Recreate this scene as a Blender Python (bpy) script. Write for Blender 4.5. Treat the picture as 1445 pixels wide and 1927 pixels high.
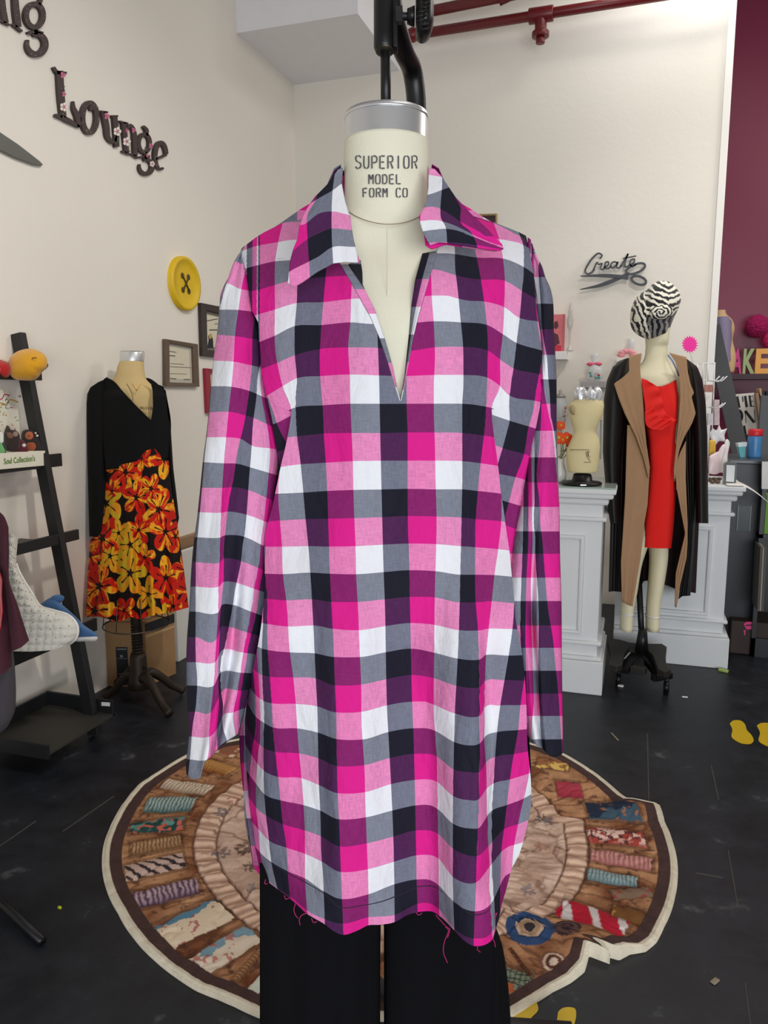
import bpy, math, random
import numpy as np
from math import sin, cos, pi, radians, sqrt
random.seed(4); rng = np.random.default_rng(5)
for o in list(bpy.data.objects): bpy.data.objects.remove(o)
SC = bpy.context.scene; COL = SC.collection

# ------------------------------------------------------------------ camera
H = 1.35; F = 1450.0; PITCH = radians(8.6); YAW = radians(18)
FW = np.array([-sin(YAW)*cos(PITCH), cos(YAW)*cos(PITCH), -sin(PITCH)])
RT = np.array([cos(YAW), sin(YAW), 0.0]); UP = np.cross(RT, FW)
FH = np.array([-sin(YAW), cos(YAW), 0.0])
C0 = np.array([0.0, 0.0, H])
cam = bpy.data.cameras.new('camera'); camo = bpy.data.objects.new('camera', cam); COL.objects.link(camo)
cam.sensor_fit = 'HORIZONTAL'; cam.sensor_width = 36.0; cam.lens = F/1445*36.0; cam.clip_start = 0.02
camo.location = C0; camo.rotation_euler = (pi/2-PITCH, 0, YAW); SC.camera = camo

# ------------------------------------------------------------------ light and exposure
SC.view_settings.view_transform = 'Standard'; SC.view_settings.look = 'None'
SC.view_settings.gamma = 1.0; SC.view_settings.use_curve_mapping = False
SC.view_settings.exposure = 0.0
W = bpy.data.worlds.new('world'); SC.world = W; W.use_nodes = True
W.node_tree.nodes['Background'].inputs[0].default_value = (0.86, 0.92, 1.0, 1)
W.node_tree.nodes['Background'].inputs[1].default_value = 0.8
def area(name, loc, target, size, power, color):
    l = bpy.data.lights.new(name, 'AREA'); l.shape = 'RECTANGLE'; l.size = size[0]; l.size_y = size[1]
    l.energy = power; l.color = color
    o = bpy.data.objects.new(name, l); COL.objects.link(o); o.location = loc
    d = np.array(target, float)-np.array(loc, float)
    from mathutils import Vector
    o.rotation_euler = Vector(d).to_track_quat('-Z', 'Y').to_euler(); return o
area('shop_window_light', (1.9, -2.6, 1.15), (-1.6, 2.4, 0.9), (3.6, 1.7), 150, (0.93, 0.96, 1.0))
area('ceiling_lamp_light_front', (0.2, 1.6, 4.0), (0.2, 1.7, 0), (0.4, 1.3), 8, (1.0, 0.95, 0.9))
area('ceiling_lamp_light_corner', (0.15, 4.86, 4.1), (0.1, 4.95, 0), (0.5, 0.25), 9, (0.94, 0.97, 1.0))
def spot(name, loc, target, power, ang, color):
    l = bpy.data.lights.new(name, 'SPOT'); l.energy = power; l.color = color; l.spot_size = radians(ang); l.spot_blend = 1.0; l.shadow_soft_size = 0.12
    o = bpy.data.objects.new(name, l); COL.objects.link(o); o.location = loc
    from mathutils import Vector
    o.rotation_euler = (Vector(target)-Vector(loc)).to_track_quat('-Z', 'Y').to_euler(); return o
spot('added_spot_left_wall', (0.9, 1.4, 3.9), (-2.3, 2.8, 1.35), 205, 56, (1.0, 0.95, 0.87))  # unseen spot, added to brighten the middle of the left wall
spot('added_spot_back_wall', (0.9, 2.6, 3.9), (0.15, 5.1, 1.3), 95, 56, (1.0, 0.97, 0.93))  # second added spot without a fixture, lifts the right of the back wall
area('ceiling_lamp_light_back', (0.35, 4.2, 4.0), (0.3, 4.3, 0), (0.9, 0.3), 9, (1.0, 0.95, 0.88))
area('side_room_lamp_light', (2.0, 4.4, 3.6), (1.0, 5.0, 0.8), (0.8, 0.8), 35, (1.0, 0.93, 0.84))

# ------------------------------------------------------------------ pixel rays -> world points
def ray(x, y):
    x = np.asarray(x, float); y = np.asarray(y, float)
    return FW + RT*((x-722.5)/F)[..., None] + UP*((963.5-y)/F)[..., None]
def pd(x, y, D):
    return C0 + ray(x, y)*np.asarray(D, float)[..., None]
def onz(x, y, z=0.0):
    d = ray(x, y); return C0 + d*((z-H)/d[..., 2])[..., None]
def onx(x, y, X):
    d = ray(x, y); return C0 + d*(X/d[..., 0])[..., None]
def ony(x, y, Y):
    d = ray(x, y); return C0 + d*(Y/d[..., 1])[..., None]
def depth(p): return float((np.asarray(p)-C0) @ FW)
XL = float(onz(202, 1292)[0]); YB = float(onx(553, 160, XL)[1])

# ------------------------------------------------------------------ materials
def lin(c):
    c = np.asarray(c, float)/255.0
    return np.where(c <= 0.04045, c/12.92, ((c+0.055)/1.055)**2.4)
MATS = {}
def mat(name, rgb, rough=0.6, metal=0.0, noise=0.0, nscale=8.0, bump=0.0, bscale=60.0, spec=0.5, trans=0.0, alpha=1.0, sheen=0.0):
    if name in MATS: return MATS[name]
    m = bpy.data.materials.new(name); m.use_nodes = True; N = m.node_tree.nodes; L = m.node_tree.links
    b = N['Principled BSDF']; c = tuple(lin(rgb))
    b.inputs['Base Color'].default_value = (*c, 1); b.inputs['Roughness'].default_value = rough
    b.inputs['Metallic'].default_value = metal; b.inputs['Specular IOR Level'].default_value = spec
    b.inputs['Transmission Weight'].default_value = trans; b.inputs['Alpha'].default_value = alpha
    b.inputs['Sheen Weight'].default_value = sheen
    tc = N.new('ShaderNodeTexCoord')
    n = N.new('ShaderNodeTexNoise'); n.inputs['Scale'].default_value = nscale; n.inputs['Detail'].default_value = 6
    L.new(tc.outputs['Object'], n.inputs['Vector'])
    mx = N.new('ShaderNodeMix'); mx.data_type = 'RGBA'
    k = max(noise, 0.03)
    mx.inputs[6].default_value = tuple(x*(1-k) for x in c)+(1,); mx.inputs[7].default_value = tuple(min(1, x*(1+k)) for x in c)+(1,)
    L.new(n.outputs[0], mx.inputs[0]); L.new(mx.outputs[2], b.inputs['Base Color'])
    if bump > 0:
        n2 = N.new('ShaderNodeTexNoise'); n2.inputs['Scale'].default_value = bscale; n2.inputs['Detail'].default_value = 4
        L.new(tc.outputs['Object'], n2.inputs['Vector'])
        bp = N.new('ShaderNodeBump'); bp.inputs['Strength'].default_value = bump; bp.inputs['Distance'].default_value = 0.01
        L.new(n2.outputs[0], bp.inputs['Height']); L.new(bp.outputs[0], b.inputs['Normal'])
    MATS[name] = m; return m
def vmat(name, rough=0.8, bump=0.0, bscale=80, sheen=0.0):
    if name in MATS: return MATS[name]
    m = bpy.data.materials.new(name); m.use_nodes = True; N = m.node_tree.nodes; L = m.node_tree.links
    b = N['Principled BSDF']; b.inputs['Roughness'].default_value = rough; b.inputs['Sheen Weight'].default_value = sheen
    b.inputs['Specular IOR Level'].default_value = 0.25
    a = N.new('ShaderNodeAttribute'); a.attribute_name = 'Col'; L.new(a.outputs['Color'], b.inputs['Base Color'])
    if bump:
        n2 = N.new('ShaderNodeTexNoise'); n2.inputs['Scale'].default_value = bscale
        tc = N.new('ShaderNodeTexCoord'); L.new(tc.outputs['Object'], n2.inputs['Vector'])
        bp = N.new('ShaderNodeBump'); bp.inputs['Strength'].default_value = bump; bp.inputs['Distance'].default_value = 0.01
        L.new(n2.outputs[0], bp.inputs['Height']); L.new(bp.outputs[0], b.inputs['Normal'])
    MATS[name] = m; return m
def gingham():
    m = bpy.data.materials.new('gingham_cloth'); m.use_nodes = True; N = m.node_tree.nodes; L = m.node_tree.links
    b = N['Principled BSDF']; b.inputs['Roughness'].default_value = 0.8; b.inputs['Specular IOR Level'].default_value = 0.2
    uv = N.new('ShaderNodeUVMap'); uv.uv_map = 'UVMap'
    sp = N.new('ShaderNodeSeparateXYZ'); L.new(uv.outputs[0], sp.inputs[0])
    def mth(op, a, bb=None):
        n = N.new('ShaderNodeMath'); n.operation = op
        for i, v in enumerate((a, bb)):
            if v is None: continue
            if isinstance(v, (int, float)): n.inputs[i].default_value = v
            else: L.new(v, n.inputs[i])
        return n.outputs[0]
    def strip(o):
        n = N.new('ShaderNodeMath'); n.operation = 'FLOORED_MODULO'; L.new(mth('FLOOR', o), n.inputs[0]); n.inputs[1].default_value = 3; return n.outputs[0]
    wu = strip(sp.outputs[0]); wv = strip(sp.outputs[1])
    idx = mth('DIVIDE', mth('ADD', mth('ADD', mth('MULTIPLY', wu, 3.0), wv), 0.5), 9.0)
    cr = N.new('ShaderNodeValToRGB'); cr.color_ramp.interpolation = 'CONSTANT'; L.new(idx, cr.inputs[0])
    # index = warp*3 + weft, 0 white 1 navy 2 magenta
    cols = [(236,237,242), (128,132,146), (232,140,190), (116,120,136), (26,26,40), (78,34,80), (231,130,184), (136,32,104), (222,30,140)]
    e = cr.color_ramp.elements
    while len(e) < 9: e.new(0.5)
    for i, c in enumerate(cols):
        e[i].position = i/9.0; e[i].color = (*lin(c), 1)
    # weave: fine streaks along warp and weft
    def streak(sx, sy):
        mp = N.new('ShaderNodeMapping'); mp.inputs['Scale'].default_value = (sx, sy, 1); L.new(uv.outputs[0], mp.inputs[0])
        n = N.new('ShaderNodeTexNoise'); n.inputs['Scale'].default_value = 1.0; n.inputs['Detail'].default_value = 3; L.new(mp.outputs[0], n.inputs['Vector']); return n.outputs[0]
    s = mth('ADD', streak(26, 3), streak(3, 30))
    f = mth('ADD', mth('MULTIPLY', mth('SUBTRACT', s, 1.0), 0.6), 1.0)
    mixed = mth('MINIMUM', mth('ABSOLUTE', mth('SUBTRACT', wu, wv)), 1.0)
    f2 = mth('ADD', mth('MULTIPLY', mth('SUBTRACT', f, 1.0), mth('ADD', mth('MULTIPLY', mixed, 0.85), 0.15)), 1.0)
    vm = N.new('ShaderNodeVectorMath'); vm.operation = 'SCALE'; L.new(cr.outputs[0], vm.inputs[0]); L.new(f2, vm.inputs['Scale'])
    L.new(vm.outputs[0], b.inputs['Base Color'])
    mp = N.new('ShaderNodeMapping'); mp.inputs['Scale'].default_value = (0.55, 0.22, 1); L.new(uv.outputs[0], mp.inputs[0])
    n = N.new('ShaderNodeTexNoise'); n.inputs['Scale'].default_value = 2.2; n.inputs['Detail'].default_value = 5; n.inputs['Distortion'].default_value = 0.6
    L.new(mp.outputs[0], n.inputs['Vector'])
    bp = N.new('ShaderNodeBump'); bp.inputs['Strength'].default_value = 0.35; bp.inputs['Distance'].default_value = 0.02
    L.new(n.outputs[0], bp.inputs['Height']); L.new(bp.outputs[0], b.inputs['Normal'])
    return m
GING = gingham()
BLK = mat('black_painted_metal', (22,22,24), 0.38, 0.3, 0.1)
CHR = mat('brushed_metal', (222,224,226), 0.34, 0.85, 0.08, 40)
CREAM = mat('cream_linen', (232,228,206), 0.85, noise=0.05, nscale=6, bump=0.1, bscale=300)
WHITE = mat('white_paint', (226,229,230), 0.45, noise=0.03)
PLAS = mat('white_plastic', (232,230,228), 0.4)

# ------------------------------------------------------------------ mesh helpers
def link(name, V, Fc, mats, parent=None, origin=None, uv=None, col=None, mi=None, smooth=True, bevel=0.0, solid=0.0, subsurf=0):
    V = np.asarray(V, float).reshape(-1, 3)
    if origin is None:
        lo = V.min(0); hi = V.max(0); origin = np.array([(lo[0]+hi[0])/2, (lo[1]+hi[1])/2, lo[2]])
    me = bpy.data.meshes.new(name); me.from_pydata((V-origin).tolist(), [], [list(map(int, f)) for f in Fc])
    if not isinstance(mats, (list, tuple)): mats = [mats]
    for m in mats: me.materials.append(m)
    if mi is not None: me.polygons.foreach_set('material_index', list(map(int, mi)))
    me.polygons.foreach_set('use_smooth', [smooth]*len(me.polygons))
    if uv is not None:
        ul = me.uv_layers.new(name='UVMap'); idx = np.zeros(len(me.loops), int); me.loops.foreach_get('vertex_index', idx)
        ul.data.foreach_set('uv', np.asarray(uv, float)[idx].ravel())
    if col is not None:
        ca = me.color_attributes.new('Col', 'FLOAT_COLOR', 'POINT')
        c4 = np.ones((len(V), 4)); c4[:, :3] = col; ca.data.foreach_set('color', c4.ravel())
    me.update()
    o = bpy.data.objects.new(name, me); COL.objects.link(o)
    if parent is not None:
        o.parent = parent; o.location = origin-np.array(world_loc(parent))
    else: o.location = origin
    if bevel > 0:
        b = o.modifiers.new('bevel', 'BEVEL'); b.width = bevel; b.segments = 2; b.limit_method = 'ANGLE'; b.angle_limit = radians(50)
    if solid: s = o.modifiers.new('solid', 'SOLIDIFY'); s.thickness = solid; s.offset = 1 if solid > 0 else -1
    if subsurf: s = o.modifiers.new('sub', 'SUBSURF'); s.levels = subsurf; s.render_levels = subsurf
    return o
def world_loc(o):
    p = np.array(o.location); 
    return p + world_loc(o.parent) if o.parent else p
def tag(o, label=None, cat=None, group=None, kind=None):
    if label: o['label'] = label
    if cat: o['category'] = cat
    if group: o['group'] = group
    if kind: o['kind'] = kind
    return o
def thing(name, label, cat, loc, group=None):
    o = bpy.data.objects.new(name, None); COL.objects.link(o); o.location = tuple(float(a) for a in loc); o.empty_display_size = 0.05
    return tag(o, label, cat, group)
def join(*gs):
    V = []; Fc = []; n = 0
    for g in gs:
        v, f = g; v = np.asarray(v, float).reshape(-1, 3); V.append(v); Fc += [[a+n for a in q] for q in f]; n += len(v)
    return np.vstack(V), Fc
def box(x0, x1, y0, y1, z0, z1):
    V = [(x, y, z) for z in (z0, z1) for y in (y0, y1) for x in (x0, x1)]
    return np.array(V, float), [[0,2,3,1],[4,5,7,6],[0,1,5,4],[2,6,7,3],[0,4,6,2],[1,3,7,5]]
def hexa(p):   # 4 points front, 4 points back
    return np.array(p, float), [[0,1,2,3],[7,6,5,4],[0,4,5,1],[1,5,6,2],[2,6,7,3],[3,7,4,0]]
def bar(p0, p1, w, h, up=(0,0,1)):
    p0 = np.array(p0, float); p1 = np.array(p1, float); d = p1-p0; d /= np.linalg.norm(d)
    s = np.cross(d, up); s /= np.linalg.norm(s); u = np.cross(s, d)
    a = [p0-s*w/2-u*h/2, p0+s*w/2-u*h/2, p0+s*w/2+u*h/2, p0-s*w/2+u*h/2]
    return hexa(a+[q+(p1-p0) for q in a])
def tube(pts, r, n=12, cap=True):
    P = np.array(pts, float); m = len(P); r = np.ones(m)*r if np.isscalar(r) else np.array(r, float)
    T = np.gradient(P, axis=0); T /= np.linalg.norm(T, axis=1)[:, None]+1e-12
    ref = np.array([0, 0, 1.0]) if abs(T[0][2]) < 0.9 else np.array([1.0, 0, 0])
    V = []; s = np.cross(T[0], ref); s /= np.linalg.norm(s)
    for i in range(m):
        s = s-T[i]*(s@T[i]); s /= np.linalg.norm(s); u = np.cross(T[i], s)
        for k in range(n):
            a = 2*pi*k/n; V.append(P[i]+r[i]*(cos(a)*s+sin(a)*u))
    Fc = [[i*n+k, i*n+(k+1) % n, (i+1)*n+(k+1) % n, (i+1)*n+k] for i in range(m-1) for k in range(n)]
    if cap: Fc += [list(range(n))[::-1], [(m-1)*n+k for k in range(n)]]
    return np.array(V), Fc
def cyl(p0, p1, r0, r1=None, n=20): return tube([p0, p1], [r0, r0 if r1 is None else r1], n)
def lathe(c, prof, n=28, ax=None):   # profile (r, z) around a vertical axis
    V = []; Fc = []
    for r, z in prof:
        for k in range(n): a = 2*pi*k/n; V.append((c[0]+r*cos(a), c[1]+r*sin(a), c[2]+z))
    m = len(prof)
    Fc = [[i*n+k, i*n+(k+1) % n, (i+1)*n+(k+1) % n, (i+1)*n+k] for i in range(m-1) for k in range(n)]
    return np.array(V), Fc+[list(range(n))[::-1], [(m-1)*n+k for k in range(n)]]
def ellip(c, r, n=20, m=12, wob=0.0):
    V = []; 
    for i in range(m+1):
        t = pi*i/m
        for k in range(n):
            a = 2*pi*k/n; q = 1+wob*sin(3*a+2*t)*sin(t*3)
            V.append((c[0]+r[0]*sin(t)*cos(a)*q, c[1]+r[1]*sin(t)*sin(a)*q, c[2]+r[2]*cos(t)))
    return np.array(V), [[i*n+k, i*n+(k+1) % n, (i+1)*n+(k+1) % n, (i+1)*n+k][::-1] for i in range(m) for k in range(n)]
def sections(secs, n=40, cap=True):
    """rings in horizontal planes: (px centre, py, half width px, depth radius m, centre depth)"""
    V = []
    for cx, y, hw, ry, D in secs:
        c = pd(cx, y, D); rx = hw/F*D
        for k in range(n):
            a = 2*pi*k/n; V.append(c+RT*rx*cos(a)-FH*ry*sin(a))
    m = len(secs)
    Fc = [[i*n+k, (i+1)*n+k, (i+1)*n+(k+1) % n, i*n+(k+1) % n] for i in range(m-1) for k in range(n)]
    if cap: Fc += [list(range(n)), [(m-1)*n+k for k in range(n)][::-1]]
    return np.array(V), Fc
def dense(secs, m=40):
    S = np.array(secs, float); t = np.arange(len(S)); q = np.linspace(0, len(S)-1, m)
    return [tuple(cint(t, S[:, j], q)[i] for j in range(S.shape[1])) for i in range(m)]
def cint(xs, ys, x):
    """smooth monotone-limited cubic through points, linear beyond the ends"""
    xs = np.asarray(xs, float); ys = np.asarray(ys, float); x = np.asarray(x, float)
    if len(xs) == 1: return np.full(x.shape, ys[0])
    h = np.diff(xs); h[h == 0] = 1e-6; d = np.diff(ys)/h; s = np.zeros(len(xs)); s[0] = d[0]; s[-1] = d[-1]
    if len(xs) > 2:
        s[1:-1] = np.where(d[:-1]*d[1:] > 0, 0.5*(d[:-1]+d[1:]), 0.25*(d[:-1]+d[1:]))
    i = np.clip(np.searchsorted(xs, x)-1, 0, len(xs)-2); t = (x-xs[i])/h[i]; hi = h[i]
    tt = np.clip(t, 0, 1)
    v = (2*tt**3-3*tt**2+1)*ys[i]+(tt**3-2*tt**2+tt)*hi*s[i]+(-2*tt**3+3*tt**2)*ys[i+1]+(tt**3-tt**2)*hi*s[i+1]
    return np.where(t < 0, ys[0]+(x-xs[0])*s[0], np.where(t > 1, ys[-1]+(x-xs[-1])*s[-1], v))
def resample(P, n, smooth=True):
    P = np.array(P, float); 
    L = np.concatenate([[0], np.cumsum(np.linalg.norm(np.diff(P, axis=0), axis=1))])
    q = np.linspace(0, L[-1], n)
    if smooth and len(P) > 2: return np.stack([cint(L, P[:, j], q) for j in range(P.shape[1])], 1)
    return np.stack([np.interp(q, L, P[:, j]) for j in range(P.shape[1])], 1)
def coons(top, bot, left, right, nu, nv, smooth=True):
    T = resample(top, nu, smooth); B = resample(bot, nu, smooth); Lf = resample(left, nv, smooth); R = resample(right, nv, smooth)
    Lf = Lf+np.linspace(1, 0, nv)[:, None]*(T[0]-Lf[0])+np.linspace(0, 1, nv)[:, None]*(B[0]-Lf[-1])
    R = R+np.linspace(1, 0, nv)[:, None]*(T[-1]-R[0])+np.linspace(0, 1, nv)[:, None]*(B[-1]-R[-1])
    u = np.linspace(0, 1, nu)[None, :, None]; v = np.linspace(0, 1, nv)[:, None, None]
    return (1-v)*T[None]+v*B[None]+(1-u)*Lf[:, None]+u*R[:, None]-((1-u)*(1-v)*T[0]+u*(1-v)*T[-1]+(1-u)*v*B[0]+u*v*B[-1])
def grid_faces(nv, nu, off=0, flip=False):
    Fc = [[off+i*nu+j, off+(i+1)*nu+j, off+(i+1)*nu+j+1, off+i*nu+j+1] for i in range(nv-1) for j in range(nu-1)]
    return [f[::-1] for f in Fc] if flip else Fc
def lens_grid(XY, D, front, back):
    """closed lens-section cloth tube: front and back sheets over one pixel grid"""
    nv, nu = XY.shape[:2]; s = np.linspace(-1, 1, nu)[None, :]*np.ones((nv, 1)); c = np.sqrt(np.clip(1-s*s, 0, 1))
    D = np.broadcast_to(D, (nv, nu)) if not np.isscalar(D) else np.full((nv, nu), D)
    A = pd(XY[..., 0], XY[..., 1], D-front*c); B = pd(XY[..., 0], XY[..., 1], D+back*c)
    V = np.vstack([A.reshape(-1, 3), B.reshape(-1, 3)])
    return V, grid_faces(nv, nu)+grid_faces(nv, nu, nv*nu, True)
def ulines(lines, x, y, axis=0):
    """fractional stripe number from traced stripe borders"""
    ks = np.array([k for k, _ in lines], float); a, b = (y, x) if axis == 0 else (x, y)
    X = []
    for k, P in lines:
        P = np.array(sorted(P, key=lambda p: p[1-axis]), float); q = np.clip(a, P[0, 1-axis]-25, P[-1, 1-axis]+25)
        X.append(cint(P[:, 1-axis], P[:, axis], q))
    X = np.stack(X, 0)
    for i in range(1, len(X)): X[i] = np.maximum(X[i], X[i-1]+2.0)
    out = np.zeros(b.shape)
    lo = ks[0]-(X[0]-b)/44.0; hi = ks[-1]+(b-X[-1])/44.0
    out = np.where(b < X[0], lo, hi)
    for i in range(len(X)-1):
        m = (b >= X[i]) & (b < X[i+1]); out = np.where(m, ks[i]+(ks[i+1]-ks[i])*(b-X[i])/(X[i+1]-X[i]), out)
    return out
def lens_blob(outline, D, T, nr=14, na=72, tilt=0.0, T2=None):
    """rounded body from a star-shaped traced outline"""
    O = resample(outline+[outline[0]], na+1)[:-1]; c = O.mean(0); V = []; P = []
    for side in (-1, 1):
        for i in range(nr+1):
            r = sin(pi/2*i/nr); q = c+(O-c)*r; t = (T if side < 0 else (T2 or T))*sqrt(max(0, 1-r*r))
            V.append(pd(q[:, 0], q[:, 1], D+side*t+tilt*(q[:, 1]-c[1])/F)); P.append(q)
    V = np.vstack(V); P = np.vstack(P); Fc = []
    for s in range(2):
        off = s*(nr+1)*na
        for i in range(nr):
            for k in range(na):
                f = [off+i*na+k, off+i*na+(k+1) % na, off+(i+1)*na+(k+1) % na, off+(i+1)*na+k]
                Fc.append(f if s else f[::-1])
    return V, Fc, P
def slab(pts, plane, nrm, thick):
    """flat outline traced on a plane, extruded towards nrm"""
    P = np.array([plane(*p) for p in pts]); n = len(P); Q = P+np.array(nrm, float)*thick
    return np.vstack([P, Q]), [list(range(n))[::-1], list(range(n, 2*n))]+[[i, (i+1) % n, n+(i+1) % n, n+i] for i in range(n)]
def stroke2d(pts, w, n=None, smooth=True):
    P = np.array(pts, float); m = n or max(6, int(sum(np.linalg.norm(np.diff(P, axis=0), axis=1))/3))
    ws = np.interp(np.linspace(0, 1, m), np.linspace(0, 1, len(w)), w) if not np.isscalar(w) else np.full(m, float(w))
    P = resample(P, m, smooth); T = np.gradient(P, axis=0); T /= np.linalg.norm(T, axis=1)[:, None]+1e-9
    Nn = np.stack([-T[:, 1], T[:, 0]], 1); return P+Nn*ws[:, None]/2, P-Nn*ws[:, None]/2
def stroke(pts, w, plane, nrm, thick, n=None, smooth=True, lift=0.0):
    A, B = stroke2d(pts, w, n, smooth); nrm = np.array(nrm, float)
    a = np.array([plane(*p) for p in A])+nrm*lift; b = np.array([plane(*p) for p in B])+nrm*lift; m = len(a)
    V = np.vstack([a, b, a+nrm*thick, b+nrm*thick]); Fc = []
    for i in range(m-1):
        Fc += [[i, i+1, m+i+1, m+i], [2*m+i, 3*m+i, 3*m+i+1, 2*m+i+1], [i, 2*m+i, 2*m+i+1, i+1], [m+i, m+i+1, 3*m+i+1, 3*m+i]]
    Fc += [[0, m, 3*m, 2*m], [m-1, 3*m-1, 4*m-1, 2*m-1]]
    return V, Fc
def ring(cx, cy, rx, ry, a0=0, a1=360, rot=0, n=26):
    out = []
    for i in range(n+1):
        a = radians(a0+(a1-a0)*i/n); x = rx*cos(a); y = ry*sin(a); r = radians(rot)
        out.append((cx+x*cos(r)-y*sin(r), cy+x*sin(r)+y*cos(r)))
    return out
def multi(name, groups, parent=None, **kw):
    """one mesh from [(geometry, material), ...]"""
    gs = [g for g, _ in groups]; ms = []; mi = []
    for g, m in groups:
        if m not in ms: ms.append(m)
        mi += [ms.index(m)]*len(g[1])
    V, Fc = join(*gs); return link(name, V, Fc, ms, parent, mi=mi, **kw)
def text_geo(txt, size, org, ax, ay, thick=0.0, spacing=1.0, align='LEFT', shx=1.0, bold=0.0):
    cu = bpy.data.curves.new('t', 'FONT'); cu.body = txt; cu.size = size; cu.space_character = spacing; cu.align_x = align; cu.resolution_u = 3; cu.offset = bold
    o = bpy.data.objects.new('t', cu); me = o.to_mesh()
    v = np.array([tuple(p.co) for p in me.vertices]); f = [list(p.vertices) for p in me.polygons]
    o.to_mesh_clear(); bpy.data.objects.remove(o)
    ax = np.array(ax, float); ay = np.array(ay, float); n = np.cross(ax, ay)
    P = np.array(org, float)+v[:, :1]*shx*ax+v[:, 1:2]*ay
    if thick > 0:
        from collections import Counter
        m = len(P); Q = P+n*thick; ec = Counter()
        for q in f:
            for i in range(len(q)): ec[tuple(sorted((q[i], q[(i+1) % len(q)])))] += 1
        side = []
        for q in f:
            for i in range(len(q)):
                a, b = q[i], q[(i+1) % len(q)]
                if ec[tuple(sorted((a, b)))] == 1: side.append([a, b, b+m, a+m])
        return np.vstack([P, Q]), [[i+m for i in q] for q in f]+[q[::-1] for q in f]+side
    return P, f
# numpy value noise
def vnoise(x, y, seed=0):
    x = np.asarray(x, float); y = np.asarray(y, float)
    xi = np.floor(x).astype(np.int64); yi = np.floor(y).astype(np.int64); fx = x-xi; fy = y-yi
    fx = fx*fx*(3-2*fx); fy = fy*fy*(3-2*fy)
    def h(a, b):
        n = (a*374761393+b*668265263+seed*1442695) & 0x7fffffff; n = ((n ^ (n >> 13))*1274126177) & 0x7fffffff
        return ((n ^ (n >> 16)) & 0xffff)/65535.0
    return (h(xi, yi)*(1-fx)+h(xi+1, yi)*fx)*(1-fy)+(h(xi, yi+1)*(1-fx)+h(xi+1, yi+1)*fx)*fy
def fbm(x, y, seed=0, o=4): return sum(vnoise(x*2**i, y*2**i, seed+i)*0.5**i for i in range(o))/sum(0.5**i for i in range(o))
def hsh(a, b, s):
    n = (a*374761393+b*668265263+s*974711) & 0x7fffffff; n = ((n ^ (n >> 13))*1274126177) & 0x7fffffff
    return ((n ^ (n >> 16)) & 0xffff)/65535.0
# ================================================================== the room
def struct(name, g, m, **kw):
    o = link(name, g[0], g[1], m, smooth=False, **kw); o['kind'] = 'structure'; return o
def wall_mat():
    m = mat('wall_paint', (232,227,217), 0.75, noise=0.03, nscale=1.5, bump=0.12, bscale=25, spec=0.3); return m
WALL = wall_mat()
MAROON = mat('maroon_wall_paint', (120,34,66), 0.4, noise=0.05, nscale=2)
def floor_mat():
    m = bpy.data.materials.new('dark_vinyl_floor'); m.use_nodes = True; N = m.node_tree.nodes; L = m.node_tree.links
    b = N['Principled BSDF']; tc = N.new('ShaderNodeTexCoord')
    n = N.new('ShaderNodeTexNoise'); n.inputs['Scale'].default_value = 7; n.inputs['Detail'].default_value = 9; n.inputs['Roughness'].default_value = 0.7
    L.new(tc.outputs['Object'], n.inputs['Vector'])
    r = N.new('ShaderNodeValToRGB'); L.new(n.outputs[0], r.inputs[0])
    e = r.color_ramp.elements; e[0].position = 0.38; e[0].color = (*lin((20,23,30)), 1); e[1].position = 0.62; e[1].color = (*lin((36,39,46)), 1)
    x = e.new(0.72); x.color = (*lin((86,88,90)), 1)
    v = N.new('ShaderNodeTexVoronoi'); v.inputs['Scale'].default_value = 26; L.new(tc.outputs['Object'], v.inputs['Vector'])
    r2 = N.new('ShaderNodeValToRGB'); L.new(v.outputs['Distance'], r2.inputs[0]); r2.color_ramp.elements[0].position = 0.018; r2.color_ramp.elements[1].position = 0.03
    r2.color_ramp.elements[0].color = (1, 1, 1, 1); r2.color_ramp.elements[1].color = (0, 0, 0, 1)
    mx = N.new('ShaderNodeMix'); mx.data_type = 'RGBA'; L.new(r2.outputs[0], mx.inputs[0]); L.new(r.outputs[0], mx.inputs[6]); mx.inputs[7].default_value = (*lin((120,118,112)), 1)
    L.new(mx.outputs[2], b.inputs['Base Color'])
    r3 = N.new('ShaderNodeMapRange'); L.new(n.outputs[0], r3.inputs[0]); r3.inputs[3].default_value = 0.3; r3.inputs[4].default_value = 0.62
    L.new(r3.outputs[0], b.inputs['Roughness']); b.inputs['Specular IOR Level'].default_value = 0.35
    bp = N.new('ShaderNodeBump'); bp.inputs['Strength'].default_value = 0.15; bp.inputs['Distance'].default_value = 0.01; L.new(n.outputs[0], bp.inputs['Height']); L.new(bp.outputs[0], b.inputs['Normal'])
    return m
XE = float(ony(1345, 600, YB)[0])            # where the white back wall ends
YM = 6.3                                     # maroon wall further back
CEIL = 4.25
struct('floor', box(XL-0.1, 4.5, -4.5, YM+0.1, -0.1, 0), floor_mat())
struct('wall_left', box(XL-0.1, XL, -3.2, YB+0.1, 0, CEIL), WALL)
struct('wall_back', box(XL-0.1, XE, YB, YB+0.12, 0, CEIL), WALL)
struct('wall_right', box(XE-0.6, 4.5, YM, YM+0.1, 0, CEIL), MAROON)
struct('ceiling', box(XL-0.1, 4.5, -3.2, YM+0.1, CEIL, CEIL+0.1), mat('ceiling_paint', (205,200,196), 0.9))
struct('wall_side', box(4.5, 4.6, -3.2, YM+0.1, 0, CEIL), WALL)
struct('wall_front', box(XL-0.1, 4.6, -3.3, -3.2, 2.35, CEIL), WALL)
sx = float(ony(752, 138, YB)[0]); sof_z = float(onx(553, 160, XL)[2]); sof_y = float(onx(445, 65, XL)[1])
struct('trim_1', box(XL, sx, sof_y, YB, sof_z, CEIL), mat('duct_soffit_paint', (236,234,238), 0.8, noise=0.03))
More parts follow.
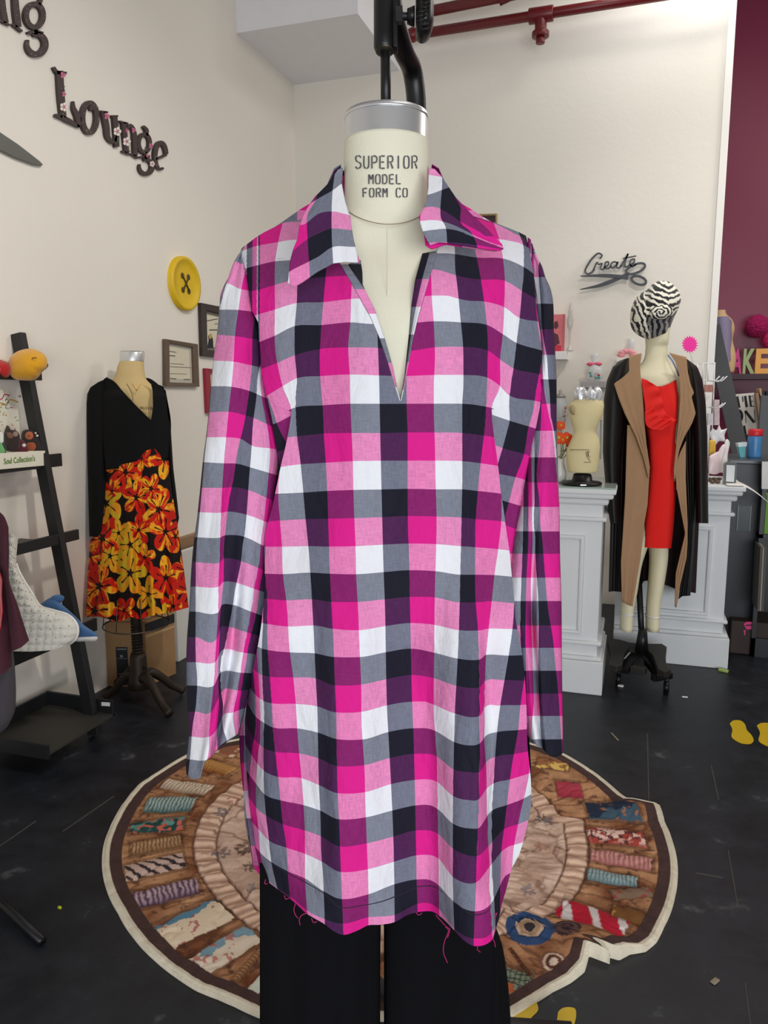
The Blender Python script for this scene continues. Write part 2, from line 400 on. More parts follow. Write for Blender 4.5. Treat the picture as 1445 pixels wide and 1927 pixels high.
rail = onx(352, 1016, XL); y0 = float(onx(300, 1030, XL)[1])
struct('trim_2', join(box(XL, XL+0.035, y0, YB, rail[2]-0.03, rail[2]+0.03)), mat('rail_wood', (150,118,88), 0.6, noise=0.2), bevel=0.004)
struct('trim_3', box(XE-0.03, XE+0.012, YB-0.012, YB+0.12, 0, CEIL), mat('corner_bead', (238,236,232), 0.5), bevel=0.003)
0 and struct('baseboard_left', box(XL, XL+0.015, -0.9, YB, 0, 0.09), mat('baseboard_paint', (205,203,200), 0.6), bevel=0.003)
# floor seams and scuffs: thin cracks set in the vinyl
seam = mat('floor_seam', (72,68,62), 0.7)
gs = []
for a, b in [((0,1592),(68,1545)), ((118,1565),(215,1498)), ((1218,1380),(1222,1560)), ((1338,1440),(1352,1505)), ((1370,1600),(1388,1705)), ((1402,1850),(1412,1927)), ((1310,1643),(1360,1652))]:
    gs.append(stroke([a, b], 2.0, lambda x, y: onz(x, y, 0.0), (0,0,1), 0.0008, n=5))
struct('trim_4', join(*gs), seam)

# ------------------------------------------------------------------ sprinkler pipes
RED = mat('red_pipe_paint', (104,18,24), 0.35, noise=0.06)
pa, pb = ony(776, 66, YB-0.22), ony(1135, 9, YB-0.22)
t = thing('sprinkler_pipe', 'lower dark red pipe with a hanging fitting, running high along the white back wall', 'pipe', (pa+pb)/2, 'red pipes high on the back wall')
link('pipe_run', *cyl(pa, pb+(pb-pa)*0.6, 0.028), RED, t)
c = ony(1018, 28, YB-0.22)
link('tee_fitting', *join(cyl(c-(0.07,0,0), c+(0.07,0,0), 0.043), cyl(c+(0,0,0.02), c-(0,0,0.11), 0.034)), RED, t, bevel=0.004)
link('sprinkler_head', *join(cyl(c-(0,0,0.09), c-(0,0,0.12), 0.05), cyl(c-(0,0,0.12), c-(0,0,0.155), 0.026)), RED, t, bevel=0.004)
link('elbow', *ellip(pa, (0.042,0.042,0.042)), RED, t)
p2, p3 = ony(786, 26, YB-0.3), ony(905, 2, YB-0.3)
t = thing('sprinkler_pipe', 'upper dark red pipe crossing the very top of the photo behind the black knob', 'pipe', (p2+p3)/2, 'red pipes high on the back wall')
link('pipe_run', *cyl(p2, p3+(p3-p2)*3.0, 0.03), RED, t)
link('coupling', *cyl(p3+(0.1,0,0.0), p3+(0.2,0,0.03), 0.042), RED, t)

# ------------------------------------------------------------------ letters on the left wall
LB = mat('letter_brown', (58,42,42), 0.5, noise=0.1); LE = mat('letter_edge', (96,74,70), 0.6)
DOT = mat('letter_dot', (150,134,126), 0.7); PF = mat('petal_pink', (196,104,136), 0.7); WF = mat('petal_white', (232,222,214), 0.7); GF = mat('leaf_green', (92,98,72), 0.7)
PL = lambda x, y: onx(x, y, XL+0.002)
def blot(px, py, r, m, lift=0.0145):
    P = np.array([onx(px+r*cos(a), py+r*1.15*sin(a), XL) for a in np.linspace(0, 2*pi, 9)[:-1]])+np.array([0.002+lift, 0, 0])
    return (P, [list(range(8))[::-1]]), m
def letter(ch, label, strokes, dots=None, flowers=None):
    g = [(stroke(p, (np.array(w)*0.86).tolist(), PL, (1,0,0), 0.013, smooth=s), LB) for p, w, s in strokes]
    for x, y in dots or []: g.append(blot(x, y, 0.8, DOT))
    for x, y, r, kind in flowers or []:
        if kind == 'w':
            for k in range(5): g.append(blot(x+r*0.75*cos(k*1.257), y+r*0.85*sin(k*1.257), r*0.55, WF))
            g.append(blot(x, y, r*0.4, PF, 0.0155))
        elif kind == 'p':
            for k in range(3): g.append(blot(x+r*0.6*cos(k*2.1), y+r*0.7*sin(k*2.1), r*0.55, PF))
        else:
            for k in range(4): g.append(blot(x+random.uniform(-3,3), y+k*3-4, 1.4, GF))
    o = multi('wall_letter', g, smooth=False); tag(o, label, 'wall letter', 'letters of the sign on the left wall')
def scat(fn, n, x0, x1, y0, y1):
    return [(x, y) for x, y in [(random.uniform(x0, x1), random.uniform(y0, y1)) for _ in range(n)] if fn(x, y)]
inring = lambda cx, cy, rx, ry, k: (lambda x, y: k < ((x-cx)/rx)**2+((y-cy)/ry)**2 < 1)
letter('n', 'dark brown polka dot letter n cut by the top left corner of the photo', [([(-2,-12),(2,20),(7,44)], [13,12,11], True), ([(3,-18),(14,-26),(22,-12),(26,20),(30,52)], [9,10,13,14,13], True), ([(-2,40),(14,48)], 4, False), ([(20,46),(37,60)], 5, False)],
       dots=[(2,10),(5,22),(8,36),(24,5),(27,18),(25,30),(29,42),(31,52),(22,-2)])
letter('g', 'dark brown polka dot letter g above the L, near the top left corner', [(ring(61,30,16,22), 11, True), ([(70,10),(73,-6),(68,-12)], [6,9,6], True), ([(48,63),(62,60),(77,63)], [5,8,5], True), (ring(64,84,17,19,-110,205), [10,13,14,12,5], True), ([(63,56),(62,66)], 9, False)],
       dots=scat(inring(61,30,20,27,0.45), 40, 42, 80, 5, 58)[:16]+scat(inring(64,84,22,24,0.5), 40, 42, 88, 62, 108)[:14])
letter('L', 'capital letter L with painted pink and white flowers, first of its word', [([(108,134),(111,180),(115,222)], [14,14,13], True), ([(97,127),(103,136),(121,138)], [5,8,5], True), ([(100,217),(118,224),(145,239)], [6,11,5], True), ([(144,240),(143,222),(135,204),(134,191)], [6,13,9,3], True)],
       flowers=[(112,142,5,'p'),(112,168,0,'g'),(114,178,4,'p'),(114,202,6,'w'),(115,216,0,'g')])
letter('o', 'polka dot letter o between the flowered L and u on the left wall', [(ring(165,222,13.5,28), 10.5, True), ([(165,200),(169,208)], 7, False)], dots=scat(inring(165,222,18,33,0.5), 60, 147, 183, 190, 256)[:20])
letter('u', 'letter u with painted flowers, to the right of the dotted o', [([(191,211),(197,240),(200,260),(209,268),(217,254)], [11,12,11,8,4], True), ([(212,220),(215,250),(216,277)], [10,11,10], True), ([(185,210),(199,212)], 4, False), ([(206,219),(218,219)], 4, False)], flowers=[(195,219,5,'p'),(215,248,6,'w'),(214,264,0,'g')])
letter('n', 'small letter n with painted flowers, right of the u and left of the g', [([(229,231),(232,260),(235,288)], [10,10,10], True), ([(234,246),(241,236),(247,244),(250,265),(251,294)], [4,8,10,10,9], True), ([(221,229),(237,233)], 4, False), ([(226,285),(241,291)], 4, False), ([(244,290),(256,298)], 4, False)], flowers=[(246,246,4,'p'),(233,267,6,'w'),(233,246,3,'p'),(235,280,0,'g')])
letter('g', 'letter g with painted flowers, second to last of its word on the left wall', [(ring(268,270,10.5,17), 8, True), ([(273,256),(272,245),(266,238)], [4,9,5], True), ([(259,296),(278,295)], [3,7], False), (ring(271,314,12,13.5,-110,200), [6,9,10,8,3], True), ([(270,286),(270,300)], 6, False)], flowers=[(278,275,4,'p'),(281,309,4,'w'),(272,293,3,'p'),(266,283,0,'g')])
letter('e', 'polka dot letter e, last letter of the word on the left wall', [(ring(299,294,10.5,25,62,352), [4,8,9.5,9.5,8], True), ([(289,300),(300,296),(310,291)], [4,5,5], False)], dots=scat(inring(299,294,13,28,0.6), 90, 285, 300, 268, 318)[:9])
# giant scissor blade
g = slab([(-60,210),(0,252),(30,272),(70,303),(77,310),(74,313),(60,311),(25,298),(0,286),(-60,262)], PL, (1,0,0), 0.012)
tag(link('scissor_blade', *g, mat('grey_blade', (108,110,106), 0.35, 0.6), smooth=False, bevel=0.003), 'pointed grey metal blade of wall scissors entering from the left edge below the letters', 'wall scissors')
# yellow button
YEL = mat('button_yellow', (222,184,18), 0.5, noise=0.04)
c = onx(343, 534, XL); ry_ = float(np.linalg.norm(onx(343, 484, XL)-onx(343, 585, XL)))/2
t = thing('giant_button', 'giant yellow four hole sewing button hung on the left wall', 'wall decoration', c)
def disc_x(c, prof, n=48):   # revolve around +x
    V = []; 
    for r, x in prof:
        for k in range(n): a = 2*pi*k/n; V.append((c[0]+x, c[1]+r*cos(a), c[2]+r*sin(a)))
    m = len(prof); return np.array(V), [[i*n+k, i*n+(k+1) % n, (i+1)*n+(k+1) % n, (i+1)*n+k] for i in range(m-1) for k in range(n)]+[list(range(n)), [(m-1)*n+k for k in range(n)]]
link('button_disc', *disc_x(c, [(ry_,0.0),(ry_,0.02),(ry_*0.97,0.03),(ry_*0.86,0.03),(ry_*0.82,0.022),(ry_*0.5,0.020),(0.01,0.020)]), YEL, t)
th = mat('button_thread', (84,66,20), 0.7); gg = []
for sy, sz in ((1,1),(1,-1),(-1,1),(-1,-1)):
    q = c+np.array([0.021, sy*0.028, sz*0.036]); link('button_hole', *disc_x(q, [(0.016,0.0),(0.014,0.002)], 16), th, t)
link('cross_thread', *join(bar(c+(0.023,-0.028,-0.036), c+(0.023,0.028,0.036), 0.006, 0.008, (1,0,0)), bar(c+(0.023,-0.028,0.036), c+(0.023,0.028,-0.036), 0.006, 0.008, (1,0,0))), th, t)
# framed papers
PAP = mat('paper_cream', (216,208,186), 0.7, noise=0.06, nscale=20); INK = mat('paper_ink', (70,66,60), 0.8)
def frame(label, q, w, fm, mt, lines, grp, plane=PL, nrm=(1,0,0), extra=None):
    q = np.array(q, float); ctr = q.mean(0)
    inn = ctr+(q-ctr)*np.array([1-w[0], 1-w[1]])
    base = plane(*ctr); t = thing('picture_frame', label, 'picture frame', base, grp)
    P = [np.array([plane(*p) for p in pts]) for pts in (q, inn)]; n = np.array(nrm, float)
    V = np.vstack([P[0], P[1], P[0]+n*0.022, P[1]+n*0.018]); Fc = []
    for i in range(4):
        j = (i+1) % 4; Fc += [[8+i, 8+j, 12+j, 12+i], [i, j, 8+j, 8+i], [4+j, 4+i, 12+i, 12+j], [j, i, 4+i, 4+j]]
    link('frame', V, Fc, fm, t, smooth=False, bevel=0.002)
    pl2 = lambda x, y: plane(x, y)+n*0.004
    gr = [(slab([tuple(p) for p in inn], plane, nrm, 0.004), mt)]
    in2 = ctr+(inn-ctr)*0.82; gr.append((slab([tuple(p) for p in in2], pl2, nrm, 0.001), PAP))
    for a, b, ww in lines: gr.append((stroke([a, b], ww, lambda x, y: plane(x, y)+n*0.0052, nrm, 0.0006, n=3), INK))
    for gx, mx in extra or []: gr.append((gx(lambda x, y: plane(x, y)+n*0.0054), mx))
    multi('certificate', gr, t, smooth=False)
    gl = slab([tuple(p) for p in inn], lambda x, y: plane(x, y)+n*0.009, nrm, 0.001)
G = 'framed certificates on the left wall'
frame('grey brown framed certificate hung lowest left, nearest the black wrap dress', [(305,638),(366,648),(369,728),(306,726)], (0.26,0.16), mat('frame_greybrown', (98,80,66), 0.5, noise=0.25, nscale=30), mat('mat_pale', (188,184,170), 0.8),
      [((316,661),(330,663),1.2), ((316,669),(328,670),1.6), ((318,684),(344,686),0.9), ((316,690),(358,692),0.9), ((318,712),(330,713),1.2), ((344,714),(356,714),1.2), ((318,703),(350,704),0.7)], G)
frame('dark brown framed certificate just below and right of the yellow button', [(372,570),(432,582),(432,676),(375,670)], (0.38,0.26), mat('frame_darkbrown', (50,38,36), 0.45), mat('mat_grey', (120,112,104), 0.8),
      [((388,604),(408,600),1.6), ((392,621),(416,621),2.0), ((402,610),(420,608),1.2)], G,
      extra=[(lambda pl: slab([(390,632),(396,628),(399,640),(400,655),(388,655),(391,640)], pl, (1,0,0), 0.0006), mat('ink_ribbon', (30,32,44), 0.7)), (lambda pl: slab(ring(394,633,3,5,n=8)[:-1], pl, (1,0,0), 0.0009), mat('gold_seal', (196,160,90), 0.5))])
frame('crimson framed certificate, lowest and partly hidden behind the plaid sleeve', [(381,693),(440,700),(440,780),(385,777)], (0.32,0.2), mat('frame_crimson', (150,28,52), 0.45), mat('mat_white', (220,216,206), 0.8),
      [((398,716),(412,716),5), ((396,735),(420,736),1)], G)
PB = lambda x, y: ony(x, y, YB-0.003)
frame('gold edged dark picture frame peeking above the right plaid shoulder', [(890,404),(936,403),(936,470),(890,470)], (0.14,0.1), mat('frame_gold', (170,146,104), 0.5), mat('picture_dark', (70,34,40), 0.6), [], None, plane=PB, nrm=(0,-1,0),
      extra=[(lambda pl: slab([(893,407),(933,406),(933,466),(893,466)], pl, (0,-1,0), 0.001), mat('picture_dark', (70,34,40), 0.6))])

# ------------------------------------------------------------------ 'Create' scissors sign on the back wall
SG = mat('sign_grey', (66,70,76), 0.45); PC = lambda x, y: ony(x, y, YB-0.02)
t = thing('script_sign', 'dark grey script sign reading Create above open scissors on the back wall', 'wall sign', ony(1150, 548, YB-0.02))
S = [([(1129,487),(1133,481),(1127,477),(1117,484),(1106,499),(1101,511),(1105,516),(1112,514),(1119,507)], 3.0),
     ([(1117,508),(1124,494),(1126,498),(1133,496),(1130,505),(1133,508),(1139,503)], 2.6),
     ([(1136,504),(1145,498),(1145,493),(1140,494),(1138,502),(1143,506),(1150,501)], 2.6),
     ([(1162,495),(1155,493),(1149,500),(1152,505),(1158,501),(1163,493),(1160,503),(1164,505),(1169,500)], 2.6),
     ([(1168,502),(1182,478),(1176,496),(1176,503),(1183,501)], 2.8), ([(1172,487),(1197,482)], 2.0),
     ([(1183,500),(1193,494),(1194,488),(1188,489),(1185,497),(1189,502),(1197,498)], 2.6)]
link('lettering', *join(*[stroke(p, w, PC, (0,-1,0), 0.012, n=24) for p, w in S]), SG, t, smooth=False)
link('scissor_blade', *join(stroke([(1092,520),(1140,519),(1182,523)], [1.5,6,7], PC, (0,-1,0), 0.014, n=12), stroke([(1092,545),(1130,537),(1185,515)], [1.5,7,6], PC, (0,-1,0), 0.010, n=12)), SG, t, smooth=False)
link('scissor_handle', *join(stroke(ring(1196,506,19,8,rot=-22), 4, PC, (0,-1,0), 0.012, n=40), stroke(ring(1202,528,14,7.5,rot=18), 4.5, PC, (0,-1,0), 0.012, n=40)), SG, t, smooth=False)
# ================================================================== traced check lines of the shirt front
CL = [(-5,[(462,1337),(455,1387),(450,1437),(452,1500),(460,1560),(466,1610)]),
 (-4,[(478,1265),(482,1310),(483,1362),(476,1412),(472,1449),(468,1499),(472,1537),(476,1581),(479,1626)]),
 (-3,[(486,1240),(490,1310),(492,1382),(487,1424),(483,1474),(483,1519),(488,1562),(490,1599),(499,1644),(506,1680)]),
 (-2,[(455,470),(462,520),(470,560),(478,600),(485,700),(496,1174),(494,1220),(495,1290),(498,1350),(496,1400),(497,1450),(498,1494),(502,1537),(507,1581),(511,1619),(523,1670),(533,1700)]),
 (-1,[(484,445),(477,470),(476,500),(479,525),(484,562),(487,599),(489,644),(491,674),(492,699),(499,734),(499,1027),(499,1080),(503,1130),(503,1174),(504,1224),(508,1274),(512,1331),(514,1375),(518,1412),(523,1454),(528,1504),(533,1549),(539,1586),(543,1649),(547,1686),(556,1740)]),
 (0,[(532,422),(524,457),(518,500),(518,574),(518,649),(523,686),(534,731),(549,772),(540,830),(528,879),(524,929),(527,976),(531,1027),(533,1082),(540,1139),(545,1219),(552,1274),(557,1324),(560,1370),(564,1420),(569,1469),(573,1524),(575,1599),(575,1652),(579,1717)]),
 (1,[(572,440),(562,500),(560,540),(559,572),(555,619),(555,664),(559,716),(556,750),(559,820),(565,864),(570,912),(575,969),(581,1028),(585,1082),(589,1154),(592,1212),(595,1274),(598,1331),(599,1375),(601,1474),(604,1537),(605,1599),(609,1650),(612,1736)]),
 (2,[(620,440),(613,525),(609,569),(605,619),(602,674),(604,724),(608,765),(610,817),(614,874),(617,939),(619,1009),(621,1075),(624,1139),(628,1212),(630,1274),(633,1344),(634,1424),(636,1499),(640,1594),(642,1660),(646,1756)]),
 (3,[(666,480),(662,542),(660,607),(656,654),(659,709),(660,760),(664,859),(666,949),(669,1029),(670,1082),(674,1154),(676,1212),(679,1286),(680,1362),(685,1439),(687,1512),(690,1594),(692,1645),(693,1740)]),
 (4,[(706,500),(709,600),(713,707),(715,802),(717,890),(719,970),(721,1050),(724,1149),(725,1224),(727,1324),(731,1400),(735,1474),(739,1562),(741,1643),(742,1732)]),
 (5,[(765,480),(765,600),(765,760),(767,825),(767,899),(768,999),(770,1050),(771,1125),(773,1212),(775,1311),(778,1387),(780,1474),(782,1574),(783,1632),(785,1713)]),
 (6,[(808,470),(811,525),(812,559),(816,612),(818,674),(816,724),(816,775),(818,840),(819,899),(821,974),(820,1037),(818,1125),(818,1224),(817,1324),(818,1350),(823,1424),(825,1524),(827,1640),(828,1732)]),
 (7,[(846,420),(855,465),(856,505),(861,549),(866,604),(870,644),(871,674),(871,724),(869,760),(869,899),(867,1011),(866,1062),(865,1137),(863,1212),(860,1274),(857,1331),(856,1375),(854,1449),(853,1524),(853,1599),(853,1655),(856,1752)]),
 (8,[(884,420),(894,475),(901,509),(909,559),(914,599),(917,649),(916,711),(915,750),(912,800),(903,874),(898,924),(893,999),(893,1037),(894,1125),(899,1187),(901,1249),(902,1331),(902,1400),(901,1474),(899,1549),(897,1600),(894,1694),(891,1779)]),
 (9,[(929,422),(940,455),(945,482),(949,525),(948,574),(945,632),(940,679),(940,726),(924,767),(929,823),(937,874),(943,929),(943,974),(937,1032),(930,1082),(924,1137),(918,1187),(913,1232),(910,1281),(909,1331),(909,1387),(913,1449),(915,1512),(919,1599),(922,1694),(926,1763)]),
 (10,[(976,440),(984,462),(985,500),(984,525),(981,549),(978,587),(971,644),(966,686),(960,726),(957,757),(960,800),(964,900),(968,1100),(966,1160),(964,1184),(957,1232),(948,1285),(940,1331),(932,1400),(927,1474),(923,1537),(924,1649),(928,1700)]),
 (11,[(996,470),(1003,512),(1006,554),(1009,594),(1014,630),(1020,664),(1014,704),(1006,749),(1000,900),(996,1150),(992,1230),(986,1280),(979,1326),(974,1375),(965,1424),(959,1462),(953,1512),(947,1559),(942,1599),(940,1649)]),
 (12,[(1030,520),(1034,600),(1040,664),(1034,704),(1026,780),(1020,1000),(1010,1300),(998,1420),(993,1462),(984,1504),(979,1524),(974,1549),(965,1599),(962,1634)])]
RL = [(-8,[(484,446),(532,421),(559,419),(640,416),(860,408),(929,422),(976,446)]),
 (-7,[(455,474),(476,466),(523,457),(548,453),(640,452),(838,446),(900,448),(938,451),(983,461),(1003,474)]),
 (-6,[(455,508),(478,502),(517,493),(547,491),(640,489),(838,478),(899,486),(947,488),(984,503),(1006,518)]),
 (-5,[(460,550),(483,547),(518,537),(547,529),(610,522),(661,519),(720,512),(785,508),(817,508),(857,519),(879,524),(903,527),(948,529),(983,549),(1006,562)]),
 (-4,[(487,592),(518,583),(558,571),(609,569),(661,563),(699,562),(790,558),(840,557),(860,562),(879,566),(911,568),(949,579),(975,598),(1009,605)]),
 (-3,[(489,644),(518,632),(555,614),(604,612),(660,607),(699,610),(787,607),(816,605),(867,607),(916,612),(945,629),(970,645),(1019,660)]),
 (-2,[(492,695),(523,683),(555,669),(603,657),(658,654),(713,655),(773,660),(817,654),(871,653),(917,660),(942,678),(965,693),(1013,704)]),
 (-1,[(502,746),(534,726),(559,712),(604,708),(659,705),(720,707),(761,708),(816,706),(871,706),(916,711),(939,726),(957,744),(1003,754)]),
 (0,[(530,780),(556,767),(608,763),(660,760),(720,760),(765,760),(816,760),(869,760),(916,766),(930,770),(957,790),(993,802)]),
 (1,[(530,824),(562,821),(610,816),(663,815),(720,815),(767,814),(817,814),(869,815),(911,820),(929,823),(990,840)]),
 (2,[(520,880),(565,874),(614,871),(664,868),(720,867),(767,867),(818,867),(870,868),(904,872),(936,877),(990,890)]),
 (3,[(524,929),(572,927),(616,924),(666,922),(720,921),(767,920),(820,921),(869,921),(898,924),(942,929),(990,938)]),
 (4,[(505,981),(575,977),(618,976),(668,975),(720,973),(768,971),(821,972),(868,974),(896,977),(942,981),(980,986)]),
 (5,[(499,1029),(532,1029),(582,1028),(619,1029),(668,1028),(720,1025),(770,1023),(820,1024),(867,1028),(892,1030),(937,1034),(980,1040)]),
 (6,[(490,1080),(534,1081),(584,1078),(621,1080),(670,1081),(720,1077),(770,1073),(820,1075),(866,1082),(893,1082),(930,1083),(962,1086),(985,1088)]),
 (7,[(490,1126),(539,1130),(588,1128),(624,1133),(673,1133),(722,1128),(772,1123),(818,1124),(864,1134),(896,1134),(924,1132),(964,1136),(985,1137)]),
 (8,[(480,1170),(503,1174),(544,1179),(592,1177),(626,1183),(674,1186),(724,1178),(773,1172),(819,1176),(863,1186),(899,1187),(919,1183),(965,1184),(985,1184)]),
 (9,[(478,1212),(494,1220),(547,1227),(593,1229),(629,1236),(676,1236),(725,1227),(773,1220),(818,1228),(862,1239),(901,1241),(913,1232),(957,1233),(985,1232)]),
 (10,[(475,1256),(490,1268),(508,1273),(552,1274),(595,1276),(630,1289),(678,1288),(725,1278),(774,1270),(818,1276),(859,1290),(901,1293),(912,1281),(948,1279),(987,1280)]),
 (11,[(462,1275),(480,1305),(499,1319),(512,1323),(557,1324),(598,1329),(633,1340),(680,1339),(727,1327),(775,1320),(800,1320),(818,1326),(856,1342),(903,1346),(909,1333),(940,1327),(979,1326),(992,1325)]),
 (12,[(460,1308),(480,1345),(499,1360),(514,1368),(560,1370),(599,1378),(634,1390),(681,1391),(730,1377),(776,1370),(803,1370),(820,1375),(856,1396),(882,1402),(902,1398),(912,1385),(934,1377),(974,1373),(992,1371)]),
 (13,[(458,1350),(478,1388),(498,1407),(519,1414),(563,1417),(602,1427),(635,1441),(685,1439),(732,1426),(778,1418),(805,1418),(823,1423),(854,1447),(882,1452),(904,1450),(913,1434),(929,1424),(967,1418),(993,1413)]),
 (14,[(457,1390),(479,1427),(497,1449),(523,1461),(565,1463),(602,1477),(636,1492),(686,1490),(735,1475),(780,1467),(806,1466),(825,1472),(853,1497),(882,1505),(899,1504),(914,1484),(927,1474),(959,1466),(997,1454)]),
 (15,[(455,1434),(471,1458),(483,1474),(499,1494),(528,1505),(570,1514),(604,1525),(638,1541),(689,1537),(736,1525),(781,1515),(806,1514),(826,1523),(853,1549),(882,1558),(899,1558),(917,1532),(924,1525),(950,1515),(982,1503),(998,1494)]),
 (16,[(460,1482),(483,1519),(502,1534),(533,1550),(574,1562),(605,1573),(640,1592),(690,1586),(738,1574),(782,1562),(807,1562),(826,1569),(853,1596),(882,1609),(898,1610),(919,1591),(944,1562),(977,1549),(992,1543)]),
 (17,[(463,1525),(475,1545),(488,1560),(507,1581),(539,1594),(575,1606),(607,1621),(641,1640),(691,1635),(740,1621),(782,1609),(807,1608),(827,1616),(854,1650),(892,1661),(921,1628),(948,1597),(980,1585)]),
 (18,[(470,1575),(490,1603),(510,1620),(543,1639),(576,1653),(609,1676),(643,1691),(692,1682),(742,1663),(785,1654),(805,1654),(826,1665),(855,1697),(893,1714),(922,1701),(948,1650),(965,1640)]),
 (19,[(478,1620),(512,1662),(547,1686),(579,1713),(612,1729),(645,1737),(693,1725),(742,1721),(785,1700),(804,1698),(828,1711),(857,1748),(892,1765),(924,1754),(950,1700)])]
def front_uv(X, Y):
    u = ulines(CL, X, Y, 0); v = ulines(RL, X, Y, 1)
    return u, v
def body_depth(X, Y, rows=True):
    s = (X-735)/290.0; d = 1.04+0.085*np.clip(s*s, 0, 1.4)
    t = np.clip((560-Y)/130.0, 0, 1.2); d = d+0.085*t*t
    for k, P in ():
        pass
    # soft vertical folds of the hanging cloth in the upper half
    d = d+0.0035*np.sin(X/26.0+Y/210.0)*np.clip((Y-420)/250, 0, 1)+0.003*np.sin(X/47.0-Y/150.0)
    if rows:
        u, v = front_uv(X, Y); rz = (ray(X, Y))[..., 2]
        d2 = np.clip((0.0113+0.0366*np.clip(v, 4, 22))/np.maximum(-rz, 0.1), 0.94, 1.26)
        w = np.clip((Y-1010)/220.0, 0, 1); w = w*w*(3-2*w); d = d*(1-w)+d2*w
    # crease lines across the hip
    for yc, a in ((1211, 1), (1262, -0.7)): d = d-a*0.0022*np.exp(-((Y-yc-0.02*(X-720))/3.5)**2)*np.exp(-((X-680)/190.0)**2)
    return d
def uvmap(u, v): return np.stack([u.ravel(), -v.ravel()], 1)
# weft order downwards is white(-1) navy(0) magenta(1): shift so floor(v) 0 mod 3 -> navy
def cloth_uv(u, v): return np.stack([u.ravel(), v.ravel()+1], 1)
shirt_base = np.array(pd(722, 1740, 1.08))
shirt = thing('plaid_shirt', 'oversized pink, navy and white gingham popover shirt on the foreground dress form, raw hem', 'shirt', shirt_base)
def sheet(XY, off=0.0, rows=True):
    X, Y = XY[..., 0], XY[..., 1]; D = body_depth(X, Y, rows)+off
    u, v = front_uv(X, Y); return pd(X, Y, D), cloth_uv(u, v)
parts = []
# boundaries
VL = [(640,497),(669,547),(697,597),(715,638),(729,680),(738,710),(751.8,755)]
VR = [(822.6,473),(807,528),(788,592),(777,638),(769,680),(762,715),(755,755)]
ul = coons([(459.6,465),(482,448),(497,438.6),(532,421),(570,414),(604,435),(640,497)], [(503,747),(520,764),(549,775),(600,769),(680,764),(751.8,758)],
           [(459.6,465),(453,482),(460,505),(468,537),(476,587),(487,607),(489,650),(492,700),(503,747)], VL, 90, 100, False)
ur = coons([(822.6,473),(845,430),(880,405),(930,420),(976.6,438.6),(989,445)], [(755,758),(840,766),(924,771),(970,758),(1018,738)],
           VR, [(989,445),(994,465),(1000,495),(1006,540),(1008,579),(1015,624),(1019,661),(1018,694),(1016,715),(1018,738)], 90, 100, False)
hem = [(477,1628),(490,1646),(523,1672),(556,1698),(579,1719),(610,1737),(630,1752),(646,1758),(672,1750),(693,1740),(715,1739),(742,1734),(766,1721),(789,1715),(812,1714),(828,1723),(857,1751),(874,1769),(893,1779),(911,1777),(925,1767),(930,1740),(938,1705),(948,1660),(959,1636)]
lo = coons([(549,772),(600,765),(680,760),(752,755),(840,762),(924,768)], hem,
           [(549,772),(541,825),(528,882),(514,950),(500,1010),(499,1080),(497,1130),(490,1195),(478,1255),(462,1320),(452,1380),(455,1440),(460,1499),(463,1549),(471,1590),(477,1628)],
           [(924,768),(929,823),(936,874),(942,929),(946,954),(952,999),(957,1032),(962,1082),(967,1132),(969,1162),(974,1189),(982,1232),(987,1269),(990,1332),(991.5,1400),(998,1474),(998,1512),(994,1537),(984,1581),(974,1611),(959,1636)], 150, 240)
fl = coons([(503,745),(525,758),(553,768)], [(529,884),(531,890),(534,896)], [(503,745),(513,790),(521,845),(529,884)], [(553,768),(549,820),(534,896)], 30, 50)
fr = coons([(918,764),(970,752),(1018,736)], [(964,1128),(970,1130),(976,1132)],
           [(918,764),(922,823),(930,880),(936,940),(944,999),(950,1050),(957,1100),(964,1128)], [(1018,736),(1013,780),(1008,810),(1001,849),(998,899),(993,954),(988,999),(984,1040),(981,1080),(976,1132)], 50, 110)
FARC = [(8,[(900,740),(880,900)]),(9,[(940,726),(924,768),(915,850),(900,950)]),(10,[(960,726),(957,757),(958,792),(953,812),(945,842),(936,872),(925,920),(915,980)]),
        (11,[(1006,749),(1003,770),(993,807),(984,859),(969,899),(957,944),(948,976),(938,1020)]),
        (12,[(1030,749),(1018,800),(1006,850),(1000,900),(992,957),(982,999),(966,1050),(955,1090)]),
        (13,[(1060,749),(1045,850),(1020,950),(992,1000),(988,1050),(978,1110),(972,1128)]),(14,[(1100,749),(1060,950),(1030,1000),(1020,1128)])]
FARR = [(-2,[(920,662),(965,693),(1013,704)]),(-1,[(939,726),(957,744),(1003,754)]),(0,[(924,780),(957,791),(993,802),(1009,807)]),(1,[(933,838),(945,843),(985,854),(1003,860)]),(2,[(940,892),(975,899),(997,906)]),
        (3,[(945,942),(975,951),(993,956)]),(4,[(950,988),(988,1003)]),(5,[(955,1040),(984,1050)]),(6,[(960,1090),(984,1096)]),(7,[(965,1130),(984,1137)])]
def add_sheet(P, uv, nv, nu):
    return (P.reshape(-1, 3), grid_faces(nv, nu)), uv
G_, U_ = [], []
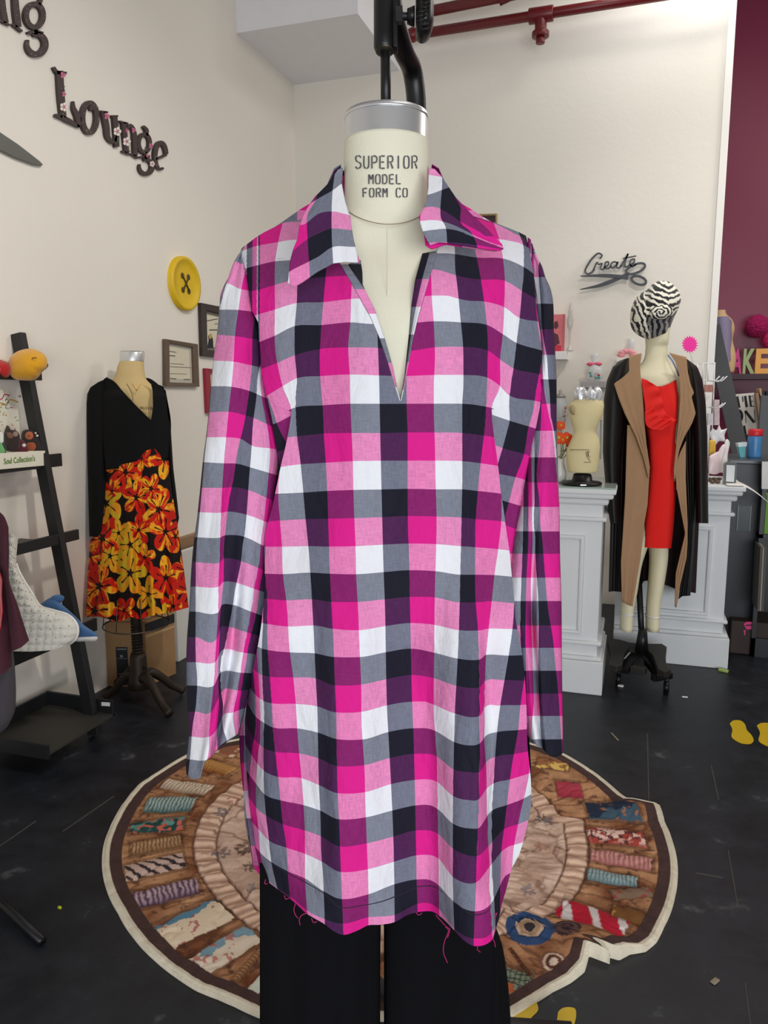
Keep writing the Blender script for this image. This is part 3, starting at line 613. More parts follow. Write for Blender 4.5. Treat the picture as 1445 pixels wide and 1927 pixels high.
for XY, off, rows in ((ul, 0.0004, True), (ur, 0.0004, True), (lo, 0, True), (fl, None, False), (fr, None, False)):
    nv, nu = XY.shape[:2]; X, Y = XY[..., 0], XY[..., 1]
    if off is None:
        D = body_depth(X, Y, False)+0.002+0.03*np.clip((Y-760)/150, 0, 1)
        if XY is fr: u = ulines(FARC, X, Y, 0); v = ulines(FARR, X, Y, 1)
        else:
            u = ulines([(-3,[(470,740),(505,812),(524,884)]),(-2,[(490,740),(497,755),(507,797),(517,852),(527,884)]),(-1,[(499,734),(514,772),(523,800),(536,827),(560,860)]),(0,[(534,731),(549,772),(590,860)]),(1,[(560,731),(600,860)])], X, Y, 0)
            v = ulines([(-2,[(492,695),(523,683)]),(-1,[(490,754),(502,747),(534,726)]),(0,[(507,801),(523,795),(548,782)]),(1,[(515,853),(537,845)]),(2,[(520,893),(534,888)])], X, Y, 1)
        G_.append((pd(X, Y, D).reshape(-1, 3), grid_faces(nv, nu))); U_.append(cloth_uv(u, v))
    else:
        P, uv = sheet(XY, off, rows); G_.append((P.reshape(-1, 3), grid_faces(nv, nu))); U_.append(uv)
# back of the shirt body
bk = coons([(460,465),(520,425),(600,375),(722,352),(850,375),(930,420),(989,445)], [(477,1628),(600,1650),(722,1655),(850,1650),(959,1636)],
           [(460,465),(470,560),(492,700),(512,860),(505,1000),(499,1080),(490,1195),(462,1320),(452,1380),(460,1499),(477,1628)],
           [(989,445),(1006,540),(1019,661),(1005,850),(990,980),(985,1100),(984,1232),(990,1332),(998,1474),(994,1537),(959,1636)], 90, 140)
Xb, Yb = bk[..., 0], bk[..., 1]; sb = np.linspace(-1, 1, 90)[None, :]*np.ones((140, 1))
De = body_depth(np.where(sb < 0, bk[:, :1, 0], bk[:, -1:, 0]), Yb, False)
tt = np.clip((Yb-400)/160.0, 0.05, 1); Db = De+0.02+(0.13*tt+0.02*np.cos(sb*9))*np.sqrt(np.clip(1-sb*sb, 0, 1))
G_.append((pd(Xb, Yb, Db).reshape(-1, 3), grid_faces(140, 90, 0, True))); U_.append(cloth_uv((Xb-459)/50.0, (Yb-760)/52.0))
V_, F_ = join(*G_); link('shirt_body', V_, F_, GING, shirt, origin=shirt_base, uv=np.vstack(U_), solid=-0.0012).modifiers['solid'].use_rim = False
# neckline facings
def strip(L, R, off, uv_fn, n=60, m=6, nm='neck_facing'):
    L = resample(L, n, False); R = resample(R, n, False); t = np.linspace(0, 1, m)[None, :, None]
    XY = L[:, None]*(1-t)+R[:, None]*t; X, Y = XY[..., 0], XY[..., 1]
    D = body_depth(X, Y)+np.interp(np.linspace(0, 1, m), [0, 1], off)[None, :]
    u, v = uv_fn(X, Y, t[..., 0]*np.ones((n, 1)))
    link(nm, pd(X, Y, D).reshape(-1, 3), grid_faces(n, m), GING, shirt, uv=cloth_uv(u, v), solid=0.001)
strip([(640,497),(669,547),(697,597),(715,638),(729,680),(738,710),(751.8,755)], [(655,500),(686,545),(705,583),(722,633),(738,690),(744,720),(752.3,755)], (0.0005, 0.004), lambda X, Y, t: (0.5+0.0*X, (Y-545)/46.0+1))
strip([(655,498),(672,525),(690,560),(703,585)], [(678,490),(681,512),(681,535),(703,590)], (0.004, 0.02), lambda X, Y, t: (1+t*0.9, (Y-545)/47.0+1))
strip([(795,478),(781.5,528),(775,574),(770,633),(762,711),(754.5,752)], [(822.6,473),(807,528),(788,592),(777,638),(763.5,715),(755,755)], (0.012, -0.0008), lambda X, Y, t: (np.where(t < 0.55, 1.5, 0.5)+0*X, (Y-526)/52.0+0.0+1))
# ---- collar leaves
def leaf(name, top, bot, left, right, cl, rl, D, nu=50, nv=60, solid=0.0018, flip=False):
    XY = coons(top, bot, left, right, nu, nv, False); X, Y = XY[..., 0], XY[..., 1]
    u = ulines(cl, X, Y, 0); v = ulines(rl, X, Y, 1)
    if flip: u, v = 4-u, -v
    link(name, pd(X, Y, D(X, Y)).reshape(-1, 3), grid_faces(nv, nu), GING, shirt, uv=cloth_uv(u, v), solid=solid)
leaf('collar_leaf', [(628,332),(636,320),(644.4,316)], [(541.6,533),(553,541),(569,532),(596,513),(628,496),(650,494),(676,495)],
     [(628,332),(615,350),(592,373),(580,390),(569,410),(563,430),(560,451),(552,470),(546,492),(541.6,533)], [(644.4,316),(642,346),(649,382),(658,410),(664,451),(668,466),(676,495)],
     [(1,[(540,330),(545,540)]),(2,[(598,330),(596,373),(578,410),(579,455),(582,500),(584,530)]),(3,[(630,330),(626,360),(624,415),(625,460),(627,497)]),(4,[(668,330),(672,500)])],
     [(-4,[(550,330),(600,300),(640,305)]),(-3,[(560,400),(596,378),(628,359),(645,345)]),(-2,[(554,425),(569,425),(600,404),(624,400),(660,408)]),(-1,[(548,477),(577,453),(600,441),(624,432),(661,435)]),(0,[(544,512),(583,493),(600,484),(625,467),(664,466)]),(1,[(544,548),(583,540),(628,510),(664,500)])],
     lambda X, Y: 1.075-0.13*np.clip((Y-330)/180, 0, 1)*0.55+0.0009*np.clip(X-640, 0, 40)*0.5-0.012*np.sin(np.clip((Y-330)/210, 0, 1)*pi), flip=True)
leaf('collar_leaf', [(806.6,318),(812,318),(818,319)], [(809,462),(825,456),(838,457),(865,462),(893,466),(916,470),(939,472.7),(947,468)],
     [(806.6,318),(806,340),(806,355),(802,382),(788,410),(792,426),(797,441),(809,462)], [(818,319),(832,336),(857,373),(889,407),(916,432),(944,459),(947,468)],
     [(-1,[(776,330),(770,460)]),(0,[(800,330),(785,460)]),(1,[(832,320),(832,346),(829,410),(838,428),(841,455),(842,470)]),(2,[(846,330),(857,375),(866,391),(868,423),(885,437),(896,458),(898,472)]),(3,[(880,340),(915,420),(945,450),(960,475)])],
     [(-4,[(800,330),(860,340)]),(-3,[(790,372),(815,366),(830,360),(850,352)]),(-2,[(790,394),(815,391),(850,408),(866,419),(890,432)]),(-1,[(790,418),(815,416),(850,424),(880,438),(920,455)]),(0,[(795,437),(815,434),(841,432),(893,446),(935,462)]),(1,[(798,458),(815,456),(841,455),(893,461),(940,469)]),(2,[(800,500),(940,500)])],
     lambda X, Y: 1.075-0.05*np.clip((Y-330)/110, 0, 1)-0.012*np.sin(np.clip((Y-330)/130, 0, 1)*pi)+0.0*X)
leaf('collar_underside', [(797,442),(809,452),(838,456),(893,465),(939,466),(947,469)], [(800,462),(812,470),(838,461),(893,469),(930,474),(947,470)],
     [(797,442),(799,452),(800,462)], [(947,469),(947,470)],
     [(1,[(700,440),(700,480)]),(2,[(780,440),(780,480)]),(3,[(865,440),(872,480)]),(4,[(1000,440),(1000,480)])], [(1,[(790,420),(950,420)]),(2,[(790,500),(950,500)])],
     lambda X, Y: 1.034+0.0*X, 40, 6)
# collar stand behind the neck
th_ = np.linspace(radians(-12), radians(192), 46); Vc = []; Uc = []
cn = pd(727, 372, 1.125)
for i, (dz, rr) in enumerate([(-0.015,0.078),(0.0,0.073),(0.03,0.066),(0.042,0.067),(0.036,0.076),(0.01,0.088),(-0.02,0.098)]):
    for a in th_:
        Vc.append(cn+RT*rr*cos(a)+FH*rr*sin(a)*0.95+np.array([0, 0, dz])); Uc.append((a*1.9, i*0.42))
link('collar_stand', np.array(Vc), grid_faces(7, 46), GING, shirt, uv=np.array(Uc), solid=0.001)
# ---- sleeves
SL = [(-1,[(440,480),(380,700),(355,862),(345,1100),(330,1450)]),
 (0,[(436,507),(416,554),(403,674),(398.5,725),(393.6,787),(386,862),(381,919),(374,999),(371,1025),(369,1100),(369,1162),(369,1237),(372,1281),(369,1331),(364,1362),(359,1424),(355,1459)]),
 (1,[(462,500),(453,554),(449,584),(443,632),(440,681),(436,726),(433,750),(427,810),(422,869),(418,937),(416,999),(415,1037),(412,1100),(411,1159),(407,1224),(403,1286),(398,1336),(396,1362),(392,1417),(385,1450)]),
 (2,[(500,520),(478,600),(474,637),(473,694),(469.5,731),(467,750),(460,795),(447,850),(440,899),(432,939),(426,986),(421,1031),(421,1075),(417,1129),(413,1169),(412,1212),(411,1260),(411,1321),(407,1382),(411,1407)]),
 (3,[(520,600),(486,700),(482,750),(476,795),(473,850),(469,899),(465,962),(460,1011),(458,1020),(453,1062),(442,1105),(435,1149),(422,1212),(414,1249),(415,1311),(418,1325),(420,1362),(426,1395)]),
 (4,[(540,600),(489,715),(492,750),(504,812),(508,854),(503,912),(497,969),(491,1021),(487,1062),(479,1105),(472,1154),(465,1194),(457,1239),(447,1299),(438,1349),(442,1380)]),
 (5,[(560,600),(500,715),(505,750),(522,854),(514,930),(504,990),(498,1030),(495,1062),(487,1110),(480,1160),(470,1200),(462,1245),(452,1305),(448,1350),(452,1380)]),
 (6,[(580,600),(540,854),(520,1062),(500,1200),(470,1350)])]
SR = [(-5,[(452,350),(478,355)]),(-1,[(408,541),(427,534),(453,545),(480,548)]),(0,[(415,583),(450,584),(476,587)]),(1,[(408,630),(443,633),(476,638)]),(2,[(402,679),(440,681),(473,688)]),(3,[(397,727),(435,728),(469,736),(494,747)]),
 (4,[(395,776),(432,775),(462,782),(476,786),(497,796)]),(5,[(391,823),(426,823),(455,827),(474,839),(508,844)]),(6,[(385,870),(422,872),(447,873),(472,880),(506,890)]),(7,[(380,918),(420,918),(440,917),(467,922),(499,936)]),
 (8,[(375,964),(417,965),(430,963),(465,969),(497,981)]),(9,[(370,1011),(415,1012),(422,1008),(457,1009),(491,1025)]),(10,[(369,1058),(413,1059),(422,1051),(452,1055),(484,1068)]),(11,[(367,1104),(412,1104),(420,1095),(443,1096),(478,1108)]),
 (12,[(369,1151),(411,1152),(417,1138),(437,1138),(472,1151)]),(13,[(369,1199),(410,1198),(415,1180),(431,1180),(465,1190)]),(14,[(369,1246),(405,1246),(418,1223),(457,1228)]),(15,[(370,1290),(402,1291),(415,1265),(455,1266)]),
 (16,[(370,1339),(400,1338),(416,1301),(448,1299)]),(17,[(361,1386),(393,1387),(408,1370),(420,1347),(438,1340)]),(18,[(359,1429),(385,1431),(400,1420),(424,1395),(440,1385)]),(19,[(355,1475),(385,1475),(440,1430)])]
slv = coons([(462,463),(456,468),(452,482)], [(352,1457),(358,1464),(365,1466),(376,1464),(381,1448),(386,1434),(397,1422),(412,1408),(427,1395),(440,1386),(448,1380)],
            [(462,463),(445,487),(436,507),(430,524),(422,539),(416,554),(414.5,574),(410,624),(403,674),(398,725),(391,805),(383.6,862),(378.6,912),(372,974),(367,1011),(362,1060),(357,1149),(352.5,1212),(352,1274),(353,1324),(357,1375),(354,1412),(351,1439),(352,1457)],
            [(452,482),(460,505),(468,537),(477,587),(489,625),(494,680),(506,740),(516,800),(524,850),(522,900),(516,960),(512,1010),(509,1060),(504,1110),(499,1160),(495,1200),(483,1250),(468,1300),(457,1345),(448,1380)], 60, 220)
X, Y = slv[..., 0], slv[..., 1]; u = ulines(SL, X, Y, 0); v = ulines(SR, X, Y, 1)
def sleeve(XY, u, v, D0, fb, bb, fold, lab):
    nv, nu = XY.shape[:2]; s = np.linspace(-1, 1, nu)[None, :]*np.ones((nv, 1)); c = np.sqrt(np.clip(1-s*s, 0, 1)); X, Y = XY[..., 0], XY[..., 1]
    ta = np.clip((Y-455)/150.0, 0.15, 1); A = pd(X, Y, D0(X, Y)-fb*c*ta+fold(s, Y)*c); B = pd(X, Y, D0(X, Y)+bb*c*ta)
    # slight inward turn at the cuff so the sleeve reads as an open tube
    Vv = np.vstack([A.reshape(-1, 3), B.reshape(-1, 3)]); uv = cloth_uv(u, v)
    o = link('sleeve', Vv, grid_faces(nv, nu)+grid_faces(nv, nu, nv*nu, True), GING, shirt, uv=np.vstack([uv, uv+[1.3, 0]]), solid=-0.001); o['label'] = lab
sleeve(slv, 1-u, v, lambda X, Y: 1.135-0.00003*(Y-460), 0.04, 0.05, lambda s, Y: 0.024*np.exp(-((s-0.25)/0.16)**2)*np.clip((Y-900)/300, 0, 1)+0.006*np.sin(Y/60+s*3), 'sleeve at the left of the photo with a deep lengthwise fold')
TL_ = [(-5,[(990,500),(985,1012),(982,1087),(980,1187),(984,1249),(985,1311)]),(-4,[(994,500),(994,1012),(990,1087),(988,1187),(990,1249),(991,1311)]),(-3,[(998,500),(1001,1012),(998,1087),(999,1187),(1001,1249),(1003,1311),(1000,1382)]),
 (-2,[(1000,500),(1006,800),(1006,939),(1003,986),(1006,1012),(1010,1075),(1013,1124),(1014,1187),(1014,1249),(1015,1311),(1016,1325),(1019,1382),(1023,1412)]),
 (-1,[(1002,500),(1012,650),(1018,740),(1019,775),(1015,840),(1010,899),(1014,937),(1016,981),(1019,1011),(1025,1087),(1031,1150),(1039,1199),(1044,1249),(1049,1299),(1050,1312),(1054,1375),(1057,1425)]),
 (0,[(1005,522),(1009,594),(1014,637),(1020,674),(1023,719),(1024,737),(1031,775),(1039,812),(1044,862),(1051,949),(1056,1100),(1075,1400)]),
 (1,[(1015,522),(1018,572),(1021,619),(1028,669),(1031,716),(1033,737),(1036,800),(1044,874),(1050,937),(1070,1100)]),(2,[(1050,500),(1052,700),(1070,900)])]
rb = [522,572,620,668,714,760,811,861,908,954,1000,1042,1087,1131,1177,1219,1262,1305,1347,1391,1432]
TR_ = [(i-4, [(990, y+3*0), (1050, y)]) for i, y in enumerate(rb)]
slr = coons([(994,447),(998,452),(1003,468)], [(994,1384),(1002,1394),(1012,1404),(1023,1410),(1031,1419),(1041,1424.5),(1049,1423),(1055,1420),(1057.6,1417)],
            [(994,447),(995,470),(1000,495),(1004,540),(1006,579),(1012,624),(1016,661),(1014,700),(1008,760),(1004,800),(996,849),(990,899),(980,954),(970,999),(962,1050),(957,1100),(958,1160),(964,1210),(973,1270),(981,1330),(994,1384)],
            [(1003,468),(1011,487),(1018,500),(1025,522),(1034,542),(1039,564),(1041,624),(1044,674),(1046,724),(1046,800),(1049,899),(1051,949),(1052.6,1049),(1055,1124),(1056,1249),(1057,1325),(1058,1387),(1057.6,1417)], 50, 220)
X, Y = slr[..., 0], slr[..., 1]
sleeve(slr, ulines(TL_, X, Y, 0), ulines(TR_, X, Y, 1), lambda X, Y: 1.15-0.00003*(Y-460), 0.03, 0.05, lambda s, Y: 0.02*np.exp(-((s+0.1)/0.15)**2)*np.clip((Y-900)/300, 0, 1)+0.004*np.sin(Y/55+s*2), 'sleeve at the right of the photo, in shadow along its inner side')
# ---- hem stitching, loose threads, pin
def on_body(pts, off=-0.0015, n=60):
    P = resample(pts, n); return pd(P[:, 0], P[:, 1], body_depth(P[:, 0], P[:, 1])+off)
THR = mat('dark_thread', (40,24,44), 0.8); MTH = mat('magenta_thread', (190,30,110), 0.8)
link('hem_stitching', *join(tube(on_body([(490,1610),(520,1630),(545,1645),(576,1661),(609,1681),(643,1708),(680,1704),(720,1696),(760,1680),(790,1668),(815,1668),(840,1684),(866,1706),(893,1722),(915,1716),(924,1706)]), 0.0007, 5)), THR, shirt)
for P in ([(556,1700),(553,1712),(556,1722),(561,1728)],[(579,1718),(568,1722),(563,1732),(565,1741)],[(820,1722),(834,1738),(844,1750),(836,1772),(834,1790),(842,1812)],[(838,1745),(846,1748),(842,1765)],[(900,1776),(898,1786),(904,1792)],[(924,1762),(930,1772),(932,1782)],[(925,1745),(932,1750),(926,1758)],[(535,1685),(538,1692),(544,1690)],[(500,1655),(498,1662),(503,1664)],[(782,1716),(788,1722),(794,1718)],[(586,1728),(590,1736),(597,1734)],[(928,1722),(935,1718),(930,1730)]):
    Q = resample(P, 14); link('loose_thread', *tube(pd(Q[:, 0], Q[:, 1], np.full(14, 1.035)), 0.0005, 5), MTH, shirt)
pn = thing('straight_pin', 'tiny straight pin stuck in the white check of the shirt shoulder', 'pin', pd(528, 487, 1.075))
q0 = pd(522, 487, float(body_depth(np.array(522.), np.array(487.)))-0.002); q1 = pd(535, 486.5, float(body_depth(np.array(535.), np.array(486.5)))-0.002)
link('pin_shaft', *tube([q0, q1], 0.0005, 6), CHR, pn)
link('pin_head', *ellip(q1, (0.0011,)*3, 8, 6), mat('pin_head', (200,196,190), 0.4), pn)

# ================================================================== dress form under the shirt
FD = 1.135
fb_ = thing('dress_form', 'large cream linen dress form with metal neck cap and stencilled neck, wearing the plaid shirt', 'dress form', pd(727, 1500, FD))
secs = dense([(727,268,79,.060,FD),(727,300,80,.061,FD),(727,345,79,.0605,FD),(727,385,80,.061,FD),(728,410,88,.063,FD+.003),(728,432,118,.066,FD+.012),(728,455,160,.066,FD+.02),(728,485,200,.07,FD+.025),(728,530,225,.078,FD+.018),(728,600,235,.09,FD+.01),(728,680,225,.093,FD+.01),(728,760,220,.09,FD+.01),(728,900,195,.08,FD+.01),(728,1000,185,.08,FD+.01),(728,1200,205,.075,FD+.03),(728,1400,210,.07,FD+.045),(728,1500,205,.065,FD+.05)], 90)
link('torso', *sections(secs, 72), mat('form_linen', (233,229,206), 0.85, noise=0.07, nscale=4, bump=0.15, bscale=420), fb_)
link('neck_cap', *sections([(727,216,72,.055,FD),(727,215.5,76.5,.0585,FD),(727,222,78,.0597,FD),(727,267,78,.0597,FD),(727,270,78.5,.060,FD),(727,271,76,.058,FD)], 72), CHR, fb_)
link('neck_cap_rim', *sections([(727,218,78.5,.0601,FD),(727,223,78.9,.0605,FD),(727,226,78.5,.060,FD)], 72), CHR, fb_)
def neckpt(x, y, r=0.0618):
    x = np.asarray(x, float); y = np.asarray(y, float); dx = (x-727)/F*FD; k = r/0.0618; return pd(x, y, FD-0.0612*k*np.sqrt(np.maximum(1-(dx/(0.0628*k))**2, 1e-4))-0.0014)
sm = mat('seam_thread', (150,128,104), 0.8)
q = resample([(655,398),(672,408),(700,418),(730,422),(760,419),(785,410),(800,400)], 40)
link('neck_seam', *tube(neckpt(q[:, 0], q[:, 1], 0.0655), 0.0006, 6), sm, fb_)
link('front_seam', *tube(neckpt(np.full(20, 728.), np.linspace(430, 740, 20), 0.072), 0.0004, 5), mat('pale_seam', (214,208,184), 0.8), fb_)
stencil = {  # condensed stencil glyphs as strokes in a 1 x 1 cell (y down) with the gaps of a stencil
 'S': [[(.9,.16),(.7,.02),(.5,0)],[(.38,0),(.1,.1),(.1,.3),(.3,.45),(.44,.49)],[(.56,.51),(.85,.6),(.9,.8),(.62,1)],[(.48,1),(.25,.97),(.08,.84)]],
 'U': [[(.12,0),(.12,.75),(.22,.93),(.42,1)],[(.58,1),(.8,.93),(.88,.75),(.88,0)]],
 'P': [[(.12,0),(.12,1)],[(.3,.02),(.7,.02),(.9,.15),(.9,.4),(.7,.53),(.3,.53)]],
 'E': [[(.12,0),(.12,1)],[(.3,.02),(.88,.02)],[(.3,.49),(.78,.49)],[(.3,.98),(.88,.98)]],
 'R': [[(.12,0),(.12,1)],[(.3,.02),(.7,.02),(.88,.14),(.88,.36),(.7,.49),(.3,.49)],[(.58,.58),(.9,1)]],
 'I': [[(.5,0),(.5,1)]],
 'O': [[(.42,0),(.16,.1),(.1,.3),(.1,.7),(.16,.9),(.42,1)],[(.58,0),(.84,.1),(.9,.3),(.9,.7),(.84,.9),(.58,1)]],
 'M': [[(.1,0),(.1,1)],[(.22,.05),(.48,.55)],[(.54,.5),(.78,.05)],[(.9,0),(.9,1)]],
 'D': [[(.12,0),(.12,1)],[(.3,.02),(.66,.05),(.88,.25),(.88,.75),(.66,.95),(.3,.98)]],
 'L': [[(.12,0),(.12,1)],[(.3,.98),(.88,.98)]],
 'F': [[(.12,0),(.12,1)],[(.3,.02),(.88,.02)],[(.3,.49),(.75,.49)]],
 'C': [[(.9,.18),(.74,.02),(.58,0)],[(.42,0),(.16,.1),(.1,.3),(.1,.7),(.16,.9),(.42,1)],[(.58,1),(.74,.98),(.9,.82)]]}
gl = []; up_ = -FH*0.0004
def stext(txt, x0, x1, y0, y1, w):
    n = len(txt); cw = (x1-x0)/n
    for i, ch in enumerate(txt):
        for P in stencil.get(ch, []):
            pts = [(x0+cw*i+cw*(0.08+0.78*px), y0+(y1-y0)*py+0.0*px) for px, py in P]
            A, B = stroke2d(pts, w, 8, len(pts) > 2); a = neckpt(A[:, 0], A[:, 1]); b = neckpt(B[:, 0], B[:, 1]); m = len(a)
            gl.append((np.vstack([a, b]), [[k, k+1, m+k+1, m+k] for k in range(m-1)]))
stext('SUPERIOR', 667, 788, 293, 317, 2.6); stext('MODEL', 692, 757, 328, 346, 2.4); stext('FORM CO', 681, 769, 354, 371, 2.4)
link('stencil_lettering', *join(*gl), mat('stencil_ink', (86,84,88), 0.8, noise=0.25, nscale=300), fb_, smooth=False)

# ================================================================== hanging stand of the form
sd = thing('form_stand', 'black steel stand with bent top bar, clamp and knob holding up the foreground dress form', 'stand', (pd(783, 300, 1.33)*[1,1,0]))
link('hanging_rod', *cyl(pd(726, 218, FD), pd(725, 60, FD), 0.0075, n=20), BLK, sd)
link('clamp_tube', *join(tube([pd(723, y, FD) for y in (97, 90, 60, -60)], [0.0125,0.0155,0.0155,0.0155], 20), bar(pd(744, 95, FD), pd(742, -60, FD), 0.007, 0.02, FW)), BLK, sd, bevel=0.001)
link('clamp_collar', *cyl(pd(724, 98, FD), pd(724, 88, FD), 0.0135), mat('dark_brass', (70,64,52), 0.4, 0.8), sd)
link('clamp_bolt', *join(cyl(pd(744, 29, FD-.01), pd(757, 29, FD-.01), 0.012, n=6), cyl(pd(757, 31, FD-.01), pd(772, 31, FD-.01), 0.0055)), BLK, sd, smooth=False)
kn = link('clamp_knob', *join(cyl(pd(766, 31, FD-.01), pd(780, 31, FD-.01), 0.010, 0.014), sections([(792,-42,8,.012,FD-.01),(797,-30,15,.03,FD-.01),(799,0,17,.034,FD-.01),(799,45,17,.034,FD-.01),(796,66,14,.028,FD-.01),(794,74,7,.012,FD-.01)], 28)), BLK, sd)
kg = [tube([pd(788+6*sin(a), 15+a*8-20, FD-.045), pd(806+4*sin(a), 13+a*8-20, FD-.044)], 0.0013, 6) for a in np.linspace(-4.5, 7.5, 13)]
link('knob_ribs', *join(*kg), BLK, kn)
pole_top = pd(783, 190, 1.33); foot = pole_top*[1,1,0]
q = resample([tuple(pd(728, -80, 1.16)), tuple(pd(738, 20, 1.19)), tuple(pd(757, 90, 1.25)), tuple(pd(776, 135, 1.31)), tuple(pole_top), tuple(pole_top-[0,0,.15])], 40)
link('bent_bar', *tube(q, 0.0168, 24), BLK, sd)
link('pole', *cyl(pole_top-[0,0,.14], foot+[0,0,.06], 0.0168), BLK, sd)
for a in (20, 140, 260):
    d = np.array([cos(radians(a)), sin(radians(a)), 0]); l = link('leg', *bar(foot+d*0.02+[0,0,.07], foot+d*0.34+[0,0,.035], 0.03, 0.02), BLK, sd, bevel=0.002)
    link('caster', *cyl(foot+d*0.33+[0,0,.019]-np.cross(d, [0,0,1])*0.012, foot+d*0.33+[0,0,.019]+np.cross(d, [0,0,1])*0.012, 0.018), BLK, l)

# ================================================================== black trousers
TR = mat('black_knit', (9,9,13), 0.9, bump=0.1, bscale=200, spec=0.15)
tr = thing('trousers', 'wide plain black trousers hanging below the gingham shirt', 'trousers', pd(722, 2440, 1.15))
def leg(x0, x1, xa, lab):
    XY = coons([(x0,1470),((x0+x1)/2,1470),(xa,1470)], [(x0,2440),((x0+x1)/2,2440),(x1,2440)], [(x0,1470),(x0,1800),(x0,2440)], [(xa,1470),(x1,1800),(x1,2440)], 50, 60)
    s = np.linspace(-1, 1, 50)[None, :]*np.ones((60, 1)); X, Y = XY[..., 0], XY[..., 1]; c = np.sqrt(np.clip(1-s*s, 0, 1))
    k = 0.0035*np.sin(s*9+Y/300)
    V = np.vstack([pd(X, Y, 1.155-0.035*c+k*c).reshape(-1, 3), pd(X, Y, 1.155+0.07*c).reshape(-1, 3)])
    o = link('trouser_leg', V, grid_faces(60, 50)+grid_faces(60, 50, 3000, True), TR, tr, solid=-0.001)
leg(490, 714.5, 722, ''); leg(723.5, 948, 722, '')
# ================================================================== quilted round cloth on the floor
rim = [(722,1900),(640,1887),(560,1871),(490,1843),(440,1832),(400,1800),(330,1752),(270,1700),(218,1650),(196,1640)]
edge_px = [(945,1927),(900,1935),(830,1932),(760,1925),(700,1922),(610,1927),(545,1927),(490,1918),(440,1895),(410,1882),(370,1866),(330,1840),(290,1808),(250,1765),(222,1720),(200,1675),(192,1635),(195,1595),(212,1550),(236,1510),(262,1480),(300,1455),(350,1425),(400,1405),(450,1394),(560,1378),(700,1372),(860,1378),(960,1392),(1010,1405),(1060,1422),(1100,1445),(1150,1482),(1182,1516),(1240,1518),(1250,1550),(1266,1590),(1275,1640),(1270,1690),(1250,1745),(1235,1775),(1215,1792),(1185,1797),(1165,1808),(1150,1816),(1120,1795),(1108,1800),(1100,1830),(1075,1850),(1040,1868),(1000,1893),(970,1912)]
EP = np.array([onz(*p) for p in edge_px])[:, :2]; RC = np.array([-0.62, 2.02])
ang = np.arctan2(EP[:, 1]-RC[1], EP[:, 0]-RC[0]); rad = np.hypot(EP[:, 0]-RC[0], EP[:, 1]-RC[1]); od = np.argsort(ang)
ang = ang[od]; rad = rad[od]; ang = np.concatenate([ang-2*pi, ang, ang+2*pi]); rad = np.tile(rad, 3)
NA, NR = 1000, 330
th = np.linspace(-pi, pi, NA, endpoint=False); Rr = np.interp(th, ang, rad)
rho = np.concatenate([np.linspace(0.02, 1, NR)]); RHO, TH = np.meshgrid(rho, th, indexing='ij')
Xr = RC[0]+RHO*Rr[None]*np.cos(TH); Yr = RC[1]+RHO*Rr[None]*np.sin(TH)
col = np.zeros(Xr.shape+(3,)); hgt = np.zeros(Xr.shape)
nA = fbm(Xr*14, Yr*14, 1); nB = fbm(Xr*50, Yr*50, 2); nC = fbm(Xr*5, Yr*5, 3); nD = fbm(Xr*130, Yr*130, 9, 2)
def mixc(c, a, b, t): t = np.clip(t, 0, 1)[..., None]; return a*(1-t)+b*t
def setc(m, c): 
    col[m] = c[m] if np.ndim(c) == 3 else lin(c)
tanb = mixc(None, lin((118,70,42)), lin((196,148,108)), (nA-0.25)*1.7); tanb = mixc(None, tanb, lin((70,40,28)), np.clip((nB-0.62)*5, 0, .8))
col[:] = tanb
# wrinkled quilting: ridges run radially in the outer band
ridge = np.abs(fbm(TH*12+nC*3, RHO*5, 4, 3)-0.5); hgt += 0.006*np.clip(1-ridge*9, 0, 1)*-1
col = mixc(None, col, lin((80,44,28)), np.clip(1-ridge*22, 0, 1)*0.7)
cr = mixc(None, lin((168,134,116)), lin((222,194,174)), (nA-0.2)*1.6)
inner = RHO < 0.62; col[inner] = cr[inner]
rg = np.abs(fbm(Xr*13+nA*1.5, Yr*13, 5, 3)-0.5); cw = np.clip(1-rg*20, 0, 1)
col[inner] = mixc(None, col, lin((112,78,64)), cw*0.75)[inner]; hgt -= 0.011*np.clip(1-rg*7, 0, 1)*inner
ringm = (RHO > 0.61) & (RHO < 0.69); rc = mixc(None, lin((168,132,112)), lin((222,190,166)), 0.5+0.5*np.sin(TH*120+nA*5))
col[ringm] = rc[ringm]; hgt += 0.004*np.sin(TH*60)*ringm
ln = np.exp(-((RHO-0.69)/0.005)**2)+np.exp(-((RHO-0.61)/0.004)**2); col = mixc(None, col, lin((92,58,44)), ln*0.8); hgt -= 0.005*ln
# scribbled flowers inside
for fx, fy, r, c1 in [((417,1533)),((408,1575))] and [(417,1533,16,(88,88,96)),(416,1611,20,(84,84,92)),(440,1511,14,(160,84,84)),(408,1573,9,(130,92,74)),(475,1678,14,(120,112,110)),(1025,1546,20,(66,72,82)),(992,1679,18,(120,110,116)),(1020,1600,16,(156,104,84)),(462,1600,22,(70,52,48)),(1012,1760,10,(90,70,60)),(966,1600,12,(150,110,94)),(985,1500,14,(180,130,104)),(470,1638,16,(52,40,40))]:
    c = onz(fx, fy)[:2]; R_ = np.linalg.norm(onz(fx+r, fy)[:2]-c); dx = (Xr-c[0])/R_; dy = (Yr-c[1])/R_; rr = np.hypot(dx, dy); aa = np.arctan2(dy, dx)
    t = (rr < 0.5+0.5*np.abs(np.sin(aa*4+fx)))*(nD > 0.42); col = mixc(None, col, lin(c1), t*0.75)
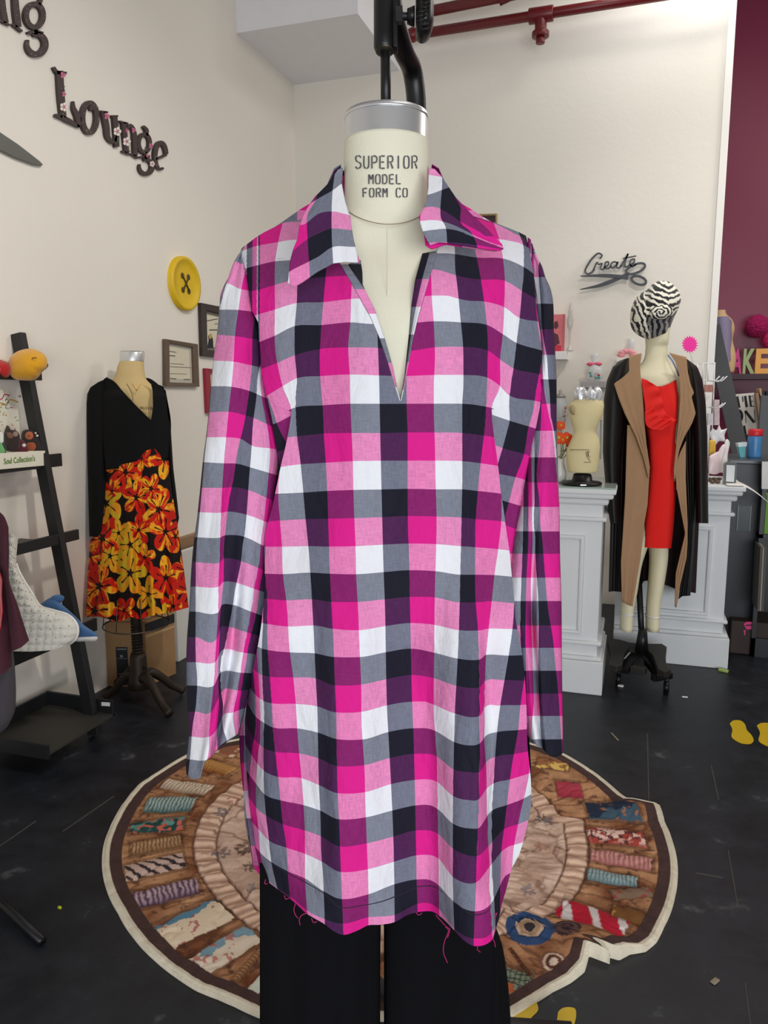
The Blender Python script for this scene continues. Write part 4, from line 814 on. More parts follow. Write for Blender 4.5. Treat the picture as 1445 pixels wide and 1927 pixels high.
# printed thread spools and fabric scraps
def seg(p, q, hw):
    a = onz(*p)[:2]; b = onz(*q)[:2]; m = ((p[0]+q[0])/2, (p[1]+q[1])/2); pn = onz(m[0], m[1]+hw)[:2]; pm = onz(*m)[:2]
    ax = (b-a); L = np.linalg.norm(ax); ax /= L; nn = np.array([-ax[1], ax[0]]); w = abs((pn-pm)@nn)+1e-6
    dx = Xr-pm[0]; dy = Yr-pm[1]; return (dx*ax[0]+dy*ax[1])/(L/2), (dx*nn[0]+dy*nn[1])/w
def spool(p, q, hw, base, dark, kind='thread', acc=None):
    global col, hgt
    s, t = seg(p, q, hw); wob = 0.06*(nB-0.5)*2; m = (np.abs(s)+wob < 1) & (np.abs(t)+wob < 1)
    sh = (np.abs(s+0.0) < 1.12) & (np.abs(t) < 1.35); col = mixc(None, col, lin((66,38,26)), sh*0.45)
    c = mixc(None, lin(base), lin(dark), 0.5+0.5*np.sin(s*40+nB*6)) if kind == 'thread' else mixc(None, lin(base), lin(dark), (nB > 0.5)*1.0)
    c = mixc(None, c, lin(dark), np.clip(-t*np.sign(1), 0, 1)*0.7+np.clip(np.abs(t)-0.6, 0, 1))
    if kind == 'zebra': c = mixc(None, lin(base), lin(dark), (np.sin(s*14+t*5+nA*9) > 0.35)*1.0)
    if kind == 'floral': c = mixc(None, c, lin(acc), (fbm(Xr*70, Yr*70, 7, 2) > 0.62)*1.0)
    if kind == 'stripe': c = mixc(None, lin(base), lin(dark), (np.sin(s*7+t*2+nA*2) > 0.55)*1.0)
    if kind == 'scrap': c = mixc(None, lin(base), lin(dark), ((nA*1.2+0.25*t > 0.62)*1.0)); c = mixc(None, c, lin(acc), (nB > 0.66)*0.8)
    if kind == 'plaid': c = mixc(None, lin(base), lin(dark), ((np.sin(s*16) > 0.75) | (np.sin(t*13) > 0.75))*1.0); c = mixc(None, c, lin(acc), (nA > 0.68)*0.9)
    col[m] = c[m]; hgt = hgt+m*0.006*np.clip(1-t*t, 0, 1)
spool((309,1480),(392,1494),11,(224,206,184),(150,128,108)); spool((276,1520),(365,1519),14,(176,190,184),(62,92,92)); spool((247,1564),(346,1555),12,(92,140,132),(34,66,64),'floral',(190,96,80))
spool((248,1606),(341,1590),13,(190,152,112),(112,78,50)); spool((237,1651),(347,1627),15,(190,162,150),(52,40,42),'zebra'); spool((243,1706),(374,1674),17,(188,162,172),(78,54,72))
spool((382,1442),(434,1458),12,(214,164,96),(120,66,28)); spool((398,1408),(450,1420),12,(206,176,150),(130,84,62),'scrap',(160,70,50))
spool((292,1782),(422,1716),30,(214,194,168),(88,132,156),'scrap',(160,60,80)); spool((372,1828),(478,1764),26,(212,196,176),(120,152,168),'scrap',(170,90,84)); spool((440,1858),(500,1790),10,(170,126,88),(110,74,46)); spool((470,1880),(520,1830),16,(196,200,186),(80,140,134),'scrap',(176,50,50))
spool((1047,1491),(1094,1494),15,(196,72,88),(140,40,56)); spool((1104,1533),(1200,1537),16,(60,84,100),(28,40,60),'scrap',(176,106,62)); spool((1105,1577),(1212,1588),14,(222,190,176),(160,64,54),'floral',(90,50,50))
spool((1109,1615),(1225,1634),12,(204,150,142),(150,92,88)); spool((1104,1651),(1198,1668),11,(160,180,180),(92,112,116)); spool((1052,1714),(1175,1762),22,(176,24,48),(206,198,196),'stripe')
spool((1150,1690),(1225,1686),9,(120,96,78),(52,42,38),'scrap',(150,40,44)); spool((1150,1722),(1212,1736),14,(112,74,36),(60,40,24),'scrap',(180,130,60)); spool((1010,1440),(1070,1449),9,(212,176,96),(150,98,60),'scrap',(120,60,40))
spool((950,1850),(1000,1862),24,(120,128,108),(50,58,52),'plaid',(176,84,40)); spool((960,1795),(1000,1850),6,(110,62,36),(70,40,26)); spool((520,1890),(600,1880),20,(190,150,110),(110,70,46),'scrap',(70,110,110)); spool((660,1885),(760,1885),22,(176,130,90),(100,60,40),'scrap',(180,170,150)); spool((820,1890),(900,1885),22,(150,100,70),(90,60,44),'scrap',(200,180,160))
def rbutton(cx, cy, r, cs):
    global col, hgt
    c = onz(cx, cy)[:2]; R_ = np.linalg.norm(onz(cx+r, cy)[:2]-c); rv = onz(cx, cy+r)[:2]-c
    rr = np.hypot(Xr-c[0], Yr-c[1])/R_; a = np.arctan2(Yr-c[1], Xr-c[0]); rr = rr*(1+0.03*np.sin(a*3+cx)+0.25*(nA-0.5))
    for k, cc in cs: m = rr < k; col[m] = mixc(None, lin(cc)*0.75, lin(cc)*1.2, nB)[m]
    hgt = hgt+0.006*np.clip(1-rr, 0, 1)
rbutton(996,1755,46,[(1.0,(44,70,110)),(0.62,(34,50,84)),(0.56,(186,160,136)),(0.42,(160,130,104)),(0.22,(46,40,44))])
rbutton(1066,1762,25,[(1.0,(58,38,40)),(0.75,(96,70,66)),(0.5,(44,28,32)),(0.2,(90,60,60))]); rbutton(1041,1822,25,[(1.0,(120,80,66)),(0.8,(206,178,156)),(0.6,(92,54,42)),(0.32,(214,190,170))])
# borders
bm = RHO > 0.932; c = mixc(None, lin((58,40,38)), lin((78,56,52)), nB); col[bm] = c[bm]; hgt[bm] *= 0.3
bm = RHO > 0.976; c = mixc(None, lin((196,186,164)), lin((222,214,194)), nB); col[bm] = c[bm]
hgt = hgt+0.0022*np.exp(-((RHO-0.988)/0.008)**2)
# lifted wave near the two folds of the edge
def lift(px, py, r, h):
    c = onz(px, py)[:2]; return h*np.exp(-((Xr-c[0])**2+(Yr-c[1])**2)/(r*r))
hz = 0.012+hgt+lift(1120,1792,0.09,0.028)+lift(1185,1525,0.07,0.02)+0.006*(nC-0.3)
Z = np.maximum(hz, 0.0035); Z = np.where(RHO > 0.99, np.maximum(Z-0.004, 0.003), Z)
V = np.stack([Xr, Yr, Z], -1).reshape(-1, 3); Fc = []
idx = np.arange(NR*NA).reshape(NR, NA); nx = np.roll(idx, -1, 1)
Fc = np.stack([idx[:-1], idx[1:], nx[1:], nx[:-1]], -1).reshape(-1, 4).tolist()
Fc.append(idx[0][::-1].tolist())
skirt_pts = V.reshape(NR, NA, 3)[-1].copy(); skirt_pts[:, 2] = 0.0005
n0 = len(V); V = np.vstack([V, skirt_pts]); e1 = idx[-1]; e2 = np.arange(n0, n0+NA)
Fc += [[int(e1[k]), int(e2[k]), int(e2[(k+1) % NA]), int(e1[(k+1) % NA])] for k in range(NA)]
col *= 1.22
C = np.vstack([col.reshape(-1, 3), col[-1].reshape(-1, 3)])
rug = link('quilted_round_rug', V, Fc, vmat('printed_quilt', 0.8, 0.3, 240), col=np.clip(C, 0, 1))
tag(rug, 'round quilted cloth printed with thread spools, cream bound edge, spread on the dark floor', 'rug')
# ================================================================== yellow foot stickers
YF = mat('yellow_vinyl', (218,182,14), 0.45, noise=0.04)
def sticker(pts, label, grp):
    P = resample(pts+[pts[0]], 40)[:-1]; g = slab([tuple(p) for p in P], lambda x, y: onz(x, y, 0.0008), (0,0,1), 0.0012)
    tag(link('footprint_sticker', *g, YF, smooth=False), label, 'floor sticker', grp)
sticker([(1373,1362),(1380,1356),(1392,1356),(1402,1364),(1405,1374),(1414,1384),(1418,1394),(1412,1400),(1400,1400),(1386,1395),(1376,1386),(1378,1374)], 'whole yellow footprint sticker on the floor at the right, left one of its pair', 'yellow footprints on the floor')
sticker([(1424,1366),(1432,1361),(1446,1361),(1456,1368),(1460,1380),(1470,1392),(1470,1402),(1456,1406),(1438,1402),(1427,1393),(1430,1380)], 'yellow footprint sticker cut off by the right edge of the photo', 'yellow footprints on the floor')
sticker([(1010,1888),(1013,1900),(1000,1915),(985,1935),(965,1950),(945,1950),(955,1925),(972,1908),(990,1890)], 'yellow footprint sticker partly under the cream edge of the round quilt', 'yellow footprints on the floor')
sticker([(1050,1905),(1058,1898),(1070,1896),(1082,1899),(1084,1912),(1080,1930),(1078,1950),(1058,1950),(1048,1925)], 'yellow footprint sticker at the bottom edge, right of the one under the quilt', 'yellow footprints on the floor')
# small litter
def litter(name, label, cat, a, b, w, m, h=0.004):
    tag(link(name, *bar(onz(*a)+[0,0,h/2+0.0005], onz(*b)+[0,0,h/2+0.0005], w, h), m, bevel=0.001), label, cat)
litter('fabric_clip', 'small lime green sewing clip on the floor by the white counter corner', 'clip', (1352,1262), (1370,1266), 0.016, mat('lime_plastic', (170,196,100), 0.5), 0.012)
litter('paper_scrap', 'tiny white paper scrap on the floor between the counter and the footprints', 'scrap', (1283,1312), (1294,1313), 0.010, PLAS)
litter('paper_scrap', 'white scrap on the floor in front of the brown box at the right edge', 'scrap', (1430,1228), (1437,1229), 0.014, PLAS, 0.008)
litter('thread_snip', 'short curled beige snip on the floor left of the yellow footprints', 'scrap', (1150,1380), (1163,1394), 0.006, mat('beige_scrap', (150,138,118), 0.8), 0.003)
litter('paper_scrap', 'pale folded scrap on the floor right of the lower edge of the quilt', 'scrap', (1340,1852), (1350,1844), 0.012, mat('beige_scrap', (150,138,118), 0.8))
litter('bead', 'tiny yellow bead on the floor left of the round quilt', 'bead', (110,1709), (115,1711), 0.006, mat('bead_yellow', (190,196,40), 0.4), 0.006)
litter('paper_scrap', 'small white fluff on the floor under the caster stand', 'scrap', (1163,1291), (1173,1293), 0.016, PLAS, 0.008)
# ================================================================== black leaning ladder shelf by the left wall
LBK = mat('ladder_black', (24,25,27), 0.45, noise=0.12)
rt0 = onx(30, 628, XL+0.012); rb0 = onz(179, 1386)
lad = thing('ladder_shelf', 'black leaning ladder shelf against the left wall holding plush toys and a low tray', 'shelf', (rb0[0], rt0[1]-0.1, 0))
yr = (rt0[1]+rb0[1])/2
link('side_rail', *bar(rt0+[0.01,0,0], rb0+[0,0,0.01], 0.05, 0.03, (0,1,0)), LBK, lad, smooth=False, bevel=0.002)
d_ = np.array([0, -0.72, 0]); link('side_rail', *bar(rt0+[0.01,0,0]+d_, rb0+[0,0,0.01]+d_, 0.05, 0.03, (0,1,0)), LBK, lad, smooth=False, bevel=0.002)
def rail_x(z): t = (z-rb0[2])/(rt0[2]-rb0[2]); return rb0[0]+(rt0[0]-rb0[0])*t, rb0[1]+(rt0[1]-rb0[1])*t
def tier(px, py0, py1, near_px, board=True, h=None):
    """front board whose far end shows at px; py0/py1 top and bottom of that end"""
    yv = yr+0.10
    a = ony(px, py0, yv); b = ony(px, py1, yv); x = (a[0]+b[0])/2; z0, z1 = b[2], a[2]
    g = [box(x-0.014, x, yr-0.85, yv, z0, z1), box(XL+0.01, x, yr-0.85, yr-0.835, z0, z1)]
    link('shelf_edge', *join(*g), LBK, lad, smooth=False, bevel=0.0015)
    link('shelf_board', *box(XL+0.01, x-0.014, yr-0.83, yr-0.03, z0+0.004, z0+0.018), LBK, lad, smooth=False, bevel=0.0015)
    return x, z0, z1
T1 = tier(79, 692, 716, 0); T2 = tier(117, 853, 877, 0); T3 = tier(149, 996, 1015, 0); T4 = tier(183, 1163, 1186, 0)
c1 = onz(216, 1346, 0.085); cN = onz(75, 1412, 0.085); cB = onz(90, 1312, 0.16); y1_ = float(c1[1]); x1_ = float(c1[0]); yn = float(cN[1]); xb = float(ony(90, 1311, y1_)[0])
link('tray_floor', *box(xb, x1_, yn-0.02, y1_, 0.085, 0.095), mat('tray_grey', (52,51,46), 0.55, noise=0.15), lad, smooth=False)
link('tray_edge', *join(box(xb, x1_, y1_-0.012, y1_, 0.083, 0.15), box(xb, xb+0.012, yn-0.02, y1_, 0.083, 0.15), box(xb, x1_, yn-0.03, yn-0.018, 0.07, 0.125)), LBK, lad, smooth=False, bevel=0.0015)
pl_ = lambda x, y: ony(x, y, y1_-0.0125)
link('price_tag', *slab([(191,1321),(207,1322),(207,1329),(191,1328)], pl_, (0,-1,0), 0.001), PLAS, lad, smooth=False)
# plush toys on the top tier
DL = depth(ony(60, 690, yr-0.02))
def felt(n, c, **k): return mat(n, c, 0.95, noise=0.08, nscale=30, bump=0.25, bscale=200, sheen=0.3, **k)
t = thing('lemon_plush', 'yellow round lemon plush toy on the top tier of the black ladder shelf', 'plush toy', pd(50, 716, DL))
V, Fc, P = lens_blob([(16,690),(18,675),(28,664),(42,658),(58,656),(72,660),(84,668),(89,680),(87,692),(78,702),(70,712),(60,716),(45,716),(30,714),(20,708),(16,699)], DL, 0.07)
link('plush_body', V, Fc, felt('yellow_plush', (222,160,24)), t)
V, Fc, P = lens_blob([(84,690),(90,684),(91,688),(87,694),(84,696)], DL+0.01, 0.012, 6, 20); link('plush_tip', V, Fc, felt('dark_red_plush', (120,40,36)), t)
link('stitched_mark', *tube([pd(60, 675, DL-0.07), pd(64, 673, DL-0.071), pd(69, 674, DL-0.068)], 0.002, 6), mat('brown_stitch', (90,60,20), 0.8), t)
t = thing('red_plush', 'red plush toy cut by the left edge beside the yellow plush', 'plush toy', pd(5, 712, DL))
V, Fc, P = lens_blob([(-30,680),(-20,672),(-5,675),(4,678),(14,682),(20,692),(20,703),(12,712),(-5,713),(-25,712)], DL-0.02, 0.05); link('plush_body', V, Fc, felt('red_plush', (178,28,26)), t)
V, Fc, P = lens_blob([(-8,690),(-2,688),(1,694),(0,701),(-8,702)], DL-0.065, 0.012, 6, 20); link('plush_cheek', V, Fc, felt('pale_red_plush', (206,90,70)), t)
# display box on the second tier
XB = T2[0]+0.006; px_ = lambda x, y: onx(x, y, XB); DB = depth(onx(60, 860, XB-0.07))-0.04
db = thing('display_box', 'white cardboard display box with green lettering, standing on the second ladder tier', 'box', px_(30, 886))
pf = lambda x, y: pd(x, y, DB)
def slabd(pts, D, th, px=None): 
    P = np.array([pd(x, y, D) for x, y in pts]); Q = np.array([pd(x, y, D) for x, y in pts])+FH*th; n = len(P)
    return np.vstack([P, Q]), [list(range(n)), list(range(n, 2*n))[::-1]]+[[(i+1) % n, i, n+i, n+(i+1) % n] for i in range(n)]
BOXW = mat('box_white', (226,222,204), 0.7)
link('box_tray', *slab([(-60,857),(85,848),(86,876),(-60,889)], px_, (-1,0,0), 0.15), BOXW, db, smooth=False, bevel=0.001)
ux = np.array([0., 1., 0.]); uy = np.array([0., 0., 1.])
W_ = float(px_(66, 866)[1]-px_(7, 866)[1])
g = text_geo("Soul Collection's", 0.030, px_(7, 873.5)+[0.0015,0,0], ux, uy, 0.0, bold=0.0004); o7 = g[0][:, 1].min(); g = (np.stack([g[0][:, 0], o7+(g[0][:, 1]-o7)*W_/(g[0][:, 1].max()-o7), g[0][:, 2]], 1), g[1])
link('box_lettering', *g, mat('print_green', (92,132,36), 0.7), db, smooth=False)
# printed back card with confetti marks
pc_ = lambda x, y: onx(x, y, XB-0.125); bc = slab([(-60,735),(18,735),(27,748),(36,757),(42,848),(-60,856)], pc_, (-1,0,0), 0.004)
gr = [(bc, BOXW)]
cfs = [mat('confetti_pink', (190,60,110), 0.7), mat('confetti_ochre', (200,150,60), 0.7), mat('confetti_navy', (50,46,66), 0.7), mat('confetti_teal', (110,150,150), 0.7), mat('confetti_green', (140,160,90), 0.7)]
for k in range(46):
    cx, cy = random.uniform(-20, 34), random.uniform(742, 812); a = random.uniform(0, 2*pi); r = random.uniform(2, 5)
    pts = [(cx+r*cos(a+q), cy+r*sin(a+q)*0.8) for q in np.linspace(0, random.uniform(1, 2.4), 5)]
    gr.append((stroke(pts, random.uniform(0.9, 1.8), lambda x, y: pc_(x, y)+np.array([0.0008,0,0]), (1,0,0), 0.0005, n=6), cfs[k % 5]))
gr.append((stroke([(-10,752),(4,750),(8,742),(18,744)], 2, lambda x, y: pc_(x, y)+np.array([0.0008,0,0]), (1,0,0), 0.0005), cfs[0]))
gr.append((stroke([(0,758),(12,762),(18,752),(34,757)], 2, lambda x, y: pc_(x, y)+np.array([0.0008,0,0]), (1,0,0), 0.0005), cfs[1]))
multi('printed_back_card', gr, db, smooth=False)
# felt keychains standing in the box (all generic woodland shapes)
def keyfelt(name, label, cat, outline, D, mcol, extras):
    mcx, mcy = np.array(outline, float).mean(0); D = depth(onx(mcx, mcy, XB-0.045))-(D-DB-0.045)*-0.5
    V, Fc, P = lens_blob(outline, D, 0.014, 8, 40); t = thing(name, label, cat, V[:, :].mean(0)*[1,1,0]+[0,0,V[:,2].min()], 'felt keychain toys in the display box')
    link('felt_body', V, Fc, felt(name+'_felt', mcol), t)
    for nm, o, c, dd in extras:
        V, Fc, P = lens_blob(o, D-0.012+dd, 0.004, 4, 20); link(nm, V, Fc, felt(nm+'_felt_%d%d%d' % c, c), t)
E8 = lambda cx, cy, rx, ry: ring(cx, cy, rx, ry, n=10)[:-1]
keyfelt('mushroom_keychain', 'felt mushroom with maroon white spotted cap in the display box', 'keychain', [(17,838),(20,828),(28,824),(36,825),(46,831),(52,840),(54,848),(46,852),(28,852),(17,848)], DB+0.03, (92,24,40),
        [('cap_spot', E8(21,832,2.6,2.6), (226,220,212), 0), ('cap_spot', E8(32,832,3.4,2.4), (226,220,212), -.001), ('cap_spot', E8(45,838,3.8,3.4), (226,220,212), 0), ('cap_spot', E8(25,842,4.2,4), (226,220,212), 0)])
keyfelt('fox_keychain', 'dark brown pointed eared felt animal behind the felt mushroom', 'keychain', [(7,832),(8,812),(14,800),(20,808),(30,810),(36,816),(38,828),(34,846),(12,848)], DB+0.05, (50,34,32),
        [('muzzle', [(12,814),(20,814),(26,822),(20,826),(14,822)], (120,84,66), 0), ('ball', E8(29,817,5,5), (150,128,110), 0)])
keyfelt('deer_keychain', 'brown felt deer with white ear tips, rightmost in the display box', 'keychain', [(38,848),(40,830),(42,812),(50,808),(62,812),(72,822),(78,836),(80,850),(60,852)], DB+0.06, (44,32,30),
        [('face', E8(55,820,8,8), (178,98,62), 0), ('chest', E8(58,840,10,9), (166,84,50), 0), ('ear_tip', E8(67,815,2,2), (226,206,196), 0), ('ear_tip', E8(70,820,2.5,2.4), (226,206,196), 0), ('nose', E8(54,820,1.4,1.4), (30,20,20), -.003)])
keyfelt('green_keychain', 'green and white felt creature cut by the left edge in the display box', 'keychain', [(-20,850),(-16,812),(-6,806),(2,812),(6,830),(12,846),(10,854)], DB+0.04, (40,44,44),
        [('green_belly', [(-8,836),(0,830),(6,840),(10,850),(-8,852)], (104,164,104), 0), ('white_face', [(-8,816),(2,812),(6,820),(4,834),(-6,832)], (214,216,208), 0)])
# quilted stocking and dolphin on tier four
DS = depth(ony(80, 1180, yr-0.25))-0.04
st = thing('quilted_stocking', 'white quilted christmas stocking with piping and tiny studs, lying on the ladder shelf', 'stocking', pd(60, 1224, DS))
XY = coons([(8,1010),(22,1002),(34,1012)], [(8,1225),(60,1226),(100,1223),(132,1212)], [(8,1010),(8,1100),(8,1225)], [(34,1012),(31,1045),(30,1066),(44,1090),(60,1115),(76,1140),(100,1148),(130,1158),(145,1175),(147,1190),(142,1203),(132,1212)], 70, 90, False)
V, Fc = lens_grid(XY, DS, 0.05, 0.03)
nvv = 90*70; X, Y = XY[..., 0], XY[..., 1]
quilt = 0.006*(np.abs(np.sin(Y/4.6))**0.5*np.abs(np.sin((X+Y*0.1)/4.6))**0.5); sgm = np.sqrt(np.clip(1-np.linspace(-1, 1, 70)**2, 0, 1))[None]
V[:nvv] -= (quilt*sgm).reshape(-1, 1)*FW
wf = mat('white_fleece', (222,220,210), 0.95, noise=0.05, nscale=40, bump=0.3, bscale=150, sheen=0.3)
so = link('stocking_body', V, Fc, wf, st)
G_ = []; Vg = V[:nvv].reshape(90, 70, 3)
for i in range(8, 86, 6):
    for j in range(8, 64, 9):
        if (i//6) % 2: j += 4
        if j < 66: G_.append(ellip(Vg[i, j]-FW*0.0005, (0.0018,)*3, 8, 6))
link('stud', *join(*G_), mat('stud_dark', (110,96,84), 0.4), st)['kind'] = 'stuff'
q = resample([(31,1060),(34,1070),(44,1090),(60,1115),(76,1140),(100,1148),(130,1158),(145,1175),(147,1190),(142,1203),(132,1212)], 50)
link('piping', *tube(pd(q[:, 0], q[:, 1], np.full(50, DS)), 0.004, 8), PLAS, st)
dl = thing('dolphin_plush', 'blue plush dolphin with white belly poking out behind the white quilted stocking', 'plush toy', pd(130, 1205, DS+0.09))
V, Fc, P = lens_blob([(70,1142),(88,1128),(98,1124),(108,1130),(122,1142),(140,1158),(158,1176),(184,1198),(180,1202),(150,1202),(120,1200),(95,1185),(75,1165)], DS+0.09, 0.035); link('dolphin_body', V, Fc, felt('blue_plush', (62,104,152)), dl)
V, Fc, P = lens_blob([(92,1128),(98,1122),(112,1119),(121,1124),(117,1132),(105,1135)], DS+0.085, 0.012, 6, 30); link('fin', V, Fc, felt('blue_plush', (62,104,152)), dl)
V, Fc, P = lens_blob([(132,1202),(150,1198),(184,1200),(182,1205),(160,1207),(138,1206)], DS+0.085, 0.02, 6, 30); link('white_belly', V, Fc, felt('white_plush', (214,212,208)), dl)
# ---- maroon coat on a form at the left edge
DM = depth(onz(-40, 1650))
mf = thing('dress_form', 'grey dress form body cut by the left edge beneath a maroon coat', 'dress form', pd(-20, 1440, DM)*[1,1,0])
link('form_body', *sections(dense([(-60,1000,60,.1,DM),(-60,1150,66,.11,DM),(-60,1270,78,.13,DM),(-60,1340,80,.13,DM),(-60,1372,70,.11,DM)], 30), 40), mat('grey_jersey', (70,68,76), 0.9, noise=0.06, bump=0.1, bscale=200), mf)
link('form_pole', *cyl(pd(-45, 1370, DM), pd(-45, 1370, DM)*[1,1,0]+[0,0,0.02], 0.02), BLK, mf)
ft = onz(-30, 1640); 
link('form_leg', *join(tube([onz(-60, 1650)+[0,0,.03], onz(0, 1712)+[0,0,.022], onz(80, 1780)+[0,0,.012]], 0.011, 12)), BLK, mf)
mc = thing('maroon_coat', 'maroon coat with red lining hanging at the left edge of the photo', 'coat', pd(10, 1270, DM-0.12))
XY = coons([(-120,930),(-60,935),(-4,960)], [(-120,1290),(-50,1285),(-8,1276),(22,1254)], [(-120,930),(-120,1100),(-120,1290)], [(-4,960),(6,975),(14,995),(17,1040),(15,1090),(20,1150),(22,1200),(22,1254)], 30, 60)
MR = mat('maroon_wool', (70,26,40), 0.9, noise=0.12, nscale=40, bump=0.15, bscale=250)
V, Fc = lens_grid(XY, DM-0.10, 0.05, 0.22); link('coat_body', V, Fc, MR, mc)
XY = coons([(-4,960),(8,972),(16,992)], [(22,1226),(40,1218),(55,1205)], [(-4,960),(0,1040),(10,1120),(22,1226)], [(16,992),(17,1040),(17,1088),(34,1140),(45,1175),(55,1205)], 20, 60)
V, Fc = lens_grid(XY, DM-0.13, 0.035, 0.03); link('coat_sleeve', V, Fc, MR, mc)
XY = coons([(-30,1070),(0,1076)], [(-30,1190),(2,1186)], [(-30,1070),(-30,1190)], [(0,1076),(5,1090),(4,1120),(6,1150),(2,1186)], 8, 20, False)
link('red_lining', pd(XY[..., 0], XY[..., 1], DM-0.19).reshape(-1, 3), grid_faces(20, 8), mat('red_satin', (150,20,26), 0.4), mc, solid=0.002)

# ================================================================== dress form with black wrap top and floral skirt
g0 = onz(264, 1322); DF = depth(g0)
df = thing('dress_form', 'old tan linen dress form on cast iron legs, wearing black top and floral skirt', 'dress form', g0)
TAN = mat('aged_linen', (206,180,126), 0.85, noise=0.14, nscale=9, bump=0.12, bscale=300)
DT = depth(pd(245, 800, DF)); DT = DF
link('torso', *sections(dense([(248,680,22,.045,DT),(246,690,24,.048,DT),(245,705,27,.052,DT),(244,714,31,.055,DT),(243,724,42,.06,DT),(243,740,62,.07,DT),(245,780,66,.085,DT),(248,820,62,.085,DT),(252,870,50,.08,DT),(256,930,54,.1,DT),(258,1000,58,.1,DT)], 50), 48), TAN, df)
link('neck_cap', *sections([(249,663,20,.04,DT),(249,661,22,.044,DT),(249,664,22.5,.045,DT),(248,679,22.5,.045,DT),(248,681,22,.044,DT)], 40), CHR, df)
tp = resample([(222,742),(232,742),(240,724),(247,736),(247,746),(245,744),(238,726)], 30)
def torsoD(x, y): return DT-0.075-0.01+0*np.asarray(x, float)
DK = mat('stencil_dark', (70,54,36), 0.8)
link('torso_seam', *tube([pd(x, y, DT-.086) for x, y in [(238,722),(243,730),(246,736),(249,745),(250,752),(246,757)]], 0.0012, 6), DK, df)
link('stencil_text', *join(*[stroke([(x, y0), (x+1.5, y1)], 1.2, lambda a, b: pd(a, b, DT-0.0895), -FH, 0.0005, n=3) for x, y0, y1 in [(264,765,770),(267,765,770),(270,766,771),(274,765,771),(278,766,771),(282,766,771),(285,766,771)]]), DK, df)
link('gold_necklace', *join(tube([pd(x, y, DT-.083) for x, y in [(248,722),(253,730),(257,734),(262,728),(264,722)]], 0.0012, 6), ellip(pd(257, 734, DT-.085), (0.004,)*3, 10, 8)), mat('gold', (220,170,70), 0.25, 1.0), df)
pole = g0*[1,1,0]
CI = mat('cast_iron', (48,38,30), 0.55, 0.5, 0.2, 30)
link('stand_pole', *cyl(pole+[0,0,.17], pole+[0,0,.62], 0.021), CI, df)
link('pole_thread', *join(*[cyl(pole+[0,0,.22+k*.014], pole+[0,0,.226+k*.014], 0.0245) for k in range(14)]), CI, df)
link('stand_hub', *lathe(pole+[0,0,.06], [(0.02,0),(0.05,0.01),(0.045,.05),(0.036,.09),(0.036,.15),(0.03,.17)]), CI, df)
link('set_screw', *cyl(pole+[0.03,-.01,.17], pole+[0.075,-.025,.168], 0.006), CI, df)
for fx, fy in ((319,1352),(345,1306),(200,1318),(222,1290)):
    e = onz(fx, fy); d = (e-pole); L_ = np.linalg.norm(d); d /= L_; L_ = min(L_, 0.36); d = d*L_
    P = [pole+[0,0,.11]+d*0.05, pole+[0,0,.13]+d*0.25, pole+[0,0,.10]+d*0.5, pole+[0,0,.05]+d*0.75, pole+[0,0,.018]+d]
    link('claw_leg', *tube(resample(P, 24), np.interp(np.linspace(0, 1, 24), [0, .5, .9, 1], [.026,.018,.016,.02]), 12), CI, df)
hoop = [pole+[0.14*cos(a), 0.14*sin(a), 0.36] for a in np.linspace(0, 2*pi, 33)]
gs = [tube(hoop, 0.003, 6)]+[tube([pole+[0.14*cos(a), 0.14*sin(a), 0.36], pole+[0.12*cos(a), 0.12*sin(a), 0.50]], 0.002, 6) for a in np.linspace(0, 2*pi, 9)[:-1]]
link('wire_cage', *join(*gs), mat('wire_grey', (90,84,74), 0.4, 0.7), df)
bt = thing('wrap_top', 'black long sleeved wrap top with deep V neck on the tan dress form', 'top', pd(250, 905, DT))
BT = mat('black_jersey', (13,13,14), 0.85, spec=0.2)
XY = coons([(200,730),(210,752),(228,800),(250,800)], [(200,905),(225,903),(250,900),(258,898)], [(200,730),(198,800),(199,905)], [(250,800),(256,850),(258,898)], 4, 4)
def cloth(name, par, m, top, bot, left, right, D, f, b, nu=40, nv=60, smooth=False, **k):
    XY = coons(top, bot, left, right, nu, nv, smooth); V, Fc = lens_grid(XY, D, f, b); return link(name, V, Fc, m, par, **k), XY
# body built as an open-fronted shell so that the tan chest shows through the V
XYl = coons([(196,713),(200,711),(214,719),(228,735),(250,759),(284,793)], [(200,884),(240,880),(284,872)], [(196,713),(190,760),(193,820),(200,884)], [(284,793),(285,830),(284,872)], 50, 60, False)
XYr = coons([(283.5,795),(288,765),(287,735),(284,722),(276,711)], [(284,872),(300,868),(316,862)], [(283.5,795),(284,830),(284,872)], [(276,711),(292,720),(305,728),(311,745),(315,780),(321,800),(319,820),(317,862)], 40, 60, False)
def wrapD(X, Y, off): s = (X-254)/70.0; return DT-0.115*np.sqrt(np.clip(1-s*s*0.9, 0.02, 1))*np.clip((Y-705)/40.0, 0.68, 1)+off
G_ = []
for A, off in ((XYl, 0.0), (XYr, 0.004)):
    X, Y = A[..., 0], A[..., 1]; G_.append((pd(X, Y, wrapD(X, Y, off)).reshape(-1, 3), grid_faces(*A.shape[:2])))
XYb = coons([(198,731),(235,722),(276,711),(311,735)], [(200,884),(260,880),(317,862)], [(198,731),(193,820),(200,884)], [(311,735),(321,800),(317,862)], 40, 40)
s_ = np.linspace(-1, 1, 40)[None]*np.ones((40, 1)); G_.append((pd(XYb[..., 0], XYb[..., 1], DT+0.03+0.09*np.sqrt(np.clip(1-s_**2, 0, 1))).reshape(-1, 3), grid_faces(40, 40, 0, True)))
link('top_body', *join(*G_), BT, bt, solid=-0.002)
q = resample([(200,711),(214,719),(228,735),(250,759),(284,793)], 40); link('neckline_binding', *tube(pd(q[:, 0], q[:, 1], wrapD(q[:, 0], q[:, 1], -0.001)), 0.0035, 8), BT, bt)
